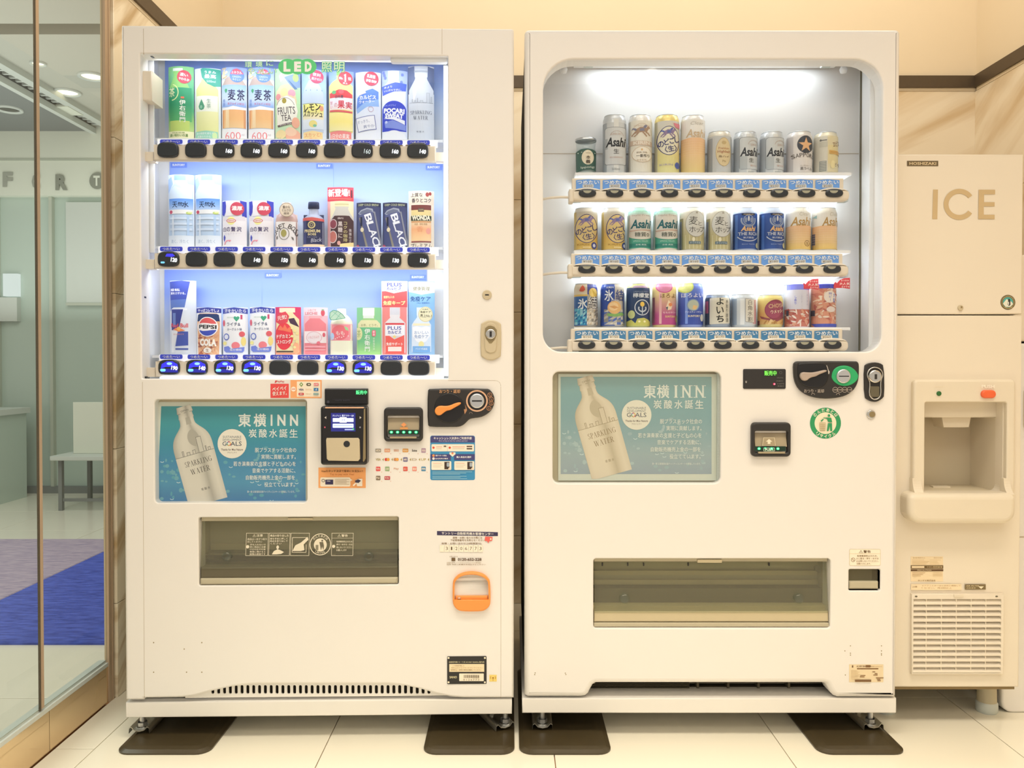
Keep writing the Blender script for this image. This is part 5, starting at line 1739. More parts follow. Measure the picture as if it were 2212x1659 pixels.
P_(RF, -0.0124).p([(1783, 790), (1786, 789), (1790, 800), (1792, 803), (1791, 808), (1788, 808), (1787, 800)], '#c9c2ba').build('arrow_mark', cu)
for i in range(4):
    P_(RF, -0.0124).ring(1804 + 10.2 * i, 842, 6, 6, 0.9, '#b9ada0', 16).t(('500', '100', '50', '10')[i], 1804 + 10.2 * i, 842, 8, 3, '#b9ada0', 0, 0.02).build('coin_mark', cu)
for x in (1756, 1810):
    P_(RF, -0.0124).ring(x, 853, 4, 4, 0.9, '#b9ada0', 10, 180, 360).build('finger_mark', cu)
s.build('coin_unit_lettering', cu)
lk = MB().panel(RF.poly(smooth([(1865, 791), (1873, 785), (1886, 782.5), (1899, 784), (1908, 790), (1909, 855), (1903, 862), (1893, 867.5), (1885, 868), (1875, 865), (1866, 858)], 1)), [], -0.006, 0.004, 0.002).build('lock_handle', 'black_soft', RM)
tl = [(1887 + 18 * math.cos(t), 809 - 17 * math.sin(t)) for t in [(-35 + i * 25) * math.pi / 180 for i in range(11)]]
tl = tl + [(1875, 828), (1873, 852), (1880, 862), (1888, 864), (1896, 861), (1901, 852), (1900, 828)]
o1 = RF.poly(smooth(tl, 1))
MB().panel(o1, [inset(o1, 0.003)], -0.0095, -0.005, 0.001).build('lever_rim', 'chrome', lk)
MB().panel(RF.rect(1877, 834, 1897, 858, 3), [], -0.0085, -0.005, 0.002).build('lever', 'bin_dark', lk)
cyl(RF, 1886, 813, 14, -0.015, -0.005, 0.003).build('lock_core', 'chrome', lk)
ee = RF.ext(1884, 808, 1889, 819)
MB().box(ee[0], ee[1], -0.0156, -0.013, ee[2], ee[3]).build('key_slot', 'black_soft', lk)
k = cyl(RF, 1881, 895, 9.5, -0.004, 0.004, 0.0015).build('key_lock', 'chrome', RM)
cyl(RF, 1882.5, 895, 6.5, -0.0046, -0.003, 0.0005).build('key_core', 'lock_face', k)
bill_slot(RF, RM, 1621, 912, 1705, 985.5, 4, True)
s = P_(RF, 0.0)
cx, cy = 1783, 914
GR = '#2f9a62'
s.e(cx, cy, 33.5, 33.5, GR, 40).e(cx, cy, 23.5, 23.5, '#f4e8cc', 36).arc('のんだあとは', cx, cy, 28.6, 7.5, '#f8f2dc', -62, 62, 0.04).arc('リサイクル', cx, cy, 28.6, 7.5, '#f8f2dc', 226, 134, 0.04, True)
s.e(1790, 897.5, 2.8, 2.8, GR, 12).p([(1789, 902), (1795, 902.5), (1797, 912), (1793, 912), (1788, 911), (1786, 904.5), (1778, 903.5), (1778, 902)], GR).p([(1788, 914), (1796.5, 914), (1797, 931), (1793, 931), (1792, 920), (1789, 931), (1785.5, 931)], GR)
s.p([(1772, 909), (1777, 904.5), (1779, 906), (1774, 911)], GR)
for i in range(5):
    s.line(1769.5 + 3.2 * i, 913, 1771 + 2.6 * i, 931, 0.7, '#a8925a')
for i in range(5):
    s.line(1769.5 + i * 0.3, 913.5 + 4.2 * i, 1782.6 - i * 0.3, 913.5 + 4.2 * i, 0.7, '#a8925a')
s.build('recycle_sticker', RM)

# delivery hatch
a, b_, z0, z1, bn = pickup(RF, RM, 1282, 1207, 1794, 1357, None)
k = (z1 - z0) / 150
h = lambda y: z1 - (y - 1207) * k
m = MB()
m.box(a, b_, 0.092, 0.099, h(1262), h(1252), 0)
m.box(a, b_, 0.086, 0.099, h(1282), h(1272), 0)
m.box(a, b_, 0.06, 0.098, h(1318), h(1285), 1)
m.box(a, b_, 0.03, 0.06, h(1324), h(1316), 0)
m.build('bin_bars', ['bin_light', 'bin_dark'], bn)
MB().panel(RF.rect(1284, 1323, 1793, 1346, 1), [], 0.010, 0.04, 0.002).build('hatch_sill', 'bin_light', bn)
MB().panel(RF.rect(1283, 1347, 1793, 1356, 2), [], 0.006, 0.04, 0.002).build('hatch_lip', 'bin_grey', bn)
m = MB().panel(RF.rect(1284, 1208, 1792, 1216, 1), [], 0.012, 0.03, 0.002)
m.build('hatch_header', 'bin_grey', bn)
ee = RF.ext(1508, 1210, 1561, 1217)
MB().bbox(ee[0], ee[1], 0.006, 0.014, ee[2], ee[3], 0.001).build('hatch_pull', 'bin_light', bn)
m = MB()
for x in (1303, 1358.5, 1393, 1490.5, 1666.5):
    u, z = RF.q(x, 1223)
    m.box(u - 0.0015, u + 0.0015, 0.018, 0.024, z - 0.004, z + 0.004)
m.build('hinge_pins', 'black_soft', bn)['kind'] = 'stuff'
ee = RF.ext(1285, 1214, 1791, 1326)
fl = MB()
fl.add([(ee[0], 0.024, ee[3]), (ee[1], 0.024, ee[3]), (ee[1], 0.008, ee[2]), (ee[0], 0.008, ee[2]), (ee[0], 0.027, ee[3]), (ee[1], 0.027, ee[3]), (ee[1], 0.011, ee[2]), (ee[0], 0.011, ee[2])],
       [(0, 3, 2, 1), (4, 5, 6, 7), (0, 4, 7, 3), (1, 2, 6, 5), (3, 7, 6, 2), (0, 1, 5, 4)])
fl = fl.build('hatch_flap', 'smoke_flap', RM)
for x in (1349, 1725):
    u, z = RF.q(x, 1292, 0.01)
    MB().panel(ell(u, z, 0.0135, None, 20), [], 0.0, 0.014, 0.007).build('flap_knob', 'cup_glass', fl)
u, z = RF.q(1770, 1230, 0.02)
MB().panel(RF.poly([(1762, 1226), (1770, 1223), (1777, 1229), (1777, 1238), (1771, 1239), (1763, 1234)], 0.02), [], 0.03, 0.034).build('stop_tab', 'bin_dark', bn)

# small things at the lower right of the door
s = P_(RF, 0.0)
s.rrect(1834.5, 1186, 1902, 1222, 3, '#d8c49c').rrect(1835.2, 1186.7, 1901.3, 1221.3, 2.6, '#fbf1dc').t('⚠警告', 1868, 1191.5, 25, 6.4, '#6b4f2a', 0, 0.03).ring(1842.5, 1209, 4.5, 4.5, 0.8, '#8a6a3c', 16).line(1839.5, 1206, 1845.5, 1212, 0.8, '#8a6a3c').r(1835, 1195.5, 1901, 1196, '#d8c49c')
for i, tx in enumerate(('転倒事故防止のため、', 'よじ登る・押す・ゆする', 'のる等しないでください。', 'お願いいたします。')):
    s.t(tx, 1873 - (8 if i == 3 else 0), 1200.5 + 5.6 * i, (44, 48, 48, 30)[i], 3.8, '#8f7346', 0, 0.015)
s.build('warning_sticker', RM)
ee = RF.ext(1834, 1230, 1902, 1276)
m = MB()
m.box(ee[0] - 0.002, ee[1] + 0.002, 0.05, 0.055, ee[2] - 0.002, ee[3] + 0.002)
m.box(ee[0] - 0.004, ee[0], 0.004, 0.055, ee[2], ee[3])
m.box(ee[1], ee[1] + 0.004, 0.004, 0.055, ee[2], ee[3])
m.box(ee[0], ee[1], 0.004, 0.055, ee[2] - 0.004, ee[2])
m.box(ee[0], ee[1], 0.004, 0.055, ee[3], ee[3] + 0.004)
cb = m.build('coin_return', 'bin_grey', RM)
MB().panel(RF.rect(1836, 1257, 1900, 1274, 2), [], 0.006, 0.02, 0.003).build('cup_lip', 'bin_grey', cb)
MB().box(ee[0] + 0.002, ee[1] - 0.002, 0.012, 0.014, ee[2] + 0.012, ee[3] - 0.001).build('cup_flap', 'smoke_flap', cb)
s = P_(RF, 0.0)
s.r(1834, 1435, 1908, 1473.5, '#ecd9b4').r(1840, 1437, 1843, 1442, '#6d4a28').t('AC100V 50/60Hz 2.5A', 1866, 1439, 32, 4, '#7d5a34', 0, 0.03).r(1870, 1436.5, 1880, 1441.5, '#7d5a34').r(1851, 1443, 1897, 1445.6, '#8a6640').t('屋内用 フルオロカーボン', 1894, 1439.5, 24, 3, '#b08a58')
for x, y, w in ((1858, 1458, 11), (1857, 1461, 10), (1884, 1450, 6), (1889, 1454, 6), (1892, 1463, 16), (1894, 1466, 7), (1895, 1469, 7), (1886, 1457, 9)):
    s.r(x, y, x + w, y + 1.8, '#96714a')
for i in range(7):
    s.r(1838, 1448 + i * 3, 1851 + (i * 5) % 8, 1448.7 + i * 3, '#d2b689')
s.r(1846, 1467.5, 1881, 1472, '#7d5a34')
s.build('rating_sticker', RM)

# ------------------------------------------------------------------ rubber floor mats under the feet
for (x0, x1, y1, rot, lab) in ((-1.008, -0.768, 2.76, 0, 'dark rubber mat under the left front foot of the left vending machine'),
                               (-0.224, 0.010, 2.62, 0, 'dark rubber mat under the right front foot of the left vending machine'),
                               (0.022, 0.258, 2.62, 0, 'dark rubber mat under the left front foot of the right vending machine'),
                               (0.785, 1.010, 2.76, 0, 'dark rubber mat under the right front foot of the right vending machine')):
    y0 = 2.043
    t = MB()
    lo = rr(x0, y0, x1, y1, (0.035, 0.035, 0.035, 0.035), 6)
    cx, cy = (x0 + x1) / 2, (y0 + y1) / 2
    lo = [(x - cx, y - cy) for x, y in lo]
    t.strip([[(x, y, 0) for x, y in lo], [(x, y, 0.004) for x, y in lo], [(x, y, 0.0085) for x, y in inset(lo, 0.012)], [(x, y, 0.010) for x, y in inset(lo, 0.03)]], smooth=False)
    t.add([(x, y, 0.010) for x, y in inset(lo, 0.03)], [tuple(range(len(lo)))])
    tag(t.build('rubber_mat', 'rubber', None, (cx, cy, 0)), lab, 'mat', 'rubber mats under the machine feet')

# ------------------------------------------------------------------ ICE MACHINE
IM = thing('ice_dispenser', 'beige ice dispenser lettered ICE, standing right of the beer vending machine', 'ice machine', (IF.o.x - 0.1, IF.o.y, 0))
IO = -0.1
iq = IF.q


def irect(x0, y0, x1, y1, r=0.0, d=0.0):
    return [(u - IO, z) for u, z in IF.rect(x0, y0, x1, y1, r, d)]


def iext(x0, y0, x1, y1, d=0.0):
    e = IF.ext(x0, y0, x1, y1, d)
    return e[0] - IO, e[1] - IO, e[2], e[3]


def ipoly(pts, d=0.0):
    return [(u - IO, z) for u, z in IF.poly(pts, d)]


def iprint(d):
    return Print(lambda x, y, l: (lambda q: (q[0] - IO, d - 0.0004 - l * 0.0003, q[1]))(IF.q(x, y, d)))


a, b_, z0, z1 = iext(1926, 333, 2206, 1489)
cabinet_shell(IM, a + 0.005, b_ - 0.005, 0.03, 0.62, z0 + 0.01, z1 - 0.003, 'ice_paint')
zs = iext(1926, 333, 2206, 680)[2]
MB().bbox(a, b_, 0.0, 0.035, zs + 0.0015, z1, 0.004).build('upper_panel', 'ice_paint', IM)
niche = irect(1992, 868, 2166, 1064, (14, 14, 4, 4))
MB().panel([(a, z0 + 0.006), (b_, z0 + 0.006), (b_, zs - 0.0015), (a, zs - 0.0015)], [niche], 0.0, 0.035, 0.004, hr=0.001).build('lower_panel', 'ice_paint', IM)
MB().box(a + 0.006, b_ - 0.006, 0.01, 0.05, z0 - 0.004, z0 + 0.008).build('bottom_edge', 'ice_dark', IM)
s = iprint(0.0)
s.r(1959, 347.5, 2026.5, 359, '#6b5b40').t('HOSHIZAKI', 1993, 353.3, 58, 6.5, '#d8c49c', 0, 0.03)
s.build('maker_badge', IM)
s = iprint(0.0)
s.p([(2015.5, 409.5), (2026, 409.5), (2024.5, 473.5), (2013.5, 473.5)], '#cdb489')
s.ring(2072, 441.5, 34, 33.5, 10.5, '#cdb489', 40, 36, 325)
s.p([(2113.5, 410), (2149, 410), (2149, 420), (2125, 420), (2125, 437), (2148, 437), (2148, 446), (2124.5, 446), (2124.5, 464), (2148, 464), (2148, 473.5), (2112.5, 473.5)], '#cdb489')
s.build('lettering', IM)
s = iprint(0.0)
cx, cy = 2177, 653
s.e(cx, cy, 16, 16, '#5f5236', 30).ring(cx, cy, 14.6, 14.6, 3, '#8d7c52', 30).e(cx, cy, 11.2, 11.2, '#4fa9a4', 24).p([(cx - 11, cy + 3), (cx - 3, cy - 7), (cx + 3, cy - 3), (cx + 8, cy - 1), (cx + 11, cy + 4), (cx + 5, cy + 10), (cx - 5, cy + 10)], '#e9eada')
s.p([(cx + 1, cy - 8), (cx + 4, cy - 7), (cx + 5, cy - 2), (cx + 5, cy + 6), (cx + 2, cy + 8), (cx - 1, cy + 5), (cx, cy - 3)], '#2c2a28').p([(cx, cy - 1), (cx + 2, cy - 1), (cx + 2, cy + 6), (cx, cy + 5)], '#f4f4ec')
s.arc('QUALITY', cx, cy, 13, 2.6, '#e0cf9f', -60, 60).arc('SERVICE', cx, cy, 13, 2.6, '#e0cf9f', 220, 140, 0, True)
s.build('round_emblem', IM)
u, z = iq(2074, 665)
MB().panel(ell(u - IO, z, 0.0075), [], -0.004, 0.002, 0.0015).build('key_lock', 'lock_plate', IM)
u, z = iq(2074.5, 665)
MB().box(u - IO - 0.001, u - IO + 0.003, -0.0046, -0.003, z - 0.001, z + 0.004).build('key_slot', 'ice_dark', IM)

# dispenser bezel, niche, spout, tray
bz = MB().panel(irect(1967, 820, 2186, 1090, (12, 12, 9, 9)), [irect(1991, 868, 2167, 1075, (14, 14, 4, 4))], -0.016, 0.002, 0.006, hr=0.003).build('dispenser_bezel', 'ice_plastic', IM)
na, nb, n0, n1 = iext(1990, 866, 2168, 1066)
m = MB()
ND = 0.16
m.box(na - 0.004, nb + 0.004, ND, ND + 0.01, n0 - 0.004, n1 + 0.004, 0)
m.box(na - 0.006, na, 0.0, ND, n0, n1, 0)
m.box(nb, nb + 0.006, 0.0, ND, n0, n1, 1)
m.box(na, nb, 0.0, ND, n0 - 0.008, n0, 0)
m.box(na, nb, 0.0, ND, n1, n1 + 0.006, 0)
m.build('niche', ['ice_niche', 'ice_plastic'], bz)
e = iext(1991, 868, 2160, 902, 0.03)
MB().panel([(na, e[2]), (nb, e[2]), (nb, n1), (na, n1)], [], 0.03, 0.10, 0.004).build('hood', 'ice_plastic', bz)
sp = ipoly([(2032, 900), (2096, 900), (2091, 923), (2037, 923)], 0.06)
MB().panel(sp, [], 0.055, 0.11, 0.002).build('spout', 'ice_plastic', bz)
# tray: a trough with a rounded front
ta, tb, t0, t1 = iext(1962, 1066, 2195, 1132, -0.045)
tr = MB()
tr.panel(rr(ta, t0, tb, t1, (0.035, 0.035, 0.017, 0.017), 6), [], -0.05, 0.004, 0.016, rs=5)
tr = tr.build('drip_tray', 'ice_plastic', bz)
ra, rb, r0, r1 = iext(1972, 1044, 2186, 1070, -0.02)
for x0_, x1_ in (iext(1971, 1040, 1990, 1041, -0.016)[:2], iext(2168, 1040, 2182, 1041, -0.016)[:2]):
    pr = [(0.0, t1 - 0.004), (-0.040, t1 - 0.004)] + [(-0.016 - 0.024 * (1 - math.sin(k * math.pi / 16)), t1 - 0.004 + 0.040 * (1 - math.cos(k * math.pi / 16))) for k in range(9)] + [(0.0, t1 + 0.036)]
    sh = MB()
    sh.strip([[(x0_, d, z) for d, z in pr], [(x1_, d, z) for d, z in pr]], smooth=False)
    sh.add([(x0_, d, z) for d, z in pr], [tuple(range(len(pr)))]).add([(x1_, d, z) for d, z in pr], [tuple(range(len(pr)))[::-1]])
    sh.build('tray_shoulder', 'ice_plastic', bz)
e = iext(2016, 1058, 2053, 1061, 0.1)
MB().box(e[0], e[1], 0.1, 0.12, n0, n0 + 0.004).build('tray_rib', 'ice_plastic', bz)
u, z = iq(2028, 850, -0.016)
MB().panel(ell(u - IO, z, 0.0065), [], -0.019, -0.014, 0.002).build('power_lamp', mat('power_lamp_green', '#2c6b34', 0.2), bz)
pb = MB().panel(irect(2118, 842.5, 2149, 860, 8.5, -0.016), [], -0.024, -0.014, 0.004).build('push_button', 'push_button', bz)
s = iprint(-0.016)
s.t('POWER', 2029, 835.5, 21, 3.4, '#f6ead0').t('PUSH', 2134, 835, 28, 7.5, '#fdf6e6', 0, 0.04)
s.build('bezel_lettering', bz)

# louvred air inlet: each slat is a piece
ga, gb, g0, g1 = iext(1966, 1281, 2164, 1454)
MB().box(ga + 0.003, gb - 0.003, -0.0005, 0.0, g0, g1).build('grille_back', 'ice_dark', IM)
gr = MB().panel([(ga, g0), (gb, g0), (gb, g1), (ga, g1)], [[(ga + 0.004, g0 + 0.005), (gb - 0.008, g0 + 0.005), (gb - 0.008, g1 - 0.014), (ga + 0.004, g1 - 0.014)]], -0.010, 0.0, 0.002, hr=0.0).build('louvre_frame', 'ice_paint', IM)
slat = None
for i in range(13):
    zc = iq(2060, 1296.8 + 12.25 * i)[1]
    if slat is None:
        w, hh = (gb - 0.008) - (ga + 0.004), 0.0125
        q = MB()
        q.add([(0, -0.010, -0.003), (w, -0.010, -0.003), (w, -0.010, 0.001), (0, -0.010, 0.001), (0, -0.002, 0.0065), (w, -0.002, 0.0065), (w, -0.002, 0.009), (0, -0.002, 0.009)],
              [(0, 1, 2, 3), (3, 2, 6, 7), (0, 4, 5, 1), (4, 7, 6, 5), (0, 3, 7, 4), (1, 5, 6, 2)])
        slat = q.build('slat', 'ice_paint', gr, (ga + 0.004, 0, zc - 0.006))
    else:
        link('slat', slat.data, gr, (ga + 0.004, 0, zc - 0.006))
m = MB()
for x in (1997.5, 2030, 2062, 2094, 2125.5):
    u, _ = iq(x, 1370)
    m.box(u - IO - 0.0012, u - IO + 0.0012, -0.008, -0.001, g0 + 0.005, g1 - 0.014)
m.build('divider', 'ice_paint', gr)['kind'] = 'stuff'
m = MB()
for x in (1975, 2148):
    u, z = iq(x, 1286)
    m.panel(ell(u - IO, z, 0.0035, 0.002, 10), [], -0.0108, -0.009)
m.build('latch', 'bin_dark', gr)
e = iext(2056, 1281.5, 2076, 1287)
MB().bbox(e[0], e[1], -0.013, -0.009, e[2], e[3], 0.001).build('grille_tab', 'ice_plastic', gr)
s = iprint(0.0)
s.r(1967, 1202, 2037, 1256, '#f0dcb8').t('製氷機 業務用 FIC-A', 1985, 1205, 26, 3, '#a3824f').t('形式 AC100V', 2026, 1205, 18, 3, '#a3824f')
for i in range(5):
    s.r(1970, 1209 + 3 * i, 1996 + (i * 11) % 14, 1209.8 + 3 * i, '#cdb080').r(2008, 1209 + 3 * i, 2032 - (i * 7) % 9, 1209.8 + 3 * i, '#d9c092')
s.r(1967, 1221, 2037, 1228, '#6a5430').r(1969, 1222.5, 1996, 1226.5, '#f0dcb8').t('フロン回収破壊', 2018, 1224.5, 34, 3.6, '#e9d4a8').r(1967, 1229.5, 2037, 1233.5, '#5f4426').t('PRECAUTION', 1996, 1231.5, 30, 2.6, '#e9d4a8')
for i in range(3):
    s.r(1970, 1236.5 + 3.4 * i, 1998 - 5 * i, 1237.3 + 3.4 * i, '#b89460').r(2014, 1236.5 + 3.4 * i, 2034, 1237.2 + 3.4 * i, '#cdb080')
s.t('ホシザキ株式会社', 2001, 1253.5, 38, 3.4, '#8a6a3c', 0, 0.03)
s.r(1967, 1261, 2076, 1274, '#f3e0bd').t('⚠注意', 1975, 1267, 10, 4, '#a3824f', 0, 0.02).t('エアフィルターはこまめに掃除して', 2032, 1264.5, 84, 3, '#b5925e').t('ください。月2回以上', 2022, 1269.5, 66, 3, '#b5925e')
s.r(2083, 1261.5, 2128, 1273, '#7b6a48').t('AIR FILTER', 2100, 1265, 28, 3, '#e6d6ae').t('点検清掃', 2096, 1269.6, 20, 3, '#e6d6ae').p([(2112, 1266), (2124, 1266), (2118, 1271.5)], '#f4e8cc')
s.build('caution_stickers', IM)
for x, y in ((1921, 0.075), (2143, 0.075)):
    u = IF.q(x, 1540, y)[0] - IO
    m = MB()
    m.lathe([(0.026, 0.03), (0.024, z0 - 0.004)], (u, y + 0.026), 18)
    m.lathe([(0.027, 0.0), (0.029, 0.004), (0.029, 0.026), (0.026, 0.03)], (u, y + 0.026), 18, mi=1)
    m.build('leg', ['bin_grey', 'pale_grey'], IM)
for x in (a + 0.06, b_ - 0.05):
    MB().lathe([(0.026, 0.0), (0.024, z0)], (x, 0.55), 16).build('leg', 'bin_grey', IM)

# neighbouring white appliance at the right edge
AM = thing('white_appliance', 'white appliance partly hidden behind the ice dispenser at the right edge', 'appliance', (1.65, 2.29, 0))
MB().panel(rr(-0.253, 0.0, 0.235, 1.05, (0.03, 0.004, 0.006, 0.006), 4), [], 0.0, 0.5, 0.006).build('body', 'white_paint', AM)
MB().panel(rr(-0.253, 1.056, 0.235, 1.30, 0.01), [], 0.0, 0.5, 0.006).build('upper_body', 'ice_paint', AM)
MB().panel(rr(-0.20, 0.80, 0.2, 0.93, 0.02), [], -0.012, 0.004, 0.006).build('control_box', 'ice_plastic', AM)
MB().box(-0.253, 0.235, -0.001, 0.01, 0.50, 0.503).build('seam_line', 'seam', AM)

# ================================================================== drink samples
_cm = {}


def cmat(hexc, rough=0.35, metal=0.0):
    k = (hexc, rough, metal)
    if k not in _cm:
        _cm[k] = mat('sample_' + hexc.strip('#'), hexc, rough, metal, grain=0.01, scale=60)
    return _cm[k]


def nuts(s, x0, y0, x1, y1, n, cols, seed):
    r = random.Random(seed)
    for i in range(n):
        cx, cy = r.uniform(x0 + 3, x1 - 3), r.uniform(y0 + 2, y1 - 2)
        a = r.uniform(0, math.pi)
        l, w = r.uniform(3.5, 7), r.uniform(1.2, 2.4)
        s.p([(cx + l * math.cos(t) * math.cos(a) - w * math.sin(t) * math.sin(a), cy + l * math.cos(t) * math.sin(a) + w * math.sin(t) * math.cos(a)) for t in [k * math.pi / 5 for k in range(10)]], cols[i % len(cols)])


def beast(s, cx, cy, k, col, col2):
    """prancing beast: arched body, mane, four legs and a flying tail"""
    q = lambda pts: [(cx + x * k, cy + y * k) for x, y in pts]
    s.p(q([(-12, 1), (-9, -4), (-3, -7), (3, -7), (8, -5), (11, -1), (9, 3), (4, 2), (-2, 3), (-8, 4)]), col)
    s.p(q([(8, -5), (11, -9), (14, -8), (16, -5), (13, -4), (11, -1)]), col)
    s.p(q([(2, -7), (6, -11), (10, -10), (8, -6), (5, -4)]), col2)
    s.p(q([(7, 2), (12, 3), (16, 8), (14, 9), (10, 5), (6, 4)]), col).p(q([(3, 2), (7, 6), (10, 10), (8, 11), (4, 7), (0, 3)]), col)
    s.p(q([(-8, 2), (-5, 4), (-9, 8), (-13, 11), (-15, 10), (-11, 7)]), col).p(q([(-11, 0), (-9, 4), (-14, 6), (-17, 10), (-18, 8), (-15, 4)]), col)
    s.p(q([(-11, 0), (-15, -3), (-18, -2), (-16, -6), (-12, -5), (-9, -3)]), col2).p(q([(-4, -4), (3, -5), (5, 0), (-4, 1)]), col2)


def star(s, cx, cy, R, col):
    s.p([(cx + (R if i % 2 == 0 else R * 0.40) * math.sin(i * math.pi / 5), cy - (R if i % 2 == 0 else R * 0.40) * math.cos(i * math.pi / 5)) for i in range(10)], col)


# ---------------- right machine: real cans
def can(rect, d, zs, neck, lid, art, name, label, cat, group, snack=False):
    x0, y0, x1, y1 = rect
    e = RF.ext(x0, y0, x1, y1, d)
    R = (e[1] - e[0]) / 2
    H = RF.q((x0 + x1) / 2, y0, d)[1] - zs
    w, h = x1 - x0, (y1 - y0)
    t = thing(name, label, cat, RF.world((e[0] + e[1]) / 2, d, zs), 0, group)
    b = MB()
    if snack:
        b.lathe([(R * 0.96, 0), (R * 0.98, 0.003), (R, 0.005), (R, H - 0.006), (R * 0.98, H)], seg=32)
    else:
        b.lathe([(R * 0.84, 0), (R * 0.90, 0.001), (R * 0.97, 0.005), (R, 0.011), (R, H - 0.016), (R * 0.975, H - 0.010), (R * 0.90, H - 0.004), (R * 0.875, H - 0.002)], seg=32)
    b.disc((0, 0), 0.0, R * 0.84)
    b.build('body', cmat(neck, 0.3, 0.35), t)
    l = MB()
    k = 0.98 if snack else 0.875
    l.lathe([(R * k, H - 0.002), (R * (k + 0.015), H - 0.0005), (R * k, H + 0.0006), (R * (k - 0.04), H - 0.0002), (R * (k - 0.07), H - 0.004), (0.0002, H - 0.004)], seg=32)
    l.build('lid', cmat(lid, 0.3, 0.6), t)

    def mp(x, y, ly):
        q = max(-0.997, min(0.997, (x / w - 0.5) * 2))
        zz = (1 - y / h) * H
        RR = R
        if not snack:                        # follow the shoulder
            for (ra, za), (rb, zb_) in (((1.0, 0.016), (0.975, 0.010)), ((0.975, 0.010), (0.90, 0.004)), ((0.90, 0.004), (0.875, 0.0))):
                if zz > H - za:
                    RR = R * (ra + (rb - ra) * (zz - (H - za)) / (za - zb_))
        RR += 0.0003 + ly * 0.00016
        return (RR * q, -RR * math.sqrt(1 - q * q), zz)
    s = Print(mp, w / 14, (0, 0.5, w, h - 1), () if snack else tuple(h * zc / H for zc in (0.004, 0.010, 0.016)), [w * (0.5 + 0.5 * math.sin(math.radians(a))) for a in range(-90, 91, 9)])
    art(s, w, h)
    s.build('label_print', t, 'print_gloss')
    return t


def asahi_silver(x, k, off=0):
    def f(s, w, h):
        tall = h > 110
        y0 = 18 if tall else 14
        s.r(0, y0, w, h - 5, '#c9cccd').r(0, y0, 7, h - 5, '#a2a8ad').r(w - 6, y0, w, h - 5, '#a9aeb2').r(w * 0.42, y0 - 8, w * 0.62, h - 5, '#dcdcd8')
        if tall:
            s.rrect(3, 28, w - 1, 108, 5, '#8e9294').rrect(4, 29, w - 2, 107, 5, '#cfd1d1').r(3, 52, 9, 74, '#a9adb0').ring(w * 0.55, 46, 14, 10, 1, '#b7a69a', 14, 180, 360)
            s.t('Asahi', w * 0.52, 60, w * 0.84, 20, '#26282c', 0, 0.03, 0.25).t('生', w * 0.52, 79.5, 11, 10, '#4c4d4c', 0, 0.01)
            s.t('SUPER DRY', w * 0.52, 43, 22, 4, '#c0a596').t('辛口 KARAKUCHI', w * 0.52, 92, 26, 3.4, '#c79a88').t('500ml', w * 0.5, 117, 16, 5, '#8c8f8c')
        else:
            s.rrect(7, 14, w + 4, 84, 5, '#8e9294').rrect(8, 15, w + 3, 83, 5, '#c9cccc').r(8, 55, w * 0.45, 83, '#b4b9ba')
            s.t('Asahi', w * 0.56, 46, w * 0.78, 19, '#2f3238', 0, 0.03, 0.25).t('生', w * 0.62, 64, 10, 9, '#55574f', 0, 0.01).ring(w * 0.72, 30, 12, 9, 1, '#b7a69a', 12, 180, 360).t('DRY', w * 0.72, 31, 12, 4, '#c0a596').t('辛口', w * 0.7, 76, 14, 3.4, '#c79a88').t('350ml', w * 0.6, 89, 12, 3.4, '#8c8f8c')
    return f


def kirin_white(s, w, h):
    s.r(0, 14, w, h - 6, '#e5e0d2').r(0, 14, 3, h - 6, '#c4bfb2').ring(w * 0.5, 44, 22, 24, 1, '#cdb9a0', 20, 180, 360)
    s.t('ICHIBAN SHIBORI', w * 0.52, 25, 34, 3.4, '#c5ad96')
    beast(s, w * 0.5, 36, 1.15, '#a98c74', '#7f7f92')
    s.p([(2, 56), (w - 2, 58), (w - 2, 68), (2, 66)], '#cdb9a6').t('KIRIN', w * 0.5, 61.5, 34, 7, '#e9e0d2', 0, 0.03).e(w * 0.52, 86, 21, 17, '#ece6d8').ring(w * 0.52, 86, 21, 17, 1, '#cdb698', 20)
    s.e(w * 0.5, 76, 2, 2.4, '#d8ae74', 8).t('麒麟 特製', w * 0.5, 82, 22, 3.6, '#8a7a66').t('一番搾り', w * 0.54, 89, 27, 7, '#5f5a50', 0, 0.02).t('BEER', w * 0.5, 98, 20, 3, '#c8b49a')


def nodogoshi(dx, gold):
    def f(s, w, h):
        tall = h > 110
        y0 = 15 if tall else 9
        cy, ry = (57, 31) if tall else (46, 31)
        s.g(0, y0, w, h - 5, *(('#d3d0c8', '#d9d3b9', '#e0d694', '#e2dc9e') if tall else ('#c3bdb0', '#cdb785', '#d8b25e', '#cfae5c')))
        s.r(0, y0, 4, h - 5, '#b8a05a' if not tall else '#b9b59c')
        cx = w * 0.5 + dx
        s.e(cx, cy, 24, ry, '#2f3470', 32).e(cx, cy, 22.6, ry - 1.4, '#e4dfc6' if tall else '#d9c083', 32)
        beast(s, cx, cy - 17, 0.95, '#8d7a9c', '#5f6aa8')
        for ch, x, y in (('の', -16, 7), ('ど', -5, 3), ('ご', 6, 0), ('し', 17, -3)):
            s.t(ch, cx + x, cy + y, 11, 13, '#2f3470', 10, 0.03)
        s.t('〈生〉', cx + 4, cy + 17, 26, 13, '#2f3470', 12, 0.025)
        if tall:
            s.p([(w * 0.66, 20), (w - 2, 20), (w - 2, 30), (w * 0.76, 29)], '#d9808c').e(w - 8, 109, 6, 7, '#4d62ac', 14).t('KIRIN', w * 0.4, 108, 26, 4, '#b1a8bd')
        else:
            s.e(w - 10 + dx, 82, 5.8, 7.5, '#34407e', 14).e(w - 10 + dx, 82, 3, 4, '#c9c9d9', 10).t('KIRIN', w * 0.36 + dx, 80, 24, 3.4, '#a07c34').r(w * 0.34 + dx, 85, w * 0.66 + dx, 87, '#efd9a0')
    return f


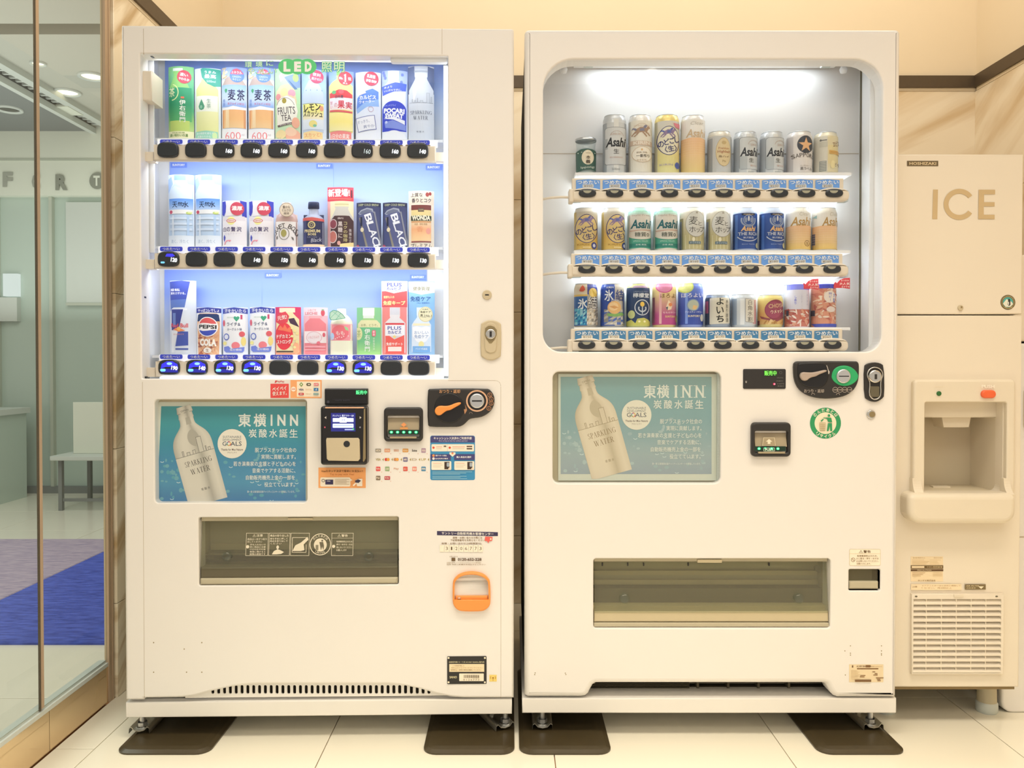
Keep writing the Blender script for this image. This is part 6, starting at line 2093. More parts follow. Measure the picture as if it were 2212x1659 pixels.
def clear_asahi(dx):
    def f(s, w, h):
        tall = h > 110
        b = 51 if tall else 41
        s.r(0, 10, w, b, '#e6e2da').g(0, b, w, h - 5, '#ecc196', '#eccb98', '#e2c886' if tall else '#dcb968')
        s.p([(0, b), (w * 0.3, b - 2), (w * 0.7, b - 2), (w, b), (w, b + 2), (0, b + 2)], '#ecc196')
        if tall:
            s.e(w * 0.58, 28, 15, 9, '#efece6').t('Clear', w * 0.58, 19, 28, 7, '#b6b0a4', 0, 0, 0.2).t('Asahi', w * 0.55 + dx, 40, w * 0.82, 17, '#c9b08e', 0, 0.02, 0.25)
        else:
            s.t('Clear', w * 0.66 + dx, 15, 22, 8, '#c4bcab', 0, 0, 0.2).t('Asahi', w * 0.55 + dx, 31, w * 0.80, 19, '#b08a4c', 0, 0.02, 0.25)
            if dx < 0:
                s.ring(w * 0.72, 78, 6.5, 6.5, 1.2, '#7a5c30', 18).t('生', w * 0.72, 78, 6, 6, '#7a5c30', 0, 0.02).r(w - 4, 60, w, 88, '#b59c78')
            else:
                s.p([(0, 20), (5, 16), (5, 24)], '#8fb0b0').r(0, 56, 3, 80, '#6a6a80')
        for i in range(7):
            s.r(0, b + 4 + i * 5, w, b + 4.5 + i * 5, '#f2d2aa')
    return f


def highball(s, w, h):
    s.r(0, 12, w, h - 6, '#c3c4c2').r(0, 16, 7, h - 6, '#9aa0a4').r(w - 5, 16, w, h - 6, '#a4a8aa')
    s.e(w * 0.57, 47, 16.5, 31, '#b79d68', 28).e(w * 0.57, 47, 15.8, 30, '#d9c69c', 28).e(w * 0.57, 27, 5, 4, '#c2ab7c', 12).t('Premium', w * 0.57, 39, 23, 5, '#b98a63', 0, 0.02).t('Highball', w * 0.57, 47, 26, 7, '#b07c5c', 0, 0.02).t('角ハイ', w * 0.57, 57, 22, 5, '#8f7a5a', 0, 0.02).t('7%', w * 0.57, 67, 8, 4, '#a58d62')


def sapporo(s, w, h):
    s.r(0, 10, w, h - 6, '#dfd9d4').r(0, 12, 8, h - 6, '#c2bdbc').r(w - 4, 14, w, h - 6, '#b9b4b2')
    s.e(w * 0.6, 30, 18, 19, '#3d4048', 28)
    star(s, w * 0.6, 31, 16, '#e3b283')
    s.arc('SAPPORO', w * 0.54, 145, 92, 9, '#6a625c', -15.5, 15.5, 0.01)
    s.t('サッポロ生ビール', w * 0.62, 76, 26, 3, '#a49a90').t('黒ラベル', w * 0.62, 82.5, 26, 7, '#6e675f', 0, 0.01)


def cream_can(s, w, h):
    s.r(0, 10, w, h - 6, '#ddd0aa').r(0, 10, 20, h - 6, '#d4cfbf').r(w * 0.42, 30, w * 0.9, 70, '#e0cf9c')
    s.r(6, 18, 19, 20, '#6a6a66').r(7, 16.5, 9, 21, '#6a6a66').r(6, 22, 20, 34, '#c4c0b0').r(6, 64, 18, 86, '#8d908a')
    for i in range(6):
        s.r(7, 65.5 + i * 3.4, 17, 67 + i * 3.4, '#c9c7ba')
    s.t('ヱビス', w * 0.78, 27, 18, 11, '#8a6a4c', 14, 0.02).p([(w * 0.46, 41), (w, 43), (w, 51), (w * 0.46, 49)], '#d3a75c').t('PREMIUM', w * 0.74, 46, 22, 4, '#b98a4c').e(w * 0.62, 72, 6, 9, '#e9d9a4', 10).t('ビール', w * 0.84, 72, 13, 8, '#7a6248', 0, 0.02)


def asahi_green(s, w, h):
    s.r(0, 12, w, h - 5, '#d5d0c6').g(0, 8, w, 16, '#9fd8c4', '#c9dfd6').r(0, 62, w, h - 7, '#4a9c84').r(0, 78, w, 86, '#2f7c70')
    s.t('Style Free', w * 0.5, 18, 38, 5, '#b3a8a0').t('Asahi', w * 0.52, 36.5, w * 0.88, 19, '#1f6068', 0, 0.03, 0.25).p([(3, 50), (w - 3, 48.5), (w - 3, 50), (3, 51.5)], '#c79a84')
    s.e(w * 0.52, 60, 25, 9.5, '#dcd6ca', 24).t('糖質0', w * 0.55, 59, 30, 10, '#4c5a50', 0, 0.01).t('SPRING VALLEY', w * 0.5, 73, 30, 3.2, '#b6dccb').t('本格 爽快', w * 0.5, 81, 22, 3.4, '#cfe6da').e(w * 0.52, 92, 20, 4, '#d9cfc4', 18).r(0, 16, 2.5, 90, '#a9b5ae')


def mugi(dx):
    def f(s, w, h):
        s.g(0, 10, w, h - 5, '#d9d4c8', '#c9c1a2', '#bdb385', '#b8ae82').r(0, 24, 5, h - 5, '#8f8a68').r(0, 30, 2.5, h - 5, '#6f7684')
        for i in range(6):
            s.r(8 + i * 7.5, 60, 10 + i * 7.5, 90, '#cbc49c')
        cx = w * 0.56 + dx
        s.e(cx, 37, 21.5, 28, '#9a9788', 30).e(cx, 37, 20.8, 27, '#d2d2cc', 30)
        s.t('麦', cx - 6, 30, 18, 18, '#4c4a46', -4, 0.0).t('と', cx + 8, 36, 8, 9, '#4c4a46').t('ホ', cx - 8, 49, 13, 12, '#4c4a46', -2).t('ッ', cx + 4, 51, 8, 9, '#4c4a46').t('プ', cx + 13, 48, 11, 12, '#4c4a46')
        star(s, cx + 1, 12.5, 4, '#a09a8c')
        s.rrect(cx - 15, 74, cx + 10, 80, 1, '#5f7480').t('オリジナル', cx - 2, 77, 22, 4, '#c9cfc4').e(w * 0.45 + dx, 70, 3, 5, '#e6dfc0', 8)
    return f


def rich(dx):
    def f(s, w, h):
        s.r(0, 13, w, h - 6, '#2c4c90').r(2, 16, 6, h - 6, '#4f74b8').r(0, 13, 2, h - 6, '#203a70')
        cx = w * 0.52 + dx
        s.p([(cx - 15, 14), (cx + 15, 14), (cx + 13, 18), (cx - 13, 18)], '#18243f').t('PREMIUM', cx, 16, 20, 2.6, '#c9b58c')
        s.ring(cx, 28, 16, 15, 3, '#8f9cb4', 24, -20, 200).ring(cx, 28, 11, 11, 1, '#aab4c6', 20).e(cx, 25, 2, 6, '#c9ccd0', 10).e(cx - 6, 28, 3, 6, '#7f8dab', 10).e(cx + 6, 28, 3, 6, '#7f8dab', 10)
        s.t('Asahi', cx, 46.5, 31, 11, '#e3b87c', 0, 0.03, 0.25).t('THE RICH', cx, 57.5, 40, 7, '#c3cbd8', 0, 0.02).t('贅沢醸造', cx, 66, 22, 4, '#b6bfd2', 0, 0.02).ring(cx, 58, 23, 16, 1.6, '#c9d0da', 20, 20, 160).t('RICH TASTE', cx, 80, 26, 3, '#8fa3cc').e(w - 5, 82, 4, 6, '#c8c49a', 12)
    return f


def facets(s, x0, y0, x1, y1, cols, seed):
    r = random.Random(seed)
    n, m = 5, 6
    for i in range(n):
        for j in range(m):
            xa, xb = x0 + (x1 - x0) * i / n, x0 + (x1 - x0) * (i + 1) / n
            ya, yb = y0 + (y1 - y0) * j / m, y0 + (y1 - y0) * (j + 1) / m
            s.p([(xa, ya), (xb, ya), (xa, yb)], r.choice(cols)).p([(xb, ya), (xb, yb), (xa, yb)], r.choice(cols))


def hyoketsu(kind):
    def f(s, w, h):
        if kind == 0:
            s.r(0, 2, w, h - 4, '#a9a59c').r(0, 28, w * 0.52, h - 4, '#2a5c9c').r(w * 0.52, 2, w, 24, '#474f96').r(0, 2, w * 0.52, 24, '#d9ccb4').r(0, 24, w * 0.52, 28, '#cfae5c')
            facets(s, 1, 54, w * 0.55, h - 6, ['#2f86b0', '#4aa6c4', '#1f5c94', '#8fc6d2'], 3)
            facets(s, w * 0.5, 50, w - 1, h - 6, ['#b9b2a6', '#d8d2c6', '#8d867c', '#c8b79c'], 5)
            s.p([(10, 16), (13, 8), (16, 4), (20, 8), (22, 14), (18, 18), (13, 18)], '#c8563c').e(w * 0.76, 20, 9, 10, '#e3c774', 14).p([(w * 0.7, 12), (w * 0.95, 26), (w * 0.8, 30)], '#cfae4e')
            s.t('氷', 17, 44, 19, 22, '#e9f0f4', 0, 0.03).t('結', w * 0.74, 42, 18, 26, '#2b2b3c', 0, 0.05).t('結', w * 0.74, 41, 18, 26, '#eceae4', 0, 0.0).t('レモン', w * 0.7, 66, 12, 5, '#f0e6d0', -12, 0.02)
        else:
            s.r(0, 2, w * 0.55, h - 4, '#2b4a9c').r(w * 0.55, 2, w, h - 4, '#c4bdb2')
            facets(s, 6, 56, w * 0.98, h - 6, ['#bcb6aa', '#8f8d88', '#d3cdc2', '#4f6ab0'], 8)
            s.r(w - 5, 20, w, h - 10, '#5a6a9c').t('KIRIN', 18, 9, 14, 4, '#dbe2f2', 0, 0.02)
            s.t('氷', 16, 26, 17, 24, '#eef3fa', 0, 0.03).t('結', 38, 26, 17, 24, '#3c4a80', 0, 0.02).t('ZERO', 27, 37, 14, 4, '#eef3fa')
            s.p([(14, 64), (28, 66), (44, 62), (48, 68), (30, 72), (12, 70)], '#7fae64').e(27, 52, 14, 14, '#e4b77c', 22).e(25, 50, 10, 9, '#efcf9c', 16).p([(16, 50), (27, 48), (36, 52), (27, 55)], '#dca468')
    return f


def lemon_do(s, w, h):
    s.r(0, 8, w, h - 4, '#2b4166').r(0, 4, w, 9, '#ccd28c').p([(0, 92), (0, 82), (8, 78), (16, 86), (20, 76), (34, 74), (44, 78), (w, 84), (w, h - 4), (0, h - 4)], '#c3bf62')
    s.p([(8, 10), (w - 6, 10), (w - 12, 5), (14, 5)], '#a98fa8').t('こだわりレモンサワー', w * 0.56, 18, 32, 3, '#b3c0d6').t('檸檬堂', w * 0.56, 26, 34, 10, '#e3e9f0', 0, 0.03)
    s.ring(w * 0.6, 52, 16, 17, 1.8, '#d5dde6', 30).e(w * 0.6, 45, 4.6, 5.4, '#e9c45c', 14).ring(w * 0.6, 54, 9, 8, 2.6, '#c9d2dc', 14, -30, 210).r(w * 0.6 - 1, 50, w * 0.6 + 1, 66, '#c9d2dc').e(9, 67, 6.5, 9, '#c8cf8e', 14)
    s.e(24, 82, 2.6, 2.4, '#efe8b4', 8).e(35, 82, 2.6, 2.4, '#efe8b4', 8)


def horoyoi(blue):
    def f(s, w, h):
        if blue:
            s.g(0, 2, w, h - 6, '#6f86d4', '#4b63ba', '#3c55ac', '#3a4f9c').r(11, 20, 16, h - 8, '#7f9be0').e(12, 8, 16, 14, '#c5d477', 20).e(12, 8, 13, 11, '#dbe394', 18)
            for ch, x in (('ほ', 9), ('ろ', 20), ('よ', 32), ('い', 44)):
                s.t(ch, x, 27, 9, 9, '#eef0fa', 0, 0.01)
            s.e(27, 48, 13, 13, '#7f97b8', 20).e(27, 48, 11, 11, '#b7bfae', 18).p([(27, 48), (36, 50), (32, 58), (25, 56)], '#e3bd84').t('アイスティーサワー', 29, 63, 36, 4, '#dfe5f6', 0, 0.02).t('SUNTORY', 29, 71.5, 25, 4.2, '#efe6c4', 0, 0.02).e(46, 75, 4, 8, '#d6d4cc', 12)
        else:
            s.g(0, 2, w, h - 6, '#e3cf8c', '#dcc38c', '#cf9a90', '#bc5a8c', '#b0447e').r(11, 20, 16, h - 8, '#e3b0b0').e(22, 6, 18, 15, '#c75a92', 22).e(22, 6, 16, 13, '#d78aae', 20).r(0, 30, 3.5, h - 10, '#8c5468')
            for ch, x in (('ほ', 18), ('ろ', 29), ('よ', 41)):
                s.t(ch, x, 27, 9, 9, '#7c5a38', 0, 0.01)
            s.p([(25, 50), (30, 36), (38, 46), (36, 56), (28, 58)], '#efd9bc').e(34, 46, 4, 4, '#e38c5c', 10).p([(24, 52), (29, 50), (28, 58)], '#5c6a74').t('もものサワー', 34, 63, 30, 4, '#f4d6dc', 0, 0.02).t('SUNTORY', 34, 71.5, 22, 4.2, '#efd28c', 0, 0.02).e(w - 2, 76, 3.4, 8, '#c8b45c', 10)
    return f


def small_label(kind):
    def f(s, w, h):
        if kind == 0:
            s.r(0, 6, w, h - 6, '#9aa0aa').r(0, 6, 8, h - 6, '#3f4858').r(w - 6, 6, w, h - 6, '#4a5668').r(0, 64, w, h - 7, '#4a4a50').p([(6, 8), (w - 5, 6), (w - 5, 62), (6, 64)], '#d8d2c0').r(0, 14, 4, 40, '#b45c74')
            for ch, y in (('よ', 15), ('い', 34), ('ち', 52)):
                s.t(ch, w * 0.48, y, 15, 15, '#2d2c2a', 0, 0.03)
            s.vt('水割り原酒', w * 0.76, 10, 60, 6, '#55524a')
        elif kind == 1:
            s.r(0, 4, w, h - 6, '#c9ced2').r(1, 10, 8, h - 6, '#8c9aac').r(14, 10, 22, h - 6, '#e2e4e4').r(w - 12, 12, w, h - 8, '#cf9aa2').p([(24, 10), (44, 12), (44, 62), (24, 60)], '#98938a').p([(24.7, 10.7), (43.3, 12.7), (43.3, 61), (24.7, 59)], '#ded9cc')
            s.vt('白角水割', 34, 12, 60, 11, '#6b6a64').vt('樽', 48, 12, 26, 6, '#f0d8d4')
        else:
            s.g(0, 4, w, h - 7, '#e0d184', '#d8bd74', '#c99a5c', '#cfa96c').e(31, 33, 22, 22, '#8c3c50', 28).p([(2, 46), (12, 50), (34, 55), (w, 44), (w, 49), (30, 60), (4, 52)], '#8c4a4c').e(27, 33, 17, 18, '#9c4a60', 24)
            s.t('CHOYA', 33, 24, 34, 9, '#d9b58c', 6, 0.02).t('ウメッシュ', 36, 36, 32, 8, '#f2e3c4', 8, 0.03).r(0, 56, 2, 66, '#6a3a3a')
            nuts(s, 4, 58, w - 2, h - 10, 9, ['#b98a50', '#dcbc84', '#a87844'], 4)
    return f


def snack_pack(kind):
    def f(s, w, h):
        cols = ['#d89a80', '#c87c68', '#ecd0b4', '#e3b898', '#b8685c', '#f0dcc8']
        if kind == 0:
            s.r(0, 12, w, h - 1, '#dcdcea').g(2, 1, w - 2, 12, '#7d83e8', '#8e94ee').r(0, 54, w, h - 2, '#c47a6c')
            nuts(s, 0, 54, w, h - 3, 46, ['#eadbd0', '#c8705c', '#f2e6dc', '#dca48c', '#b45a54'], 2)
            s.vt('しおり', 16, 24, 44, 5, '#5a68d8', 0.02).vt('いかピーナ', 28, 22, 40, 3.6, '#a9acc8').vt('おつまみ', 41, 20, 46, 3.6, '#a9acc8').r(2, 56, 5, 68, '#4a4a58')
        else:
            s.r(0, 2, w, h, '#d8977c').r(0, 6, w, h, '#d8977c')
            nuts(s, 0, 8, w, h - 10, 80, cols, 9)
            s.g(10, -1, w - 10, 9, '#4850c4', '#4a54c8').p([(0, h - 8), (w, h - 8), (w - 4, h - 1), (4, h - 1)], '#4e5ab4').e(31, 27, 13, 13, '#efe3d8', 20).vt('柿ピー', 31, 17, 37, 7, '#6a78c0', 0.02).vt('大粒', 40, 18, 40, 6, '#6a78c0', 0.02).e(33, 54, 10, 6, '#e6d8d0', 14).r(0, 56, 4, 68, '#50505c')
        s.r(0, 9, 0.5, 10, '#ffffff')
    return f


zR = [RF.q(1500, y, 0.115)[1] for y in (383, 546.5, 708.5)]
DC = 0.115
G1, G2, G3 = 'cans on the top row of the beer machine', 'cans on the middle row of the beer machine', 'cans on the bottom row of the beer machine'
SV = '#cdd0d2'
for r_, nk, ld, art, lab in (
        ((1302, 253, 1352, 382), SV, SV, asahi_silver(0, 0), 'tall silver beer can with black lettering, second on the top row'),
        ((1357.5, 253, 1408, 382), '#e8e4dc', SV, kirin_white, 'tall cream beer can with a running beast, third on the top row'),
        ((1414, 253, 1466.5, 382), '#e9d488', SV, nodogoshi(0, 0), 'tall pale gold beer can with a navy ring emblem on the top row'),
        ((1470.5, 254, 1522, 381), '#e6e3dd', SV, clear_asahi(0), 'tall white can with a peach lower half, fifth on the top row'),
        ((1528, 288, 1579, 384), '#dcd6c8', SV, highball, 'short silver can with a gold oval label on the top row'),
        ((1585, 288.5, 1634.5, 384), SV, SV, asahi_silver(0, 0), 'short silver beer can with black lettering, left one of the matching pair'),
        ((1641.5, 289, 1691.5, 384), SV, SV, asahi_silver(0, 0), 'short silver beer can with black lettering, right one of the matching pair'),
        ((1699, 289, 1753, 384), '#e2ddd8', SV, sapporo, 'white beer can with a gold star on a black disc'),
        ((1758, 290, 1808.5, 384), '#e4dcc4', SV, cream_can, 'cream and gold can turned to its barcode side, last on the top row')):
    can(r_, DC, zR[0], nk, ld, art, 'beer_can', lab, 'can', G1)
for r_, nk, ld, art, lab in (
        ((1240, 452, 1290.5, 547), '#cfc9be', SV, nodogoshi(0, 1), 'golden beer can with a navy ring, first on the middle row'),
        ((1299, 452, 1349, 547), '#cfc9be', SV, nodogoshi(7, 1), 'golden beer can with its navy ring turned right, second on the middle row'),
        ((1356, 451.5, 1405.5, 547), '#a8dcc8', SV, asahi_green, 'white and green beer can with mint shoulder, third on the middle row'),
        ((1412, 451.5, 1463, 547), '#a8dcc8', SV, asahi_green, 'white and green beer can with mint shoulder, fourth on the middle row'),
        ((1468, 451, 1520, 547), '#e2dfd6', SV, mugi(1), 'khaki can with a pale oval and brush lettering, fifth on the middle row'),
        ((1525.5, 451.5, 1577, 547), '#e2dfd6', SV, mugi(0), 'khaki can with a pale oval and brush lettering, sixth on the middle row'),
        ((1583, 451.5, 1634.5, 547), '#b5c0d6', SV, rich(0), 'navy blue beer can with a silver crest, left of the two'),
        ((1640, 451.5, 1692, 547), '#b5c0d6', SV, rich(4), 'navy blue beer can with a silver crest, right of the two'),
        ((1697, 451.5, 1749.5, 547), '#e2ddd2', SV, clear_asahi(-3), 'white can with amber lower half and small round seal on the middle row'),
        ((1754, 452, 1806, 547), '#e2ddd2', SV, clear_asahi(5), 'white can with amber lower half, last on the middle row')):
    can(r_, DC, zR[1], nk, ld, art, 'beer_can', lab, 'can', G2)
for r_, nk, ld, art, lab in (
        ((1240, 614, 1290.5, 709), '#b9b4a8', SV, hyoketsu(0), 'blue and silver faceted can with a lemon and red flower'),
        ((1297, 614, 1347.5, 709), '#a9acb4', SV, hyoketsu(1), 'blue and silver can with a round peach-coloured fruit'),
        ((1353, 614, 1403.5, 709), '#ccd090', SV, lemon_do, 'navy can with a round lemon crest and yellow-green foot'),
        ((1409, 614, 1460, 709), '#ddcb8c', SV, horoyoi(0), 'pink and gold sour can with a magenta half disc on top'),
        ((1464.5, 613, 1518, 709), '#8fa0d8', SV, horoyoi(1), 'blue sour can with a lime green disc at its shoulder'),
        ((1523, 638, 1576.5, 709), '#98a4b4', SV, small_label(0), 'small grey can with a cream label and bold brush lettering'),
        ((1578.5, 637, 1631.5, 709), '#c9d0d6', SV, small_label(1), 'small silver can with a narrow cream label and pink edge'),
        ((1636.5, 638, 1690, 709), '#d8c888', SV, small_label(2), 'small gold can with a maroon swirl label')):
    can(r_, DC, zR[2], nk, ld, art, 'drink_can', lab, 'can', G3)
can((1694, 616, 1746.5, 709), DC, zR[2], '#d8d8e6', '#8a90e6', snack_pack(0), 'snack_can', 'white snack tin with a violet rim and nuts printed on the lower half', 'snack', G3, True)
can((1752, 616, 1804, 709), DC, zR[2], '#d8a288', '#4a54c4', snack_pack(1), 'snack_can', 'snack tin covered in printed peanuts with dark blue ends', 'snack', G3, True)

# cup of sake with a green label
e = RF.ext(1243, 302, 1288, 384, DC)
R, H = (e[1] - e[0]) / 2, RF.q(1265, 303, DC)[1] - zR[0]
t = thing('sake_cup', 'small glass cup of sake with a dark green label and foil lid', 'cup', RF.world((e[0] + e[1]) / 2, DC, zR[0]), 0, G1)
MB().lathe([(R * 0.86, 0.0), (R * 0.90, 0.002), (R * 0.93, 0.01), (R * 0.97, H * 0.55), (R * 0.97, H * 0.68), (R * 0.90, H * 0.74), (R * 0.93, H * 0.86), (R * 1.0, H * 0.96), (R * 1.0, H)], seg=32).lathe([(R * 0.82, 0.004), (R * 0.88, H * 0.6), (R * 0.82, H * 0.7), (0.001, H * 0.7)], seg=24, mi=1).build('glass', ['cup_glass', 'pale_grey'], t)
MB().lathe([(R * 1.02, H - 0.004), (R * 1.02, H + 0.001), (R * 0.9, H + 0.002), (0.0002, H + 0.0015)], seg=32).build('lid', 'silver', t)


def cup_mp(x, y, l):
    q = max(-0.995, min(0.995, (x / 45 - 0.5) * 2))
    RR = R * (0.93 + 0.045 * min(1, max(0, (80 - y) / 55))) + 0.0005 + l * 0.00016
    return (RR * q, -RR * math.sqrt(1 - q * q), (1 - y / 82) * H)


s = Print(cup_mp, cuts=[45 * (0.5 + 0.5 * math.sin(math.radians(a))) for a in range(-90, 91, 9)], folds=(25, 40, 55, 70))
s.p([(0, 29), (10, 25), (22, 24), (35, 25), (45, 28), (45, 71), (30, 70), (15, 71), (0, 74)], '#3d5f54').e(25, 43, 13.5, 16, '#e6dcc2', 26).vt('一本義', 25.5, 29, 57, 10, '#4a3c2a', 0.02).t('Ippongi', 25, 65, 30, 6, '#c9d2c4', 4, 0.01)
for i in range(6):
    s.e(5 + i * 7, 30 + abs(i - 2.5) * 1.2, 1.2, 1.2, '#cfd8cc', 6)
s.build('label_print', t)

# red arrow tags clipped above the snack tins
for x0, y0, lab in ((1733, 602, 'red arrow shaped tag above the violet rimmed snack tin'), (1801, 600, 'red arrow shaped tag at the right end above the peanut tin')):
    dd = 0.082
    pts = [(x0, y0 + 22), (x0 + 1, y0 + 12), (x0 + 4, y0 + 9), (x0 + 7, y0 + 12), (x0 + 13, y0 + 5), (x0 + 22, y0 + 1), (x0 + 35, y0), (x0 + 35, y0 + 24), (x0 + 20, y0 + 22), (x0 + 10, y0 + 22)]
    c = RF.q(x0 + 17, y0 + 22, dd)
    t = thing('arrow_tag', lab, 'tag', RF.world(c[0], dd, c[1]), 0, 'red arrow tags')
    m = MB()
    m.panel([(a - c[0], z - c[1]) for a, z in RF.poly(pts, dd)], [], 0.0, 0.001)
    m.build('card', cmat('#d8434c', 0.5), t)
    m = MB()
    m.box(-0.004, 0.004, 0.001, RD - dd, 0.006, 0.008)
    m.build('clip', 'clear_acrylic', t)
    s = Print(lambda x, y, l, c=c: (lambda q: (q[0] - c[0], -0.0004 - l * 0.0002, q[1] - c[1]))(RF.q(x, y, dd)))
    s.t('おつまみ', x0 + 24, y0 + 6, 17, 4, '#ffe9e2', 0, 0.03).t('大人気', x0 + 23, y0 + 13, 22, 6, '#ffe9e2', 0, 0.05).t('おすすめ', x0 + 25, y0 + 19.5, 17, 4, '#ffe9e2', 0, 0.03)
    s.build('tag_print', t)

# ---------------- left machine: curved display cards and half-round dummies
DL = 0.098
zL = [LF.q(650, y, 0.095)[1] for y in (303, 534, 767)]


def card(row, x0, y0, x1, art, label, name='display_card', sag=0.011, body='#eef2fa', cat='drink sample', dd=DL, hi=None):
    ybot = (303, 534, 767)[row] + (x0 - 360) * 0.005
    z0 = zL[row]
    e = LF.ext(x0, y0, x1, ybot, dd)
    Wm, w, h = e[1] - e[0], x1 - x0, ybot - y0
    H = LF.q((x0 + x1) / 2, y0, dd)[1] - z0
    t = thing(name, label, cat, LF.world((e[0] + e[1]) / 2, dd, z0), LF.a, ('drink samples on the top row of the soft drink machine', 'drink samples on the middle row of the soft drink machine', 'drink samples on the bottom row of the soft drink machine')[row])
    n = 12
    f = lambda q: sag * q * q
    m = MB()
    lo = []
    for d0, sg in ((0, 1), (0.0012, -1)):
        ring = [(Wm / 2 * (-1 + 2 * i / n), f(-1 + 2 * i / n) + d0) for i in range(n + 1)]
        lo += ring if sg > 0 else ring[::-1]
    m.strip([[(x, y, 0) for x, y in lo], [(x, y, H) for x, y in lo]])
    for i in range(n):
        for zz in (0, H):
            m.add([(*lo[i], zz), (*lo[i + 1], zz), (*lo[2 * n - i], zz), (*lo[2 * n + 1 - i], zz)], [(0, 1, 2, 3)])
    m.build('card', cmat(body, 0.45), t)
    s = Print(lambda x, y, l: (Wm * (x / w - 0.5), f(2 * (x / w - 0.5)) - 0.0005 - l * 0.00016, (1 - y / h) * H), w / 18, (0, 0, w, h))
    art(s, w, h)
    s.build('card_print', t)
    return t


def badge(s, cx, cy, r, col, t1, t2, tc='#ffffff'):
    s.e(cx, cy, r, r, col, 24).t(t1, cx, cy - r * 0.32, r * 1.15, r * 0.5, tc, -8, 0.04).t(t2, cx, cy + r * 0.34, r * 1.5, r * 0.42, tc, -8, 0.04)


def iemon(s, w, h):
    s.g(0, 0, w, h, '#8fd490', '#6dbf8c', '#3fa67c', '#4eb07c', '#a8d480', '#d9e6a0').p(bottle(25, 10, 142, 44, 24, 6, 30), '#8ecb78').r(12, 4, 34, 10, '#eaf3ea')
    s.g(3, 46, w - 4, 120, '#2f9a70', '#2c9468', '#5cb472').r(4, 118, 47, 142, '#c3da76').r(0, 141, w, h, '#f3f1c8')
    s.ring(9, 56, 16, 18, 2, '#d9e2a4', 20, -80, 90).t('茶', 9, 56, 14, 20, '#e4ecc0', 0, 0.02).vt('伊右衛門', 33, 72, 122, 13, '#f4faf0', 0.03).r(30, 66, 37, 70, '#e0765c')
    badge(s, 36.5, 23, 14.5, '#d24356', '濃い', 'やわらか')
    s.t('濃い味わいの濃', 24, 150, 40, 6.5, '#5f8a3c', 0, 0.02).t('特定保健', 24, 144.5, 28, 3, '#93a860')


def namacha(s, w, h):
    s.r(0, 0, w, h, '#e4f0f2').p(bottle(28, 12, 152, 48, 24, 12, 22), '#dfe59c').g(5, 60, 51, 94, '#f4f7ee', '#eef3e6').g(5, 94, 51, 140, '#eef0b8', '#e9eba4')
    s.r(16, 12, 40, 24, '#eaf2f2').p([(17, 67), (21, 76), (24, 83), (22, 89), (17, 91), (12, 89), (10, 83), (13, 75)], '#4f9c7a').e(16, 84, 3, 4, '#8cc4a8', 10).vt('生茶', 33, 66, 88, 9, '#6d9c84')
    s.p([(15, 2), (20, 0), (w, 2), (w, 38), (44, 40), (30, 34), (18, 20)], '#3fa692').t('うまみ', 36, 9, 24, 6, '#f2fbf8', 0, 0.03).t('最高', 36, 18, 24, 9, '#f2fbf8', 0, 0.04).t('500ml', 38, 29, 18, 5, '#d6efe8')
    s.p([(2, 138), (w * 0.5, 136), (w - 6, 138), (w - 4, h), (2, h)], '#9edbc6').t('体の脂肪を減らす', 24, 142, 38, 5, '#f4fffb', 0, 0.03).t('茶葉のちから', 22, 149, 30, 5, '#f4fffb', 0, 0.03).e(45, 147, 5, 8, '#d6f0b4', 12)


def mugicha(s, w, h):
    s.r(0, 0, w, h, '#e6eefb').g(0, 0, w, 26, '#8fa8ee', '#b9ccf4')
    nuts(s, 0, 0, 14, 24, 12, ['#e8d8b0', '#d3b98c', '#f0e6cc'], 3)
    s.p([(2, 38), (10, 24), (18, 20), (w - 18, 20), (w - 10, 24), (w - 1, 38)], '#b9a49c').g(1, 38, w - 1, 86, '#8fb4f4', '#b4cdf8', '#cfe0fb', '#8fb2f0').p([(1, 90), (w * 0.5, 84), (w - 1, 88), (w - 1, 94), (1, 96)], '#f4f6fb')
    s.g(2, 92, w - 2, 132, '#f0b880', '#f4c084', '#f4d09c').r(3, 92, 6, 132, '#e09c6c').r(w - 6, 92, w - 2, 132, '#e3a474').r(10, 92, 18, 132, '#f8dcb0')
    s.t('麦', 24, 60, 17, 24, '#2b2b58', 0, 0.03).t('茶', 43, 60, 15, 24, '#2b2b58', 0, 0.03).p([(8, 48), (11, 45.5), (14, 48), (14, 51), (11, 56), (8, 51)], '#3f9c68').t('カフェインゼロ', 32, 79, 34, 5, '#e080a0', 0, 0.03).vt('健康', 6, 68, 84, 6, '#7f9cdc')
    s.e(35, 18, 15, 15, '#5f88e0', 24).p([(21, 15), (27, 6), (35, 3), (43, 6), (49, 14), (35, 16)], '#dc5a72').t('ミネラル', 35, 11.5, 21, 5.5, '#ffeaf0', 0, 0.04).t('GREEN', 35, 21, 18, 4, '#c8d8fa').t('やさしい', 35, 27, 17, 4.6, '#e6eefc', 0, 0.02)
    s.r(0, 134, w, h, '#f7f7fb').t('600', 26, 149, 34, 16, '#ee7f86', 0, -0.005).t('ml', 47, 146, 5, 5, '#b9a8b0')


